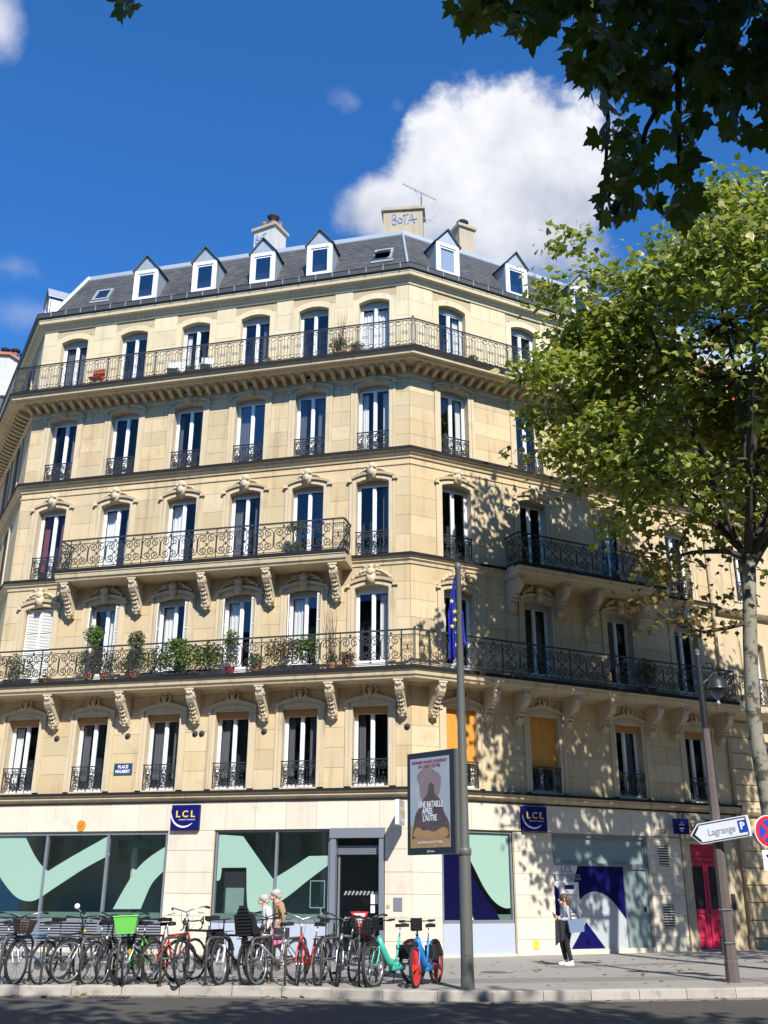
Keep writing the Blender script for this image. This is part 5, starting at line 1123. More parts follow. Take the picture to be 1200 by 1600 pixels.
# far building at the left edge
FB = tag(empty('apartment_building', T(-22, 48, 0)), 'white rendered building with chimney pots at the far left edge', 'building')
obj('wall', MB().box(-34, -19.2, 47.0, 60, 0, 24.9).mesh('wall', 'white_render'), FB)
obj('roof', MB().prism([(-35, 24.9), (-18.75, 24.9), (-18.9, 25.2), (-22, 26.6), (-35, 26.6)], 46.3, 60).mesh('roof', 'roof_edge'), FB)
obj('chimney', MB().prism([(-24, 26.0), (-18.75, 26.0), (-18.75, 27.55), (-19.9, 28.35), (-24, 28.5)], 46.6, 48.2).mesh('chimney', 'white_render'), FB)
obj('chimney_cap', MB().prism([(-24, 28.5), (-19.9, 28.36), (-18.6, 27.5), (-18.6, 27.68), (-19.9, 28.5), (-24, 28.65)], 46.45, 48.3).mesh('chimney_cap', 'terracotta'), FB)
for x, z in ((-19.95, 28.45), (-19.45, 28.15), (-19.05, 27.9), (-18.75, 27.65), (-20.5, 28.5)):
    obj('chimney_pot', pot(x, 47.3, z, 0.15, 0.42).mesh('chimney_pot', 'terracotta', smooth=True), FB)
    obj('cowl', MB().lathe([(0.12, 0.4), (0.12, 0.5), (0.24, 0.56), (0.26, 0.64), (0.1, 0.74), (0.001, 0.76)], 10, (x, 47.3, z)).mesh('cowl', 'soot', smooth=True), FB)
obj('lower_wall', MB().box(-34, -17.6, 43.5, 46.2, 0, 19.8).mesh('lower_wall', 'trim_stone'), FB); obj('lower_roof', MB().prism([(43.2, 19.8), (46.25, 23.0), (46.25, 19.8)], -34, -17.4, axis='x').mesh('lower_roof', 'zinc'), FB)
# television aerial on the roof
AN = MB(); ax, ay = 1.47, 33.5
AN.tube([(ax, ay, 25.9), (ax, ay, 28.35)], 0.03, 6)
AT = tag(obj('television_antenna', AN.mesh('television_antenna', 'galvanised')), 'thin metal television aerial beside the chimney with three pots', 'antenna')
bm_ = MB(); d0, d1 = Vector((0.70, ay, 28.98)), Vector((2.05, ay - 0.1, 28.10)); bm_.tube([d0, d1], 0.016, 5)
for k in range(14):
    p = d0.lerp(d1, k / 13); h = 0.10 + 0.004 * k; bm_.tube([p + Vector((0.03, -0.16, -h * 0.3)), p + Vector((0.0, 0.16, h))], 0.007, 4)
bm_.tube([d1 + Vector((0.05, 0, 0.32)), d1 + Vector((0.16, 0, 0.05)), d1 + Vector((-0.15, 0, -0.32))], 0.012, 4); bm_.tube([(ax, ay, 28.3), (ax, ay, 28.55)], 0.02, 5)
bm_.tube([(ax, ay, 28.1), (ax - 0.25, ay, 28.65)], 0.012, 4)
obj('boom', bm_.mesh('boom', 'galvanised'), AT)
b2 = MB(); b2.tube([(1.3, ay, 27.45), (2.1, ay, 27.0)], 0.012, 4); b2.tube([(1.65, ay - 0.1, 26.95), (2.1, ay + 0.1, 27.55)], 0.010, 4); b2.tube([(1.2, ay, 26.85), (1.7, ay, 26.8)], 0.012, 4)
obj('boom', b2.mesh('boom', 'galvanised'), AT)

# unseen house rows, added and sized to darken the panes and block sky fill
def far_row(label, M, x0, x1, h):
    OB = tag(empty('apartment_building', M), label, 'building')
    ohl = [(x - 0.6, x + 0.6, z, z + 2.1) for x in range(int(x0) + 2, int(x1) - 1, 3) for z in (4.6, 8.0, 11.4, 14.8, 18.2)]
    obj('wall', wall_mesh('R', ohl, x0, x1, -0.17, h, 0.0).mesh('wall', 'stone'), OB, M)
    obj('interior_wall', MB().box(x0, x1, 0.5, 0.7, 0, h).mesh('interior_wall', 'interior'), OB, M); obj('cornice', MB().box(x0 - 0.3, x1 + 0.3, -0.6, 6, h, h + 0.5).mesh('cornice', 'trim_stone'), OB, M)
    obj('roof', MB().prism([(-0.2, h + 0.5), (1.5, h + 3.0), (11, h + 3.5), (11, h + 0.5)], x0, x1, axis='x').mesh('roof', 'slate'), OB, M)
far_row('unseen long stone building across the street, added to darken the left window panes', T(-30, -21, 0) @ RZ(R(180)), -75, 95, 24.0)
far_row('unseen stone building added at right to darken the right window panes', T(52, 20, 0) @ RZ(R(-90)), -60, 60, 24.0)
# ================================================================== street furniture
px0, py0 = 1.62, 20.80
PO = MB(); prof = [(0.135, 0.0), (0.125, 0.3), (0.115, 2.45), (0.112, 2.5), (0.10, 2.6), (0.085, 5.0), (0.062, 8.3), (0.075, 8.32), (0.075, 8.42), (0.02, 8.47)]
FP = tag(obj('flag_pole', PO.lathe(prof, 20).mesh('flag_pole', 'pole_grey', smooth=True), None, T(px0, py0, 0)), 'tall tapered grey pole by the kerb carrying a poster panel', 'pole')
obj('base_door', MB().box(-0.045, 0.045, -0.128, -0.11, 0.6, 1.0).mesh('base_door', 'pole_grey'), FP, T(px0, py0, 0))
obj('pole_collar', MB().lathe([(0.12, 2.40), (0.135, 2.42), (0.135, 2.52), (0.12, 2.54)], 18).mesh('pole_collar', 'pole_grey', smooth=True), FP, T(px0, py0, 0))
# poster panel beside the pole
pa = R(-46); PM = T(px0, py0, 0) @ RZ(pa) @ T(-0.17, -0.0, 0)     # local x from -1.3 (far, left) to 0
PM = T(px0 - 0.10, py0 - 0.02, 0) @ RZ(pa)
W0, W1, Z0, Z1 = -1.34, -0.02, 2.43, 4.46
PB = tag(obj('poster_panel', MB().box(W0, W1, -0.10, 0.06, Z0, Z1).mesh('poster_panel', 'lamp_dark'), None, PM), 'framed film poster panel hung on the grey pole by the kerb', 'billboard')
obj('frame_edge', MB().box(W1, W1 + 0.05, -0.09, 0.05, Z0, Z1).mesh('frame_edge', 'pole_grey'), PB, PM)
fx0, fx1, fz0, fz1 = W0 + 0.09, W1 - 0.12, Z0 + 0.13, Z1 - 0.12
obj('poster_sheet', MB().box(fx0, fx1, -0.104, -0.101, fz0, fz1).mesh('poster_sheet', 'poster_sky'), PB, PM)
def pdecal(pts, mt, lay_, it=2, name='poster_print'):
    P2 = smooth_poly(pts, it); me = bpy.data.meshes.new(name); bm = bmesh.new(); wv = fx1 - fx0; hv = fz1 - fz0
    bm.faces.new([bm.verts.new((fx0 + u * wv, -0.105 - 0.0008 * lay_, fz0 + v * hv)) for u, v in P2]); bmesh.ops.triangulate(bm, faces=bm.faces)
    bm.to_mesh(me); bm.free(); me.materials.append(MAT[mt]); return obj(name, me, PB, PM)
pdecal([(0, 0, K), (1, 0, K), (1, 0.27, K), (0.85, 0.24), (0.6, 0.20), (0.4, 0.24), (0.2, 0.20), (0, 0.26, K)], 'poster_sand', 1)
pdecal([(0.17, 0.79), (0.22, 0.84), (0.35, 0.885), (0.52, 0.89), (0.60, 0.86), (0.66, 0.83), (0.78, 0.80), (0.80, 0.70), (0.76, 0.60), (0.70, 0.54), (0.30, 0.52), (0.24, 0.60), (0.27, 0.68), (0.20, 0.74)], 'poster_rose', 2)
pdecal([(0.04, 0.10, K), (0.08, 0.24), (0.13, 0.38), (0.24, 0.44), (0.30, 0.52), (0.42, 0.575), (0.46, 0.60), (0.455, 0.66), (0.48, 0.70), (0.54, 0.715), (0.60, 0.695), (0.62, 0.65), (0.61, 0.60), (0.66, 0.57), (0.78, 0.52), (0.83, 0.42), (0.88, 0.34), (0.95, 0.31), (0.99, 0.20), (0.98, 0.09, K), (0.75, 0.12), (0.5, 0.09), (0.25, 0.12)], 'poster_brown', 3)
pdecal([(0.06, 0.12), (0.10, 0.20), (0.20, 0.24), (0.34, 0.18), (0.45, 0.20), (0.60, 0.16), (0.80, 0.22), (0.95, 0.20), (0.97, 0.11), (0.6, 0.09), (0.3, 0.10)], 'poster_sand', 4)
wv, hv = fx1 - fx0, fz1 - fz0
for s_, u, v, sz, xs, mt in (('VISIONNAIRE, HILARANT, BOULEVERSANT', 0.5, 0.955, 0.085, 0.62, 'poster_red'), ("UN CHEF-D'ŒUVRE", 0.5, 0.905, 0.10, 0.72, 'poster_red'), 
        ('UNE BATAILLE', 0.52, 0.47, 0.17, 0.62, 'sign_white'), ('APRÈS', 0.44, 0.395, 0.17, 0.62, 'sign_white'), ("L'AUTRE", 0.50, 0.32, 0.17, 0.62, 'sign_white'), ('AU CINÉMA LE 24 SEPTEMBRE', 0.5, 0.055, 0.07, 0.75, 'sign_white')):
    obj('lettering', text_mesh(s_, sz, mt, 0.001, xs, bold=0.004 if sz > 0.1 else 0.0), PB, PM @ T(fx0 + u * wv, -0.111, fz0 + v * hv))
obj('lettering', text_mesh('JCDecaux', 0.055, 'sign_white', 0.001, 0.9), PB, PM @ T((W0 + W1) / 2, -0.104, Z0 + 0.06))
# flag hanging limp
fm = MB(); nu, nv = 14, 22; vs = []
def flagp(u, v):
    z = 8.16 - v * 1.78; wd = 0.02 + 0.15 * min(1, v * 2.2) * (1 - 0.25 * v); x = -0.07 - u * wd - 0.02 * v; y = 0.09 * math.sin(u * 9 + v * 1.5) * (0.3 + 0.7 * v) - 0.05 * u; z -= 0.16 * u * (0.3 + v) * math.sin(u * 2.6)
    return (x, y, z)
for j in range(nv + 1):
    for i in range(nu + 1): vs.append(flagp(i / nu, j / nv))
fm.add(vs, [(j * (nu + 1) + i, j * (nu + 1) + i + 1, (j + 1) * (nu + 1) + i + 1, (j + 1) * (nu + 1) + i) for j in range(nv) for i in range(nu)])
off = len(fm.v); vs2 = []
for j in range(14):
    for i in range(7): u, v = i / 6, j / 13; vs2.append((0.05 + 0.10 * u * (0.3 + v * 0.7), -0.03 + 0.05 * math.sin(u * 7 + v * 2), 7.35 - v * 0.72 - 0.12 * u * math.sin(v * 3)))
fm.add(vs2, [(j * 7 + i, j * 7 + i + 1, (j + 1) * 7 + i + 1, (j + 1) * 7 + i) for j in range(13) for i in range(6)])
me = fm.mesh('flag', 'flag_blue', smooth=True); FLG = tag(obj('flag', me, None, T(px0, py0, 0)), 'limp blue flag with yellow stars hanging at the top of the grey pole', 'flag'); md_ = FLG.modifiers.new('solid', 'SOLIDIFY'); md_.thickness = 0.006
def star(r): return [(r * (1 if k % 2 == 0 else 0.4) * math.sin(k * math.pi / 5), r * (1 if k % 2 == 0 else 0.4) * math.cos(k * math.pi / 5)) for k in range(10)]
for (x, z, a) in ((-0.16, 7.55, 0.2), (-0.10, 7.32, -0.1), (-0.10, 7.14, 0.3), (-0.16, 7.00, 0.1)):
    obj('star', MB().prism(star(0.055), -0.004, 0.0).mesh('star', 'flag_yellow'), FLG, T(px0 + x, py0 - 0.155, z) @ RZ(a) @ RY(a))
# lamp post with bracket lantern
lx, ly = 7.30, 22.85
LP = MB(); LP.lathe([(0.15, 0.0), (0.145, 0.4), (0.135, 0.42), (0.115, 3.2), (0.085, 5.2), (0.075, 5.22), (0.06, 7.0), (0.02, 7.05)], 8)
LPO = tag(obj('lamp_post', LP.mesh('lamp_post', 'post_mauve'), None, T(lx, ly, 0)), 'brown street lamp post with dark dome lantern in front of the red door', 'lamp post')
obj('upper_shaft', MB().lathe([(0.082, 5.2), (0.065, 6.9), (0.03, 7.0)], 10).mesh('upper_shaft', 'lamp_dark'), LPO, T(lx, ly, 0))
la = MB(); la.tube([(0, 0, 6.55), (0.15, 0, 6.72), (0.30, 0, 6.72), (0.36, 0, 6.55), (0.36, 0, 6.42)], 0.025, 6); la.tube([(0, 0, 6.2), (0.2, 0, 6.35), (0.33, 0, 6.5)], 0.015, 5)
obj('bracket', la.mesh('bracket', 'lamp_dark'), LPO, T(lx, ly, 0))
obj('lantern', MB().lathe([(0.03, 0.42), (0.06, 0.34), (0.15, 0.30), (0.22, 0.20), (0.26, 0.06), (0.28, 0.03), (0.28, 0.0), (0.25, 0.0), (0.20, 0.15)], 18, (0.36, 0, 6.08)).mesh('lantern', 'lamp_dark', smooth=True), LPO, T(lx, ly, 0))
obj('globe', MB().lathe([(0.15, 0.05), (0.16, -0.02), (0.12, -0.12), (0.05, -0.18), (0.02, -0.24), (0.045, -0.27), (0.05, -0.30), (0.02, -0.34), (0.001, -0.35)], 14, (0.36, 0, 6.08)).mesh('globe', 'letter_grey', smooth=True), LPO, T(lx, ly, 0))
obj('hatch', MB().box(-0.17, -0.13, -0.05, 0.05, 0.55, 0.85).mesh('hatch', 'soot'), LPO, T(lx, ly, 0))
for z in (1.4, 0.75): obj('band', MB().lathe([(0.155, z), (0.16, z + 0.01), (0.155, z + 0.02)], 8).mesh('band', 'steel'), LPO, T(lx, ly, 0))
# direction sign on the post
DM_ = T(lx + 0.02, ly - 0.22, 3.0) @ RZ(R(-33)) @ RY(R(-8))
arrow = [(-0.66, 0.0), (-0.46, 0.215), (0.62, 0.215), (0.62, -0.215), (-0.46, -0.215)]; arrow_in = [(-0.615, 0.0), (-0.44, 0.185), (0.585, 0.185), (0.585, -0.185), (-0.44, -0.185)]
DS = tag(obj('direction_sign', MB().prism(arrow, -0.05, 0.09).mesh('direction_sign', 'sign_white'), None, DM_), 'white arrow shaped direction sign pointing left on the lamp post', 'sign')
ln = MB(); mb = ln
for (a, b, c, d) in [(arrow_in[i], arrow_in[(i + 1) % 5], None, None) for i in range(5)]: mb.tube([(a[0], -0.052, a[1]), (b[0], -0.052, b[1])], 0.010, 4)
mb.prism([(-0.615, 0.0), (-0.47, 0.15), (-0.43, 0.15), (-0.555, 0.0), (-0.43, -0.15), (-0.47, -0.15)], -0.054, -0.05)
obj('sign_border', ln.mesh('sign_border', 'sign_black'), DS, DM_); obj('lettering', text_mesh('Lagrange', 0.20, 'letter_grey', 0.002, 0.85), DS, DM_ @ T(0.03, -0.054, -0.01))
obj('parking_panel', MB().box(0.40, 0.57, -0.055, -0.051, -0.12, 0.13).mesh('parking_panel', 'sign_blue'), DS, DM_); obj('lettering', text_mesh('P', 0.20, 'sign_white', 0.002, 1.0, bold=0.008), DS, DM_ @ T(0.485, -0.058, 0.01))
obj('clamp', MB().box(-0.12, 0.12, 0.09, 0.2, -0.06, 0.06).mesh('clamp', 'pole_grey'), DS, DM_)
# no stopping sign at the right edge
NM = T(8.22, 22.25, 0) @ RZ(R(12))
NS = tag(obj('no_stopping_sign', MB().tube([(0.06, 0.06, 0), (0.06, 0.06, 3.3)], 0.035, 8).mesh('no_stopping_sign', 'galvanised'), None, NM), 'round red and blue no stopping sign with white plates at right edge', 'sign')
def disc(r, y0, y1, z, n=32, x=0.0): return MB().prism([(x + r * math.cos(2 * math.pi * k / n), z + r * math.sin(2 * math.pi * k / n)) for k in range(n)], y0, y1)
obj('disc', disc(0.335, 0.0, 0.03, 2.96).mesh('disc', 'sign_white'), NS, NM); obj('ring', disc(0.315, -0.003, -0.001, 2.96).mesh('ring', 'sign_red'), NS, NM); obj('field', disc(0.235, -0.006, -0.004, 2.96).mesh('field', 'sign_blue'), NS, NM)
cr = MB()
for a in (R(45), R(-45)): c_, s_ = math.cos(a), math.sin(a); cr.prism([(p[0] * c_ - p[1] * s_, 2.96 + p[0] * s_ + p[1] * c_) for p in ((-0.25, -0.035), (0.25, -0.035), (0.25, 0.035), (-0.25, 0.035))], -0.009 - 0.001 * (a > 0), -0.007)
obj('cross', cr.mesh('cross', 'sign_red'), NS, NM)
for z, h in ((2.49, 0.19), (2.28, 0.20)):
    obj('plate', MB().box(-0.22, 0.26, 0.0, 0.025, z - h / 2, z + h / 2).mesh('plate', 'sign_white'), NS, NM)
tw = MB(); tw.box(-0.14, -0.02, -0.004, -0.001, 2.46, 2.49); tw.tube([(-0.14, -0.003, 2.47), (-0.04, -0.003, 2.53), (0.0, -0.003, 2.50)], 0.010, 4); tw.box(0.02, 0.14, -0.004, -0.001, 2.46, 2.49); tw.ball((-0.11, -0.003, 2.45), (0.02, 0.003, 0.02), 6, 4); tw.ball((0.05, -0.003, 2.45), (0.02, 0.003, 0.02), 6, 4)
obj('pictogram', tw.mesh('pictogram', 'sign_black'), NS, NM)
for i, s_ in enumerate(('LES', 'TRAVAUX', '2 ROUES')): obj('lettering', text_mesh(s_, 0.06, 'sign_black', 0.001, 0.9), NS, NM @ T(0.03, -0.004, 2.34 - i * 0.055))
# small inverted triangle sign at the bicycle stands
YM = T(-0.47, 22.4, 0) @ RZ(R(5))
YS = tag(obj('give_way_sign', MB().tube([(0, 0.04, 0), (0, 0.04, 1.35)], 0.02, 8).mesh('give_way_sign', 'galvanised'), None, YM), 'small red bordered triangle sign above the bicycles by the bank door', 'sign')
obj('plate', MB().prism([(-0.19, 1.34), (0.19, 1.34), (0.0, 0.97)], 0.0, 0.02).mesh('plate', 'sign_red'), YS, YM); obj('field', MB().prism([(-0.125, 1.305), (0.125, 1.305), (0.0, 1.06)], -0.004, -0.001).mesh('field', 'sign_white'), YS, YM)
yb = MB()
for x in (-0.045, 0.045): yb.tube([(x + 0.03 * math.cos(a), -0.006, 1.235 + 0.03 * math.sin(a)) for a in [k * 0.785 for k in range(8)]], 0.006, 4, closed=True)
yb.tube([(-0.045, -0.006, 1.235), (-0.01, -0.006, 1.28), (0.045, -0.006, 1.235)], 0.006, 4); obj('pictogram', yb.mesh('pictogram', 'sign_black'), YS, YM)
# bicycle stands: bent tube hoops
hoop = MB(); P = [(-0.36, 0, 0), (-0.36, 0, 0.62)] + [(-0.36 + 0.13 - 0.13 * math.cos(a), 0, 0.62 + 0.13 * math.sin(a)) for a in (0.4, 0.8, 1.2, 1.57)] + [(0.36 - 0.13 + 0.13 * math.sin(a), 0, 0.62 + 0.13 * math.cos(a)) for a in (0.0, 0.4, 0.8, 1.2, 1.57)] + [(0.36, 0, 0)]
hoop.tube(P, 0.023, 8); hoop.tube([(-0.36, 0, 0.42), (0.36, 0, 0.42)], 0.02, 8)
for x in (-0.36, 0.36): hoop.lathe([(0.06, 0.0), (0.06, 0.012), (0.03, 0.014)], 10, (x, 0, 0))
hoop = hoop.mesh('bicycle_stand', 'rack', smooth=True)
HX = [-7.25, -6.45, -5.72, -5.0, -4.15, -3.28, -2.40, -1.72, -1.02, -0.28]
HN = ['leftmost hoop, under the wicker basket', 'second hoop from the left, beside the pale blue bicycle', 'third hoop from the left, before the vent grille', 'hoop left of the lime basket', 'hoop behind the red road bicycle', 'hoop between the tall city bicycle and the white fork', 'hoop below the child seat', 'hoop left of the red city bicycle', 'hoop right of the red city bicycle', 'rightmost hoop, below the triangle sign']
for x, nm in zip(HX, HN):
    yk = 22.05 + 0.03 * (x + 4) * (1 if x < -2 else -0.2)
    tag(obj('bicycle_stand', hoop, None, T(x, yk - 0.28, 0) @ RZ(R(66)) @ SCL(1.14, 1.14, 1.14)), 'dark steel bicycle stand: ' + nm, 'bicycle stand', 'bent steel bicycle stands')
# ================================================================== bicycles
def wheel_meshes(r, spokes, rimm, fat):
    k = (round(r, 3), spokes, rimm, fat)
    if k in wheel_meshes.c: return wheel_meshes.c[k]
    t = MB(); n = 28; t.tube([(r * math.cos(2 * math.pi * i / n), 0, r * math.sin(2 * math.pi * i / n)) for i in range(n)], fat, 6, closed=True)
    rm = MB(); rr = r - fat - 0.008; rm.tube([(rr * math.cos(2 * math.pi * i / n), 0, rr * math.sin(2 * math.pi * i / n)) for i in range(n)], 0.013, 5, closed=True)
    sp = MB()
    if spokes == 'mag':
        for i in range(5): a = 2 * math.pi * i / 5; sp.tube([(0, 0, 0), (rr * math.cos(a), 0, rr * math.sin(a))], [0.06, 0.03], 5)
    else:
        for i in range(spokes):
            a = 2 * math.pi * i / spokes; s = 0.025 if i % 2 else -0.025; sp.tube([(0.02 * math.cos(a + 1), s, 0.02 * math.sin(a + 1)), (rr * math.cos(a), 0, rr * math.sin(a))], 0.0026, 3, caps=False)
    sp.tube([(0, -0.05, 0), (0, 0.05, 0)], 0.025, 8)
    wheel_meshes.c[k] = (t.mesh('wheel', 'rubber', smooth=True), rm.mesh('rim', rimm, smooth=True), sp.mesh('spokes', 'bike_silver' if spokes != 'mag' else rimm)); return wheel_meshes.c[k]
wheel_meshes.c = {}
def bicycle(x, y, head, label, frame='bike_black', style='city', fork=None, rim=None, bar='city', basket=None, child=False, fenders=False, rack=False, steer=0.0, lean=3.0, S=1.18, extra=None, saddle_z=0.93, bag=None, light=None):
    M = T(x, y, 0) @ RZ(head) @ RX(R(lean)) @ SCL(S, S, S)
    B = tag(empty('bicycle', M), label, 'bicycle', 'bicycles parked at the stands')
    rim = rim or ('bike_black' if rnd.random() < 0.55 else 'bike_silver'); fork = fork or frame; rental = style == 'rental'
    r = 0.335 if not rental else 0.325; fat = 0.02 if style in ('city', 'step') else (0.014 if style == 'road' else 0.028)
    xr, xf = -0.52, 0.55; bb = (-0.06, 0, 0.28); st = (-0.19, 0, 0.74); ht = (0.36, 0, 0.80); hb = (0.40, 0, 0.62); rw = (xr, 0, r)
    def ptube(mb, a, b, rad): mb.tube([a, b], rad, 7)
    f = MB()
    if style == 'step':
        P = [hb, (0.30, 0, 0.48), (0.12, 0, 0.33), bb]; f.tube(P, 0.022, 7); P2 = [(0.37, 0, 0.74), (0.24, 0, 0.58), (0.06, 0, 0.44), (-0.11, 0, 0.42)]; f.tube(P2, 0.018, 7)
    elif rental:
        f.tube([(0.37, 0, 0.74), (0.28, 0, 0.58), (0.14, 0, 0.38), (0.0, 0, 0.30), (-0.12, 0, 0.30)], [0.05, 0.062, 0.068, 0.065, 0.05], 8)
        f.box(-0.26, 0.06, -0.055, 0.055, 0.22, 0.34)
    else:
        ptube(f, st, (0.355, 0, 0.765), 0.019); ptube(f, bb, hb, 0.022)
    ptube(f, bb, st, 0.019); ptube(f, ht, hb, 0.024)
    for s in (-1, 1):
        ptube(f, (bb[0], s * 0.035, bb[2]), (xr, s * 0.06, r), 0.010); ptube(f, (st[0], s * 0.03, st[2] - 0.06), (xr, s * 0.06, r), 0.009)
    obj('frame', f.mesh('frame', frame, smooth=True), B, M)
    # steering group turns about the head tube
    SM = M @ T(0.38, 0, 0.70) @ RZ(steer) @ T(-0.38, 0, -0.70)
    fk = MB()
    for s in (-1, 1): fk.tube([(0.405, s * 0.035, 0.60), (0.44, s * 0.055, 0.52), (0.50, s * 0.055, 0.40), (xf, s * 0.055, r)], 0.014 if style != 'mtb' else 0.02, 6)
    fk.tube([(0.405, -0.045, 0.60), (0.405, 0.045, 0.60)], 0.018, 6); obj('fork', fk.mesh('fork', fork, smooth=True), B, SM)
    tm, rmm, spm = wheel_meshes(r, 'mag' if rental and rim == 'rental_red' else 18, rim, fat)
    for wx, MM in ((xr, M), (xf, SM)):
        wo = obj('wheel', tm, B, MM @ T(wx, 0, r)); ra = RY(rnd.uniform(0, 1)); obj('rim', rmm, wo, MM @ T(wx, 0, r)); obj('spokes', spm, wo, MM @ T(wx, 0, r) @ ra)
    h = MB(); hz = 1.02
    stem_top = (0.335, 0, hz - 0.02); h.tube([(0.365, 0, 0.79), stem_top], 0.014, 6)
    G = []                                            # grips and brake levers, one piece each
    if bar == 'road':
        for s in (-1, 1): h.tube([stem_top, (0.40, s * 0.02, hz - 0.06), (0.41, s * 0.17, hz - 0.06), (0.46, s * 0.20, hz - 0.06), (0.50, s * 0.205, hz - 0.11), (0.48, s * 0.21, hz - 0.18), (0.41, s * 0.21, hz - 0.20)], 0.013, 6); G.append(('brake_lever', MB().tube([(0.47, s * 0.20, hz - 0.05), (0.52, s * 0.205, hz + 0.0), (0.53, s * 0.205, hz - 0.12)], 0.016, 5)))
    elif bar == 'flat':
        h.tube([(0.35, -0.30, hz + 0.0), (0.38, -0.06, hz - 0.01), (0.38, 0.06, hz - 0.01), (0.35, 0.30, hz)], 0.012, 6)
        for s in (-1, 1): G.append(('grip', MB().tube([(0.352, s * 0.20, hz), (0.345, s * 0.32, hz)], 0.019, 6)))
    else:
        h.tube([(0.20, -0.29, hz + 0.06), (0.30, -0.25, hz + 0.075), (0.40, -0.07, hz + 0.03), (0.37, 0, hz), (0.40, 0.07, hz + 0.03), (0.30, 0.25, hz + 0.075), (0.20, 0.29, hz + 0.06)], 0.012, 6)
        for s in (-1, 1): G.append(('grip', MB().tube([(0.26, s * 0.265, hz + 0.07), (0.15, s * 0.30, hz + 0.055)], 0.019, 6)))
    for s in (-1, 1):
        if bar != 'road': G.append(('brake_lever', MB().tube([(0.352, s * 0.19, hz), (0.42, s * 0.22, hz - 0.02), (0.40, s * 0.29, hz - 0.02)], 0.007, 4)))
    cb = MB(); cb.tube([(0.38, 0.05, hz), (0.46, 0.05, hz - 0.1), (0.42, 0.03, 0.72)], 0.004, 4); obj('cable', cb.mesh('cable', 'black_plastic'), B, SM); cb = MB(); cb.tube([(0.38, -0.08, hz), (0.50, -0.03, hz - 0.12), (0.30, 0, 0.72)], 0.004, 4); obj('cable', cb.mesh('cable', 'black_plastic'), B, SM)
    ho = obj('handlebar', h.mesh('handlebar', 'bike_black' if bar != 'city' or rental or rnd.random() < 0.6 else 'bike_silver', smooth=True), B, SM)
    for gn_, gm_ in G: obj(gn_, gm_.mesh(gn_, 'black_plastic'), ho, SM)
    sd = MB(); ps = (-0.225, 0, saddle_z - 0.04); sd.tube([st, ps], 0.013, 6)
    obj('seat_post', sd.mesh('seat_post', 'bike_silver', smooth=True), B, M)
    sm = MB(); sm.prism([(0.11, 0.018), (0.0, 0.03), (-0.09, 0.085), (-0.16, 0.075), (-0.16, -0.075), (-0.09, -0.085), (0.0, -0.03), (0.11, -0.018)], saddle_z - 0.03, saddle_z + 0.025, axis='z'); sm.ball((-0.11, 0, saddle_z + 0.015), (0.06, 0.075, 0.025), 8, 5)
    obj('saddle', sm.mesh('saddle', 'black_plastic'), B, M @ T(-0.225, 0, 0))
    ck = MB(); ck.tube([(bb[0], -0.05, bb[2]), (bb[0], -0.065, bb[2])], 0.095 if not rental else 0.1, 16); ck.tube([(bb[0], -0.07, bb[2]), (bb[0] + 0.11, -0.08, bb[2] - 0.12)], 0.011, 5); ck.tube([(bb[0], 0.05, bb[2]), (bb[0] - 0.11, 0.08, bb[2] + 0.12)], 0.011, 5)
    ck.tube([(bb[0], -0.06, bb[2] + 0.09), (xr, -0.06, r + 0.035)], 0.006, 4); ck.tube([(bb[0], -0.06, bb[2] - 0.09), (xr, -0.06, r - 0.035)], 0.006, 4); ck.tube([(xr, -0.05, r), (xr, -0.065, r)], 0.045, 10)
    co = obj('crankset', ck.mesh('crankset', 'steel' if style != 'rental' else 'bike_black'), B, M)
    obj('pedal', MB().box(bb[0] + 0.07, bb[0] + 0.16, -0.17, -0.09, bb[2] - 0.135, bb[2] - 0.11).mesh('pedal', 'black_plastic'), co, M); obj('pedal', MB().box(bb[0] - 0.16, bb[0] - 0.07, 0.09, 0.17, bb[2] + 0.11, bb[2] + 0.135).mesh('pedal', 'black_plastic'), co, M)
    if fenders or rental or style == 'step':
        for wx in (xr, xf):
            lo, hi = (R(20), R(165)) if wx == xr else (R(60), R(190)); fm_ = MB().tube([(wx + (r + fat + 0.012) * math.cos(a), 0, r + (r + fat + 0.012) * math.sin(a)) for a in [lo + (hi - lo) * k / 10 for k in range(11)]], 0.018 if not rental else 0.03, 4)
            obj('mudguard', fm_.mesh('mudguard', 'bike_black' if not rental else 'black_plastic'), B, M if wx == xr else SM)
    if rack or child:
        rk = MB(); rk.tube([(-0.28, 0.06, 0.72), (-0.78, 0.06, 0.72), (-0.78, -0.06, 0.72), (-0.28, -0.06, 0.72)], 0.008, 5)
        for s in (-1, 1): rk.tube([(-0.6, s * 0.06, 0.72), (xr, s * 0.07, r)], 0.006, 4); rk.tube([(-0.45, s * 0.06, 0.72), (-0.45, -s * 0.06, 0.72)], 0.006, 4)
        obj('luggage_rack', rk.mesh('luggage_rack', 'bike_black'), B, M)
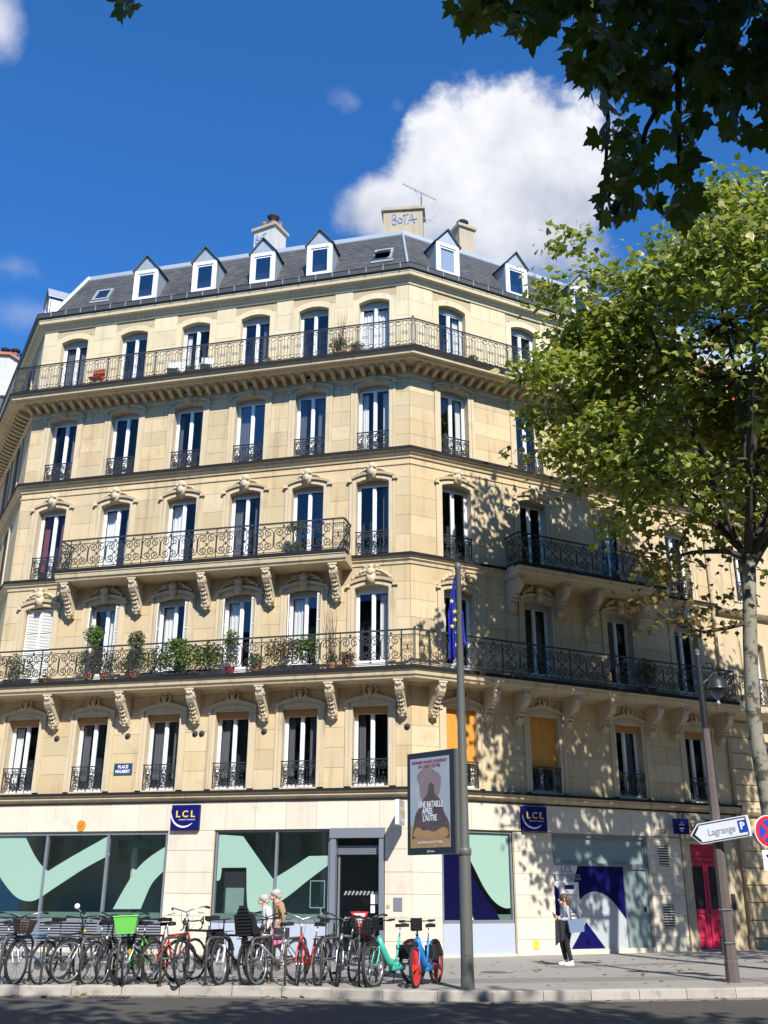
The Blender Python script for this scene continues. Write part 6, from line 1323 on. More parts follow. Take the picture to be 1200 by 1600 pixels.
    if basket:
        kind, bm_ = basket; bk = MB(); x0, x1, y0, y1, z0, z1 = (0.46, 0.76, -0.2, 0.2, 0.80, 1.06)
        n = 9 if kind != 'solid' else 2
        
        if kind == 'wicker': x1, y0, y1, z1 = 0.70, -0.16, 0.16, 1.0
        c = [(x0, y0), (x1, y0), (x1, y1), (x0, y1)]; ci = [(x0 + 0.04, y0 + 0.05), (x1 - 0.05, y0 + 0.05), (x1 - 0.05, y1 - 0.05), (x0 + 0.04, y1 - 0.05)]
        if kind == 'solid':
            for i in range(4):
                a, b, ai, bi = c[i], c[(i + 1) % 4], ci[i], ci[(i + 1) % 4]; bk.quad((*ai, z0), (*bi, z0), (*b, z1), (*a, z1))
            bk.quad(*[(*p, z0) for p in ci]); bk.tube([(*p, z1) for p in c], 0.014, 5, closed=True)
        else:
            for k in range(6):
                u = k / 5; bk.tube([(ci[i][0] + (c[i][0] - ci[i][0]) * u, ci[i][1] + (c[i][1] - ci[i][1]) * u, z0 + (z1 - z0) * u) for i in range(4)], 0.008 if kind == 'wire' else 0.010, 4, closed=True)
            for i in range(4):
                for k in range(n):
                    u = k / n; a = [ci[i][j] + (ci[(i + 1) % 4][j] - ci[i][j]) * u for j in (0, 1)]; b = [c[i][j] + (c[(i + 1) % 4][j] - c[i][j]) * u for j in (0, 1)]; bk.tube([(a[0], a[1], z0), (b[0], b[1], z1)], 0.005 if kind == 'wire' else 0.007, 4)
            bk.quad(*[(*p, z0) for p in ci])
        bo = obj('basket', bk.mesh('basket', bm_), B, SM)
        if kind == 'solid': bo.modifiers.new('s', 'SOLIDIFY').thickness = 0.012
    if child:
        cs = MB(); n = 9
        for i in range(n):                            # rounded shell: rows of a tapering back
            u = i / (n - 1); z = 0.76 + 0.42 * u; wd = 0.15 * (1 - 0.55 * max(0, u - 0.55) ** 1.4 / 0.3) if u > 0.55 else 0.15; xx = -0.50 - 0.16 * u
            cs.box(xx - 0.05, xx, -wd, wd, z, z + 0.054)
        cs.box(-0.52, -0.24, -0.14, 0.14, 0.74, 0.79)
        for s in (-1, 1): cs.prism([(-0.28, 0.78), (-0.60, 0.78), (-0.66, 1.10), (-0.54, 1.06), (-0.44, 0.90), (-0.30, 0.86)], s * 0.14, s * 0.17); cs.box(-0.34, -0.26, s * 0.09, s * 0.16, 0.45, 0.78)
        cso = obj('child_seat', cs.mesh('child_seat', 'black_plastic'), B, M); obj('seat_pad', MB().prism([(-0.548, 0.95), (-0.605, 1.16), (-0.595, 1.16), (-0.538, 0.95)], -0.08, 0.08).mesh('seat_pad', 'shirt_grey'), cso, M)
    if rental:
        obj('battery_box', MB().box(-0.44, -0.18, -0.07, 0.07, 0.42, 0.62).mesh('battery_box', 'black_plastic'), B, M)
        obj('wheel_guard', MB().prism([(xr + (r - 0.0) * math.cos(a), r + (r) * math.sin(a)) for a in [R(15 + 15 * k) for k in range(10)]] + [(xr, r + 0.08)], -0.05, 0.05).mesh('wheel_guard', extra or 'black_plastic'), B, M)
        obj('head_unit', MB().cbox(0.34, 0.46, -0.09, 0.09, 0.86, 1.06, 0.02).mesh('head_unit', 'black_plastic'), B, SM)
        for s in (-1, 1): pass
        kk = MB(); kk.tube([(-0.12, 0.04, 0.25), (-0.16, 0.16, 0.01), (-0.30, 0.16, 0.01)], 0.012, 5); kk.tube([(-0.12, -0.04, 0.25), (-0.16, -0.16, 0.01), (-0.30, -0.16, 0.01)], 0.012, 5); obj('kickstand', kk.mesh('kickstand', 'bike_black'), B, M)
    if bag: obj('pannier', MB().cbox(-0.72, -0.40, -0.22, -0.08, 0.40, 0.76, 0.03).mesh('pannier', bag), B, M)
    if light:
        lm, lz = light; obj('lamp', MB().ball((0.47, 0, lz), (0.035, 0.035, 0.04)).mesh('lamp', lm), B, SM)
    return B
def hd(deg): return R(-90 - deg)                      # 0: front wheel towards the street, positive: turned to the left
BK = [  # x, y, heading, kwargs
 (-7.62, 22.05, -32, dict(label='dark bicycle with brown wicker basket at the left edge', frame='bike_black', basket=('wicker', 'wicker'), bar='city', fork='bike_white', fenders=True, lean=-4, steer=0.3)),
 (-6.98, 22.25, 26, dict(label='pale blue bicycle, second from the left edge', frame='bike_blue', bar='city', fork='bike_silver', lean=4, steer=0.25)),
 (-6.45, 22.10, 202, dict(label='dark bicycle with yellow lamp seen from its rear wheel, by the vent grille', frame='bike_black', bar='flat', rack=True, light=('yellow_plastic', 0.80), lean=3, saddle_z=1.0, steer=0.2)),
 (-6.02, 22.35, 20, dict(label='black bicycle with white round mirror on its handlebar', frame='bike_black', fork='bike_silver', bar='city', lean=-6, fenders=True, steer=-0.3)),
 (-5.62, 22.20, 196, dict(label='silver framed bicycle leaning before the vent grille', frame='bike_silver', bar='flat', lean=8, saddle_z=0.98)),
 (-5.30, 22.35, 33, dict(label='black city bicycle with rear rack left of the lime basket', frame='bike_black', style='step', rack=True, lean=-5, steer=0.5)),
 (-4.92, 22.10, 15, dict(label='bicycle with bright lime green basket', frame='bike_green', style='step', basket=('solid', 'lime'), bar='city', lean=3, steer=0.35, fork='bike_green')),
 (-4.58, 21.95, 48, dict(label='black bicycle parked crosswise with its large front wheel beside the lime basket', frame='bike_black', bar='flat', fork='bike_silver', light=('reflector', 0.5), lean=5, style='city', steer=0.2)),
 (-4.22, 22.35, 208, dict(label='red and white road bicycle with drop handlebars', frame='bike_red', fork='bike_white', style='road', bar='road', lean=-4, saddle_z=1.0)),
 (-3.66, 22.10, 28, dict(label='tall black city bicycle with raised handlebar in front of the stone pier', frame='bike_black', bar='city', rack=True, fenders=True, S=1.30, lean=3, bag='dark_cloth', steer=0.35)),
 (-2.92, 22.15, 30, dict(label='black mountain bicycle with white fork', frame='bike_black', fork='bike_white', style='mtb', bar='flat', lean=4, steer=0.3)),
 (-2.50, 22.25, 196, dict(label='dark bicycle carrying a black child seat', frame='bike_black', child=True, bar='city', lean=-3, steer=0.2)),
 (-2.10, 22.15, 36, dict(label='silver bicycle right of the child seat', frame='bike_silver', bar='flat', lean=5, rim='bike_silver', steer=0.2)),
 (-1.52, 22.15, 23, dict(label='red city bicycle with black saddle in the middle of the row', frame='bike_red', style='step', bar='city', lean=-5, rack=True, steer=0.55)),
 (-1.14, 22.20, 192, dict(label='black bicycle with rear rack right of the red city bicycle', frame='bike_black', rack=True, lean=3, saddle_z=1.0, bar='flat')),
 (-0.78, 22.15, 16, dict(label='silver grey bicycle with swept handlebar below the triangle sign', frame='bike_silver', bar='city', lean=-6, fenders=True, steer=0.4)),
 (-0.18, 22.05, 10, dict(label='black bicycle with black wire basket next to the teal bicycle', frame='bike_black', basket=('wire', 'bike_black'), lean=2, light=('rental_red', 0.75))),
 (0.24, 21.85, 40, dict(label='teal hire bicycle with red rear guard', frame='teal', style='rental', extra='rental_red', bar='flat', lean=3, S=1.17, basket=None, steer=0.15)),
 (0.88, 21.75, 22, dict(label='blue hire bicycle with bright red wheels, last in the row', frame='rental_blue', style='rental', rim='rental_red', bar='flat', lean=2, S=1.17, extra='black_plastic', steer=0.1)),
]
for (x, y, h, kw) in BK:
    hh = hd(h); B = bicycle(x, y, hh, **kw)
    if 'mirror' in kw['label']:
        mM = T(x - 0.3, y - 0.1, 1.42) @ RX(R(90)); o = obj('mirror', MB().lathe([(0.001, 0.02), (0.05, 0.02), (0.06, 0.0), (0.001, -0.015)], 14).mesh('mirror', 'bike_white', smooth=True), B, mM)
        obj('mirror_stem', MB().tube([(x - 0.3, y - 0.08, 1.38), (x - 0.05, y, 1.18)], 0.008, 5).mesh('mirror_stem', 'bike_silver'), B)
# ================================================================== people
def skin_mesh(name, joints, bones, mt, root=0, sub=2):
    """one continuous surface grown over connected joints; joints: list of ((x,y,z),(rx,ry))"""
    me = bpy.data.meshes.new(name); me.from_pydata([j[0] for j in joints], bones, []); me.update()
    o = bpy.data.objects.new(name, me); COL.objects.link(o)
    o.modifiers.new('skin', 'SKIN').use_smooth_shade = True
    for i, j in enumerate(joints):
        sv = me.skin_vertices[0].data[i]; r = j[1]; sv.radius = r if isinstance(r, tuple) else (r, r); sv.use_root = (i == root); sv.use_loose = False
    sb = o.modifiers.new('sub', 'SUBSURF'); sb.levels = sub; sb.render_levels = sub
    bpy.context.view_layer.update(); m2 = bpy.data.meshes.new_from_object(o.evaluated_get(bpy.context.evaluated_depsgraph_get())); bpy.data.objects.remove(o); bpy.data.meshes.remove(me)
    m2.name = name; m2.materials.clear(); m2.materials.append(MAT[mt]); m2.polygons.foreach_set('use_smooth', [True] * len(m2.polygons)); return m2
def person(M, label, J, tops, trousers, hair, shoes, long_hair=False, hairstyle='short', skirt=None):
    """J: dict of joint positions facing -X (walking to the left)"""
    P = tag(empty('person', M), label, 'person')
    names = ['pelvis', 'waist', 'chest', 'neck0', 'neck1', 'head', 'shL', 'elL', 'wrL', 'shR', 'elR', 'wrR', 'hipL', 'knL', 'anL', 'toL', 'hipR', 'knR', 'anR', 'toR', 'haL', 'haR']
    rad = dict(pelvis=(0.125, 0.10), waist=(0.115, 0.09), chest=(0.14, 0.10), neck0=0.06, neck1=0.052, head=(0.082, 0.098), shL=0.062, elL=0.042, wrL=0.03, shR=0.062, elR=0.042, wrR=0.03, hipL=0.088, knL=0.058, anL=0.042, toL=0.035, hipR=0.088, knR=0.058, anR=0.042, toR=0.035, haL=0.034, haR=0.034)
    idx = {n: i for i, n in enumerate(names)}
    E_ = [('pelvis', 'waist'), ('waist', 'chest'), ('chest', 'neck0'), ('neck0', 'neck1'), ('neck1', 'head'), ('chest', 'shL'), ('shL', 'elL'), ('elL', 'wrL'), ('wrL', 'haL'), ('chest', 'shR'), ('shR', 'elR'), ('elR', 'wrR'), ('wrR', 'haR'), ('pelvis', 'hipL'), ('hipL', 'knL'), ('knL', 'anL'), ('anL', 'toL'), ('pelvis', 'hipR'), ('hipR', 'knR'), ('knR', 'anR'), ('anR', 'toR')]
    body = skin_mesh('body', [(J[n], rad[n]) for n in names], [(idx[a], idx[b]) for a, b in E_], 'skin'); obj('body', body, P, M)
    def sub(nm, ns, es, mt, add, over=None):
        ii = {n: i for i, n in enumerate(ns)}; js = []
        for n in ns:
            r = (over or {}).get(n, rad[n]); r = (r[0] + add, r[1] + add) if isinstance(r, tuple) else r + add; js.append((J[n], r))
        return obj(nm, skin_mesh(nm, js, [(ii[a], ii[b]) for a, b in es], mt), P, M)
    sub('top', ['pelvis', 'waist', 'chest', 'neck0', 'shL', 'elL', 'wrL', 'shR', 'elR', 'wrR'], [('pelvis', 'waist'), ('waist', 'chest'), ('chest', 'neck0'), ('chest', 'shL'), ('shL', 'elL'), ('elL', 'wrL'), ('chest', 'shR'), ('shR', 'elR'), ('elR', 'wrR')], tops, 0.016, {'neck0': 0.055})
    sub('trousers', ['waist', 'pelvis', 'hipL', 'knL', 'anL', 'hipR', 'knR', 'anR'], [('waist', 'pelvis'), ('pelvis', 'hipL'), ('hipL', 'knL'), ('knL', 'anL'), ('pelvis', 'hipR'), ('hipR', 'knR'), ('knR', 'anR')], trousers, 0.013, {'waist': (0.09, 0.07)})
    for a, t in (('anL', 'toL'), ('anR', 'toR')):
        A, B_ = Vector(J[a]), Vector(J[t]); d = (B_ - A); d.z = 0; d.normalize(); f = MB(); z0 = min(A.z, B_.z) - 0.06
        f.ball((A.x + d.x * 0.07, A.y + d.y * 0.07, z0 + 0.045), (0.15, 0.055, 0.055), 10, 6); f.ball((A.x, A.y, A.z + 0.0), (0.055, 0.05, 0.06), 8, 6); obj('shoe', f.mesh('shoe', shoes, smooth=True), P, M)
    hx, hy, hz = J['head']; hm = MB(); hm.ball((hx + 0.025, hy, hz + 0.045), (0.108, 0.098, 0.105), 12, 9)
    if hairstyle == 'long': hm.tube([(hx + 0.06, hy, hz + 0.08), (hx + 0.12, hy, hz - 0.03), (hx + 0.12, hy, hz - 0.17), (hx + 0.10, hy, hz - 0.27)], [0.08, 0.085, 0.065, 0.02], 8)
    else: hm.ball((hx + 0.07, hy, hz - 0.02), (0.06, 0.085, 0.09), 10, 7)
    obj('hair', hm.mesh('hair', hair, smooth=True), P, M)
    fm_ = MB(); fm_.ball((hx - 0.105, hy, hz - 0.015), (0.025, 0.016, 0.028), 6, 5); fm_.ball((hx - 0.06, hy, hz - 0.075), (0.045, 0.05, 0.04), 8, 6)
    for s in (-1, 1): fm_.ball((hx + 0.012, hy + s * 0.092, hz - 0.005), (0.022, 0.012, 0.035), 6, 5)
    obj('face', fm_.mesh('face', 'skin', smooth=True), P, M)
    em = MB()
    for s in (-1, 1): em.ball((hx - 0.088, hy + s * 0.036, hz + 0.012), (0.010, 0.014, 0.008), 6, 4); em.tube([(hx - 0.092, hy + s * 0.015, hz + 0.034), (hx - 0.084, hy + s * 0.055, hz + 0.036)], 0.005, 4)
    em.tube([(hx - 0.098, hy - 0.022, hz - 0.062), (hx - 0.102, hy, hz - 0.062), (hx - 0.098, hy + 0.022, hz - 0.062)], 0.005, 4)
    obj('eyes', em.mesh('eyes', 'hair_brown'), P, M)
    for h_, w_ in (('haL', 'wrL'), ('haR', 'wrR')):   # hands: palm with five fingers, slightly curled
        A, B_ = Vector(J[w_]), Vector(J[h_]); d = (B_ - A).normalized(); side = d.cross(Vector((0, 1, 0))); side = side.normalized() if side.length > 0.1 else Vector((1, 0, 0)); nn = d.cross(side); hd_ = MB()
        for k in range(4):
            o = side * (-0.027 + 0.018 * k); L = (0.055, 0.066, 0.063, 0.05)[k]; p0 = B_ + o + d * 0.015; p1 = p0 + d * L * 0.55 - nn * 0.006; p2 = p1 + (d * 0.6 - nn * 0.7) * L * 0.6; hd_.tube([p0, p1, p2], [0.0095, 0.009, 0.007], 6)
        t0 = A.lerp(B_, 0.6) + side * 0.03; hd_.tube([t0, t0 + side * 0.025 + d * 0.03, t0 + side * 0.022 + d * 0.06 - nn * 0.012], [0.012, 0.010, 0.008], 6); obj('fingers', hd_.mesh('fingers', 'skin', smooth=True), P, M)
    return P
# woman walking left, looking at her phone, jacket over her arm and a blue bag on the shoulder
JW = dict(pelvis=(0.02, 0, 0.90), waist=(0.01, 0, 1.05), chest=(0.0, 0, 1.25), neck0=(-0.005, 0, 1.38), neck1=(-0.03, 0, 1.44), head=(-0.055, 0, 1.53),
    shL=(0.0, -0.16, 1.32), elL=(0.04, -0.20, 1.07), wrL=(-0.17, -0.12, 1.06), haL=(-0.25, -0.09, 1.08), shR=(0.0, 0.16, 1.32), elR=(0.02, 0.20, 1.08), wrR=(-0.18, 0.10, 1.10), haR=(-0.26, 0.04, 1.14),
    hipL=(0.02, -0.085, 0.86), knL=(-0.04, -0.09, 0.48), anL=(0.05, -0.09, 0.09), toL=(-0.09, -0.09, 0.045), hipR=(0.02, 0.085, 0.86), knR=(-0.12, 0.09, 0.50), anR=(-0.03, 0.09, 0.11), toR=(-0.17, 0.09, 0.05))
WMx = T(4.78, 28.0, 0) @ RZ(R(6)) @ SCL(1.03, 1.03, 1.03)
PW = person(WMx, 'woman in grey top and black trousers looking at her phone by the cash machine', JW, 'shirt_grey', 'trousers_black', 'hair_brown', 'shoe_white', hairstyle='long')
PH = tag(obj('phone', MB().cbox(-0.035, 0.035, -0.005, 0.005, -0.07, 0.07, 0.002).mesh('phone', 'sign_black'), None, WMx @ T(-0.30, 0.02, 1.17) @ RZ(R(90)) @ RX(R(-35))), 'black phone in the hand of the walking woman', 'phone')
bg_ = MB(); bg_.prism([(-0.17, 0.0), (0.19, 0.0), (0.23, 0.30), (-0.19, 0.30)], -0.07, 0.07); bgo = tag(obj('shoulder_bag', bg_.mesh('shoulder_bag', 'bag_blue'), None, WMx @ T(0.17, -0.25, 0.77) @ RY(R(-6))), 'grey blue shoulder bag carried by the walking woman', 'bag')
st_ = MB()
for y in (-0.05, 0.05): st_.tube([(-0.12, y, 0.29), (-0.13, y + 0.03, 0.5), (-0.15, 0.08, 0.60), (-0.02, y + 0.03, 0.5), (0.12, y, 0.29)], 0.010, 5)
obj('strap', st_.mesh('strap', 'dark_cloth'), bgo, WMx @ T(0.17, -0.25, 0.77))
jk = MB(); r = random.Random(5); vs = []
for j in range(13):
    for i in range(10):
        u, v = i / 9, j / 12; vs.append((-0.06 - 0.25 * u - 0.04 * v, -0.17 + 0.05 * math.sin(u * 9 + v * 2) - 0.02, 1.05 - v * (0.42 + 0.16 * u) + 0.03 * math.sin(v * 25)))
jk.add(vs, [(j * 10 + i, j * 10 + i + 1, (j + 1) * 10 + i + 1, (j + 1) * 10 + i) for j in range(12) for i in range(9)])
jo = tag(obj('jacket', jk.mesh('jacket', 'dark_cloth', smooth=True), None, WMx), 'dark quilted jacket hung over the walking woman\'s arm', 'jacket'); jo.modifiers.new('s', 'SOLIDIFY').thickness = 0.03
# couple behind the bicycles, walking left
JM = dict(pelvis=(0.02, 0, 0.95), waist=(0.01, 0, 1.12), chest=(-0.01, 0, 1.35), neck0=(-0.03, 0, 1.50), neck1=(-0.05, 0, 1.56), head=(-0.075, 0, 1.655),
    shL=(0.0, -0.19, 1.43), elL=(0.06, -0.24, 1.15), wrL=(-0.03, -0.22, 0.92), haL=(-0.05, -0.21, 0.84), shR=(0.0, 0.19, 1.43), elR=(0.06, 0.24, 1.15), wrR=(-0.06, 0.22, 0.94), haR=(-0.09, 0.21, 0.86),
    hipL=(0.02, -0.09, 0.92), knL=(-0.10, -0.1, 0.52), anL=(-0.10, -0.1, 0.09), toL=(-0.24, -0.1, 0.05), hipR=(0.02, 0.09, 0.92), knR=(0.06, 0.1, 0.51), anR=(0.24, 0.1, 0.14), toR=(0.11, 0.1, 0.06))
person(T(-2.66, 27.5, 0) @ RZ(R(20)) @ SCL(1.3, 1.2, 1.0), 'grey haired man in tan jumper walking behind the bicycles', JM, 'jumper_tan', 'trousers_beige', 'hair_grey', 'dark_cloth')
M2 = T(-2.90, 26.9, 0) @ RZ(R(16)) @ SCL(1.2, 1.1, 0.93)
JF = dict(JM); 
PF = person(M2, 'white haired woman in white top walking in front of the man in tan', JF, 'shirt_white', 'trousers_black', 'hair_grey', 'dark_cloth')
hb_ = tag(obj('handbag', MB().cbox(-0.15, 0.17, -0.36, -0.25, 0.62, 0.92, 0.03).mesh('handbag', 'dark_cloth'), None, M2 @ T(0.28, 0.02, 0.05)), 'black handbag on the arm of the white haired woman', 'bag')
obj('strap', MB().tube([(-0.1, -0.30, 0.9), (-0.06, -0.25, 1.3), (0.0, -0.2, 1.47), (0.08, -0.27, 1.2), (0.1, -0.30, 0.9)], 0.012, 5).mesh('strap', 'dark_cloth'), hb_, M2 @ T(0.2, 0.02, 0.05))
pk = tag(obj('shopping_bag', MB().prism([(-0.12, 0.0), (0.14, 0.0), (0.18, 0.42), (-0.16, 0.42)], -0.05, 0.05).mesh('shopping_bag', 'pink_cloth'), None, T(-2.62, 27.22, 0.42)), 'pink shopping bag carried between the elderly couple', 'bag')
obj('handle', MB().tube([(-0.08, 0, 0.41), (-0.03, 0, 0.5), (0.04, 0, 0.5), (0.1, 0, 0.41)], 0.01, 5).mesh('handle', 'pink_cloth'), pk, T(-2.62, 27.22, 0.42))
# ================================================================== trees
def leaf_outline(k):
    if k == 'simple': return [(0, 0), (0.30, 0.12), (0.50, 0.42), (0.22, 0.55), (0.0, 1.0), (-0.24, 0.52), (-0.46, 0.44), (-0.30, 0.10)]
    return [(0, 0.0), (0.16, -0.06), (0.42, 0.02), (0.36, 0.16), (0.60, 0.36), (0.40, 0.42), (0.34, 0.56), (0.16, 0.56), (0.10, 0.80), (0.0, 1.0), (-0.12, 0.78), (-0.18, 0.54), (-0.36, 0.58), (-0.42, 0.40), (-0.60, 0.34), (-0.38, 0.15), (-0.44, 0.0), (-0.16, -0.06)]
def add_leaf(V, F, p, size, rx, ry, rz, k='simple', fold=0.22):
    o = leaf_outline(k); h = len(o) // 2; base = len(V)
    cz, sz, cx, sx, cy, sy = math.cos(rz), math.sin(rz), math.cos(rx), math.sin(rx), math.cos(ry), math.sin(ry)
    for (a, b) in o:
        x, y, z = a * size, b * size, -abs(a) * size * fold - b * b * size * 0.18
        y, z = y * cx - z * sx, y * sx + z * cx; x, z = x * cy + z * sy, -x * sy + z * cy; x, y = x * cz - y * sz, x * sz + y * cz
        V.append((p[0] + x, p[1] + y, p[2] + z))
    n = len(o); F.append(tuple(base + i for i in range(0, h + 1))); F.append((base,) + tuple(base + i for i in range(h, n)))
def leaves_mesh(name, V, F, mt):
    me = bpy.data.meshes.new(name); me.from_pydata(V, [], F); me.materials.append(MAT[mt]); me.update(); return me
def curve_pts(a, b, sag, r, n=6):
    a, b = Vector(a), Vector(b); m = (a + b) / 2 + Vector((r.uniform(-1, 1), r.uniform(-1, 1), sag)) * (b - a).length * 0.12
    return [a * (1 - t) ** 2 + m * 2 * t * (1 - t) + b * t * t for t in [i / n for i in range(n + 1)]]
def crown_tree(name, label, trunk, radii, centre, rad, nclump, nleaf, size, seed, lm='leaf', accept=None, spread=0.62, limbs=9, group=None, barkm='bark', inner=0.45, extra_clumps=()):
    r = random.Random(seed); TR = tag(empty(name, T(trunk[0][0], trunk[0][1], 0)), label, 'tree', group)
    tm = MB(); tm.tube(trunk, radii, 12); fork = Vector(trunk[-1]); C_ = Vector(centre)
    obj('trunk', tm.mesh('trunk', barkm, smooth=True), TR)
    lmB = MB(); nodes = []
    for k in range(limbs):
        a = 2 * math.pi * k / limbs + r.uniform(-0.25, 0.25); el = r.uniform(-0.15, 1.2)
        tgt = C_ + Vector((math.cos(a) * math.cos(el) * rad[0], math.sin(a) * math.cos(el) * rad[1], math.sin(el) * rad[2])) * 0.72
        st = fork if k % 3 else Vector(trunk[-2]).lerp(fork, 0.6); P = curve_pts(st, tgt, 0.6, r, 9); r0 = radii[-1] * r.uniform(0.45, 0.75)
        lmB.tube(P, [r0 * (1 - 0.85 * i / 9) for i in range(10)], 7); nodes += [(p, r0 * (1 - 0.85 * i / 9)) for i, p in enumerate(P) if i > 2]
    V, F = [], []; clumps = []
    while len(clumps) < nclump:
        v = Vector((r.gauss(0, 1), r.gauss(0, 1), r.gauss(0, 1))).normalized() * (inner + (1 - inner) * r.random() ** 0.6) * r.uniform(0.86, 1.04)
        p = C_ + Vector((v.x * rad[0], v.y * rad[1], v.z * rad[2]))
        if accept and not accept(p, r): continue
        clumps.append(p)
    clumps += [Vector(c) for c in extra_clumps]
    for p in clumps:
        q, qr = min(nodes, key=lambda n: (n[0] - p).length_squared); lmB.tube(curve_pts(q, p, 0.2, r, 4), [min(qr, 0.05) * (1 - 0.8 * i / 4) + 0.004 for i in range(5)], 4)
        d = (p - C_).normalized(); n = int(nleaf * r.uniform(0.5, 1.4) * (0.6 if accept and p.z < 14.8 else 1.0)); sp = spread * r.uniform(0.7, 1.3)
        for _ in range(n):
            o = Vector((r.gauss(0, sp), r.gauss(0, sp), r.gauss(0, sp * 0.62)))
            az = (math.atan2(o.y + d.y, o.x + d.x) if r.random() < 0.5 else math.atan2(sun_dir.y, sun_dir.x)) - math.pi / 2 + r.gauss(0, 0.8)
            add_leaf(V, F, p + o, size * r.uniform(0.65, 1.25), r.gauss(-0.55, 0.55), r.gauss(0, 0.5), az)
    obj('limbs', lmB.mesh('limbs', 'branch_bark', smooth=True), TR)
    tag(obj('crown', leaves_mesh('crown', V, F, lm), TR), kind='stuff'); return TR, nodes
def acc_right(p, r):
    # thinner below, open on the lower left, as the crown hangs over the pavement
    if p.z < 11.2 and p.x < 8.0 and p.y > 23.5: return False
    if p.z < 10.6 and p.x < 10.8: return False
    if p.z < 12.5 and r.random() < 0.35: return False
    if p.y < 24.2 and p.z < 15.5 and r.random() < 0.8: return False
    if p.x > 10.5 and p.z < 12 and r.random() < 0.5: return False
    if p.x > 8.5 and p.z < 15.0 and p.y < 27 and r.random() < 0.4: return False
    if p.x < 7.4 and p.y < 24.6 and p.z > 14.5: return False
    return True
TRK = [(9.95, 26, -0.02), (9.85, 26, 1.2), (9.72, 26, 3.0), (9.64, 26, 4.56), (9.58, 26, 5.6), (9.62, 26, 6.6), (9.75, 26, 8.0), (9.9, 26, 9.3), (10.02, 26, 10.4)]
TREE, TN = crown_tree('plane_tree', 'tall plane tree with mottled pale trunk shading the right facade', TRK, [0.29, 0.24, 0.21, 0.20, 0.19, 0.19, 0.185, 0.18, 0.175], (10.5, 25.4, 15.2), (6.5, 5.8, 6.3), 300, 138, 0.24, 11, accept=acc_right, limbs=11, spread=0.44,
    extra_clumps=[(4.6, 25.6, 16.0), (4.9, 25.5, 18.6), (5.6, 25.6, 20.4), (6.3, 25.3, 14.0), (6.7, 25.8, 13.0), (5.4, 26.2, 14.0), (7.9, 25.5, 12.2), (8.5, 25.4, 11.4)])
for LBP, LBR in (([(9.7, 26, 8.5), (9.2, 25.9, 8.35), (8.5, 25.8, 8.2), (7.9, 25.8, 8.35), (7.3, 25.7, 8.7)], [0.06, 0.05, 0.045, 0.03, 0.012]), ([(10.0, 26, 10.3), (9.4, 25.9, 10.5), (8.4, 25.7, 10.4), (7.4, 25.5, 10.1)], [0.11, 0.08, 0.05, 0.015]), ([(10.0, 26, 10.3), (10.6, 26, 11.4), (11.4, 26, 13.0)], [0.14, 0.12, 0.09])):
    obj('lower_branch', MB().tube(LBP, LBR, 7).mesh('lower_branch', 'branch_bark', smooth=True), TREE)
V, F = [], []; r = random.Random(4)
for c, n, s in (((7.6, 25.7, 8.6), 70, 0.42), ((8.6, 25.7, 8.5), 60, 0.4), ((7.2, 25.6, 9.2), 60, 0.4), ((7.5, 25.5, 10.0), 90, 0.5), ((6.9, 25.5, 10.4), 60, 0.4), ((8.6, 25.6, 10.6), 80, 0.5), ((9.3, 25.6, 9.0), 30, 0.35)):
    for _ in range(n): add_leaf(V, F, (c[0] + r.gauss(0, s), c[1] + r.gauss(0, s), c[2] + r.gauss(0, s * 0.6)), 0.2 * r.uniform(0.7, 1.2), r.gauss(-0.6, 0.6), r.gauss(0, 0.5), r.uniform(0, 6.3))
tag(obj('dry_leaves', leaves_mesh('dry_leaves', V, F, 'leaf_dry'), TREE), kind='stuff')

crown_tree('plane_tree', 'second plane tree outside the frame at right whose shade dapples the shop front', [(17.4, 22.6, 0), (17.3, 22.5, 3.0), (17.2, 22.2, 7.5)], [0.34, 0.29, 0.22], (17.0, 21.8, 12.2), (5.4, 5.8, 5.2), 62, 95, 0.24, 19, spread=0.42, limbs=9)
# trees on the near pavement, behind and above the viewer: their shade lies on the road
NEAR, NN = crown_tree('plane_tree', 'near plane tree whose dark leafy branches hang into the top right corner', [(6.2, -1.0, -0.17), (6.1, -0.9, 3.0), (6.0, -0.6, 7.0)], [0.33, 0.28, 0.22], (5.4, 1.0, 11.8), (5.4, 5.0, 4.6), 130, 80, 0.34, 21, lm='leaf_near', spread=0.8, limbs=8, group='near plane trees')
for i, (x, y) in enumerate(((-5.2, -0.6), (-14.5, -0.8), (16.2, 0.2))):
    crown_tree('plane_tree', ('plane tree on the near pavement whose twig tip shows at the top left', 'plane tree outside the frame at far left of the near pavement', 'plane tree outside the frame at far right of the near pavement')[i], [(x, y - 0.5, -0.17), (x, y - 0.3, 3.0), (x, y, 7.0)], [0.33, 0.28, 0.22], (x + 0.6, y + 1.7, 11.7), (5.6, 5.0, 4.6), 110, 70, 0.38, 31 + i, lm='leaf_near', spread=0.85, limbs=7, group='near plane trees')
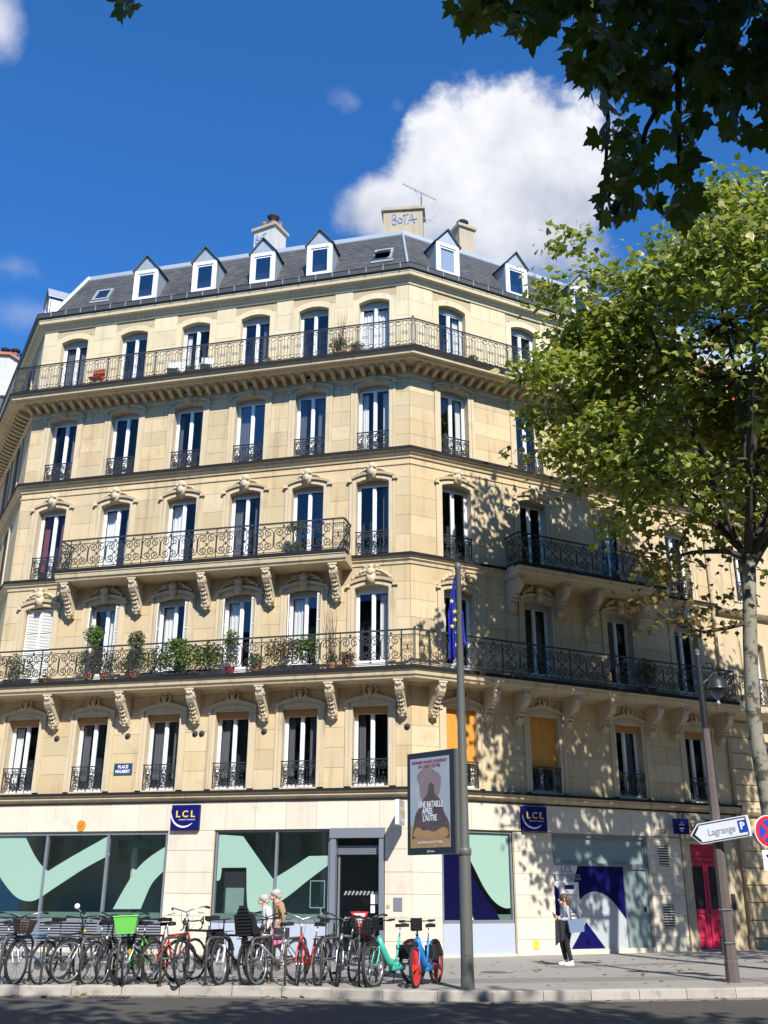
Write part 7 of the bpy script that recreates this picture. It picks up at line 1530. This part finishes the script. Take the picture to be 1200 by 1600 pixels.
# the near tree's overhanging spray: every big leaf its own piece
def px_point(x, y, depth): return Vector((0, 0, CAM_Z)) + px_dir(x, y) * depth
def inside(p, poly):
    c = False; n = len(poly)
    for i in range(n):
        a, b = poly[i], poly[(i + 1) % n]
        if (a[1] > p[1]) != (b[1] > p[1]) and p[0] < (b[0] - a[0]) * (p[1] - a[1]) / (b[1] - a[1]) + a[0]: c = not c
    return c
POLY = [(700, -30), (1260, -60), (1260, 225), (1205, 215), (1160, 205), (1135, 225), (1105, 175), (1080, 215), (1075, 260), (1092, 300), (1080, 350), (1040, 330), (1000, 290), (985, 340), (945, 345), (930, 290), (945, 240), (930, 200), (938, 150), (905, 120), (885, 75), (905, 35), (870, 20), (840, 55), (800, 60), (790, 20), (745, 45), (715, 25)]
GAPS = [(1010, 185, 26), (1090, 65, 14), (1060, 110, 12), (1140, 105, 16), (950, 150, 10), (1030, 240, 18), (985, 255, 12), (1110, 150, 10), (960, 300, 12), (1045, 290, 12), (1160, 60, 8)]
big = []; o = leaf_outline('plane')
for q in range(2):
    V, F = [], []; add_leaf(V, F, (0, 0, 0), 1.0, 0, 0, 0, 'plane', 0.10 + 0.18 * q); big.append(leaves_mesh('leaf', V, F, 'leaf_near'))
r = random.Random(77); spots = []
while len(spots) < 1000:
    x, y = r.uniform(690, 1260), r.uniform(-60, 352)
    if not inside((x, y), POLY): continue
    if any((x - gx) ** 2 + (y - gy) ** 2 < gr * gr for gx, gy, gr in GAPS): continue
    if y > 150 and r.random() < 0.45: continue
    spots.append((x, y))
spots.append((183, 2)); spots += [(205, 8), (192, 12), (178, -10), (210, -12), (196, -4)]
V2, F2 = [], []; twigs = MB()
shown = [s for s in spots if 0 <= s[0] <= 1215 and s[1] >= -6]; rest = [s for s in spots if s not in shown]
r.shuffle(shown); keep = sorted(shown, key=lambda s: -s[1])[:298]
for (x, y) in spots:
    p = px_point(x, y, r.uniform(9.6, 12.6)); sz = r.uniform(0.16, 0.27); rx, ry, rz = r.gauss(-0.9, 0.5), r.gauss(0, 0.45), r.uniform(0, 6.28)
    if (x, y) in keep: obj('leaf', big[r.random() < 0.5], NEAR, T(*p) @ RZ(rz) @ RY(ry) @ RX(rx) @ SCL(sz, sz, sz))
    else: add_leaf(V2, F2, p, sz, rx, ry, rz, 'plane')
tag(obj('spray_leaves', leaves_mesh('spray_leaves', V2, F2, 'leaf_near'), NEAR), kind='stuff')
for chain in (((1230, -60), (1120, 10), (1000, 20), (900, 15), (800, 20), (710, 20)), ((1120, 10), (1060, 110), (1010, 200), (985, 290), (960, 335)), ((1060, 110), (1060, 210), (1062, 270), (1065, 330)), ((1230, -40), (1190, 80), (1150, 180)), ((1000, 20), (940, 90), (950, 190), (945, 280)), ((1190, 80), (1205, 160), (1200, 210))):
    P = [px_point(x, y, 11.0 + 0.3 * math.sin(i)) for i, (x, y) in enumerate(chain)]; twigs.tube(P, [0.035 * (1 - 0.8 * i / len(P)) + 0.003 for i in range(len(P))], 5)
base = px_point(1230, -50, 11.0); twigs.tube(curve_pts((5.8, 0.5, 8.5), base, 0.8, r, 6), [0.14, 0.12, 0.10, 0.08, 0.06, 0.05, 0.04], 7)
obj('overhanging_branch', twigs.mesh('overhanging_branch', 'branch_bark', smooth=True), NEAR)

V, F = [], []; r = random.Random(8)
for k in range(420):
    u = r.random()
    if u < 0.5: x = r.uniform(-9, 10); i = min(range(len(KP)), key=lambda j: abs(KP[j].x - x)); p = (x, KP[i].y - abs(r.gauss(0, 0.25)) - 0.05, -0.155)
    elif u < 0.85: p = (r.uniform(3, 12), r.uniform(21.8, 31), 0.012)
    else: p = (r.uniform(-9, 3), r.uniform(21.6, 28), 0.012)
    add_leaf(V, F, p, r.uniform(0.07, 0.15), r.gauss(0, 0.2), r.gauss(0, 0.25), r.uniform(0, 6.3))
tag(obj('fallen_leaves', leaves_mesh('fallen_leaves', V, F, 'leaf_dry')), 'scattered dry leaves along the gutter and on the pavement', 'leaves', kind='stuff')
# ================================================================== pot plants and things on the balconies
def potted(F, x, y, z, label, pot_m='terracotta', pr=0.16, ph=0.26, blobs=(), lm='leaf_bush', stem=None, planter=None, size=0.07, n=160, seed=1, group='pot plants on the balconies', twigs=0, twig_h=1.0):
    M = FRM[F] @ T(x, y, z); r = random.Random(seed); m = MB()
    if planter: m.prism([(-planter, 0), (planter, 0), (planter + 0.03, 0.2), (-planter - 0.03, 0.2)], -0.1, 0.1)
    else: m.lathe([(0.001, 0), (pr * 0.72, 0), (pr, ph * 0.85), (pr * 1.1, ph * 0.86), (pr * 1.1, ph), (pr * 0.9, ph), (pr * 0.88, ph - 0.04), (0.001, ph - 0.04)], 14)
    P = tag(empty('potted_plant', M), label, 'plant', group); obj('planter' if planter else 'pot', m.mesh('pot', pot_m if not planter else 'planter'), P, M)
    V, F_ = [], []; st = MB()
    for (bx, by, bz, rr, k) in blobs:
        for _ in range(int(n * k * 2.6)):
            v = Vector((r.gauss(0, 1), r.gauss(0, 1), r.gauss(0, 1))).normalized() * r.random() ** 0.45; s = rr if isinstance(rr, tuple) else (rr, rr, rr); s = (s[0] * 1.2, s[1] * 1.15, s[2] * 1.12)
            add_leaf(V, F_, (bx + v.x * s[0], by + v.y * s[1], bz + v.z * s[2]), size * r.uniform(0.6, 1.3), r.gauss(-0.5, 0.6), r.gauss(0, 0.6), r.uniform(0, 6.3))
        for _ in range(3): st.tube([(r.uniform(-0.05, 0.05), 0, 0.18), (bx * 0.6 + r.uniform(-0.05, 0.05), by, bz * 0.6), (bx + r.uniform(-0.1, 0.1), by, bz)], [0.012, 0.009, 0.005], 4)
    for _ in range(twigs): a = r.uniform(-0.3, 0.3); st.tube([(r.uniform(-0.08, 0.08), r.uniform(-0.05, 0.05), 0.15), (a * 0.5, r.uniform(-0.1, 0.1), twig_h * 0.6), (a, r.uniform(-0.1, 0.1), twig_h * r.uniform(0.8, 1.1))], [0.012, 0.009, 0.004], 4)
    if stem: st.tube([(0, 0, 0.15), (0.02, 0, stem)], 0.022, 5)
    if V: tag(obj('foliage', leaves_mesh('foliage', V, F_, lm), P, M), kind='stuff')
    if st.v: obj('stems', st.mesh('stems', 'plant_twig'), P, M)
Y2, Z2 = -0.55, 8.155
potted('L', -13.4, Y2, Z2, 'loose green shrub in a long dark planter before the closed white shutters', planter=0.45, blobs=[(0, 0, 0.55, (0.5, 0.16, 0.35), 1.0), (-0.3, 0, 0.85, 0.25, 0.4)], lm='leaf_olive', seed=1)
potted('L', -12.3, Y2, Z2, 'empty low terracotta trough on the second floor balcony', planter=None, pr=0.26, ph=0.16, blobs=[(0, 0, 0.2, 0.12, 0.15)], seed=2)
potted('L', -10.72, Y2, Z2, 'clipped ball tree on a thin stem in a terracotta pot', blobs=[(0.02, 0, 1.62, (0.30, 0.28, 0.28), 2.2), (0.05, 0, 1.30, 0.16, 0.5), (-0.25, 0, 0.75, (0.4, 0.16, 0.3), 0.8)], stem=1.5, seed=3, lm='leaf_bush', size=0.06)
potted('L', -10.15, Y2 - 0.02, Z2, 'grey green trailing plant right of the clipped ball tree', blobs=[(0, 0, 0.6, (0.45, 0.18, 0.35), 1.2)], seed=4, lm='leaf_olive')
potted('L', -9.12, Y2, Z2, 'olive bush with a rounded top in a terracotta pot', blobs=[(0, 0, 1.35, (0.26, 0.22, 0.28), 1.5), (0.05, 0, 0.85, (0.3, 0.2, 0.3), 0.9), (-0.3, 0, 0.5, 0.25, 0.5)], stem=1.2, seed=5, lm='leaf_olive')
potted('L', -8.35, Y2, Z2, 'low leafy plant in a dark planter left of the dense green climber', planter=0.5, blobs=[(0, -0.1, 0.6, (0.5, 0.2, 0.35), 1.6)], seed=6)
potted('L', -7.35, Y2 - 0.12, Z2, 'dense bright green climber covering the railing', planter=0.6, blobs=[(0, -0.15, 0.62, (0.62, 0.22, 0.44), 2.2), (-0.2, -0.1, 1.05, (0.4, 0.2, 0.2), 1.0)], seed=7, size=0.085)
potted('L', -6.45, Y2 - 0.05, Z2, 'light green climber thinning out beside the dense one', planter=0.4, blobs=[(0, -0.1, 0.65, (0.45, 0.2, 0.42), 2.0)], seed=8, size=0.08)
potted('L', -5.78, Y2, Z2, 'upright green bush standing in a red pot', pot_m='rental_red', blobs=[(0, 0, 1.15, (0.22, 0.2, 0.33), 1.4), (0.0, 0, 0.65, 0.22, 0.6)], seed=9)
potted('L', -4.9, Y2, Z2, 'small plant in a terracotta pot by the fourth window', blobs=[(0, 0, 0.45, 0.22, 0.8)], seed=10)
potted('L', -3.95, Y2 - 0.05, Z2, 'yellowish bush with reddish leaves in a dark planter', planter=0.5, blobs=[(0, -0.1, 0.72, (0.55, 0.2, 0.36), 1.7)], lm='leaf_dry', seed=11, size=0.08)
potted('L', -3.2, Y2 - 0.05, Z2, 'yellow green bush in a dark planter left of the bare canes', planter=0.4, blobs=[(0, -0.1, 0.75, (0.42, 0.2, 0.38), 1.5)], seed=12, size=0.08)
potted('L', -2.42, Y2 + 0.2, Z2, 'tall bare canes leaning against the wall', pr=0.14, blobs=[(0, 0, 0.4, 0.15, 0.3)], twigs=9, twig_h=2.1, seed=13)
potted('L', -1.9, Y2, Z2, 'small orange leaved plant beside the corner window', blobs=[(0, 0, 0.4, 0.2, 0.7)], lm='leaf_dry', seed=14)
potted('R', 8.95, Y2, Z2, 'dark green bush on the right balcony under the tree', planter=0.3, blobs=[(0, 0, 0.75, (0.35, 0.25, 0.45), 2.4)], seed=15)
potted('L', -3.75, -0.5, 12.02, 'spiky plant in a window box hung on the third floor railing', planter=0.3, blobs=[(0, 0, 1.0, (0.3, 0.12, 0.16), 0.8), (0, 0, 0.35, 0.15, 0.4)], seed=16)
potted('L', -2.4, -0.5, 19.13, 'tall bare shrub with green base on the top floor balcony', blobs=[(0, 0, 0.55, (0.28, 0.2, 0.42), 1.2)], lm='leaf_olive', twigs=8, twig_h=2.0, seed=17)
potted('L', -1.75, -0.5, 19.13, 'low yellowish plant left of the corner window on the top floor', blobs=[(0, 0, 0.42, (0.25, 0.18, 0.22), 0.9)], seed=18)
potted('L', -8.0, -0.5, 19.13, 'small green plant beside white garden chairs on the top floor', blobs=[(0, 0, 0.35, 0.18, 0.6)], seed=19)
potted('L', -5.1, -0.5, 19.13, 'small plant in white pot between top floor windows', pot_m='offwhite_paint', blobs=[(0, 0, 0.35, 0.16, 0.5)], seed=20)
potted('R', 2.3, -0.5, 19.13, 'small potted plant on the right top floor balcony', blobs=[(0, 0, 0.35, 0.16, 0.5)], seed=21)
# folding chair and laundry airer on the fifth floor
M = FL @ T(-11.75, -0.45, 19.13); CH = tag(empty('folding_chair', M), 'orange red slatted folding chair on the top floor balcony', 'chair')
for k in range(7): obj('slat', MB().box(-0.24, 0.24, -0.012, 0.012, 0.40 + k * 0.065, 0.452 + k * 0.065).mesh('slat', 'awning'), CH, M)
for k in range(4): obj('slat', MB().box(-0.24, 0.24, -0.35 + k * 0.09, -0.28 + k * 0.09, 0.36, 0.385).mesh('slat', 'awning'), CH, M)
for s in (-1, 1): obj('leg', MB().tube([(s * 0.22, -0.32, 0.0), (s * 0.22, 0.0, 0.4), (s * 0.22, 0.03, 0.86)], 0.014, 6).mesh('leg', 'awning'), CH, M); obj('leg', MB().tube([(s * 0.20, 0.1, 0.0), (s * 0.20, -0.3, 0.37)], 0.014, 6).mesh('leg', 'awning'), CH, M)
def garden_chair(x, label):
    M = FL @ T(x, -0.42, 19.13) @ RZ(R(15)); C_ = tag(empty('garden_chair', M), label, 'chair', 'white garden chairs on the top floor balcony')
    obj('seat', MB().box(-0.23, 0.23, -0.25, 0.2, 0.40, 0.43).mesh('seat', 'white_paint'), C_, M); obj('backrest', MB().box(-0.23, 0.23, 0.18, 0.21, 0.46, 0.90).mesh('backrest', 'white_paint'), C_, M)
    for sx in (-1, 1):
        for y in (-0.22, 0.18): obj('leg', MB().tube([(sx * 0.2, y, 0), (sx * 0.2, y, 0.41)], 0.015, 6).mesh('leg', 'white_paint'), C_, M)
garden_chair(-8.75, 'white garden chair left of the third top floor window'); garden_chair(-7.45, 'white garden chair in front of the third top floor window')
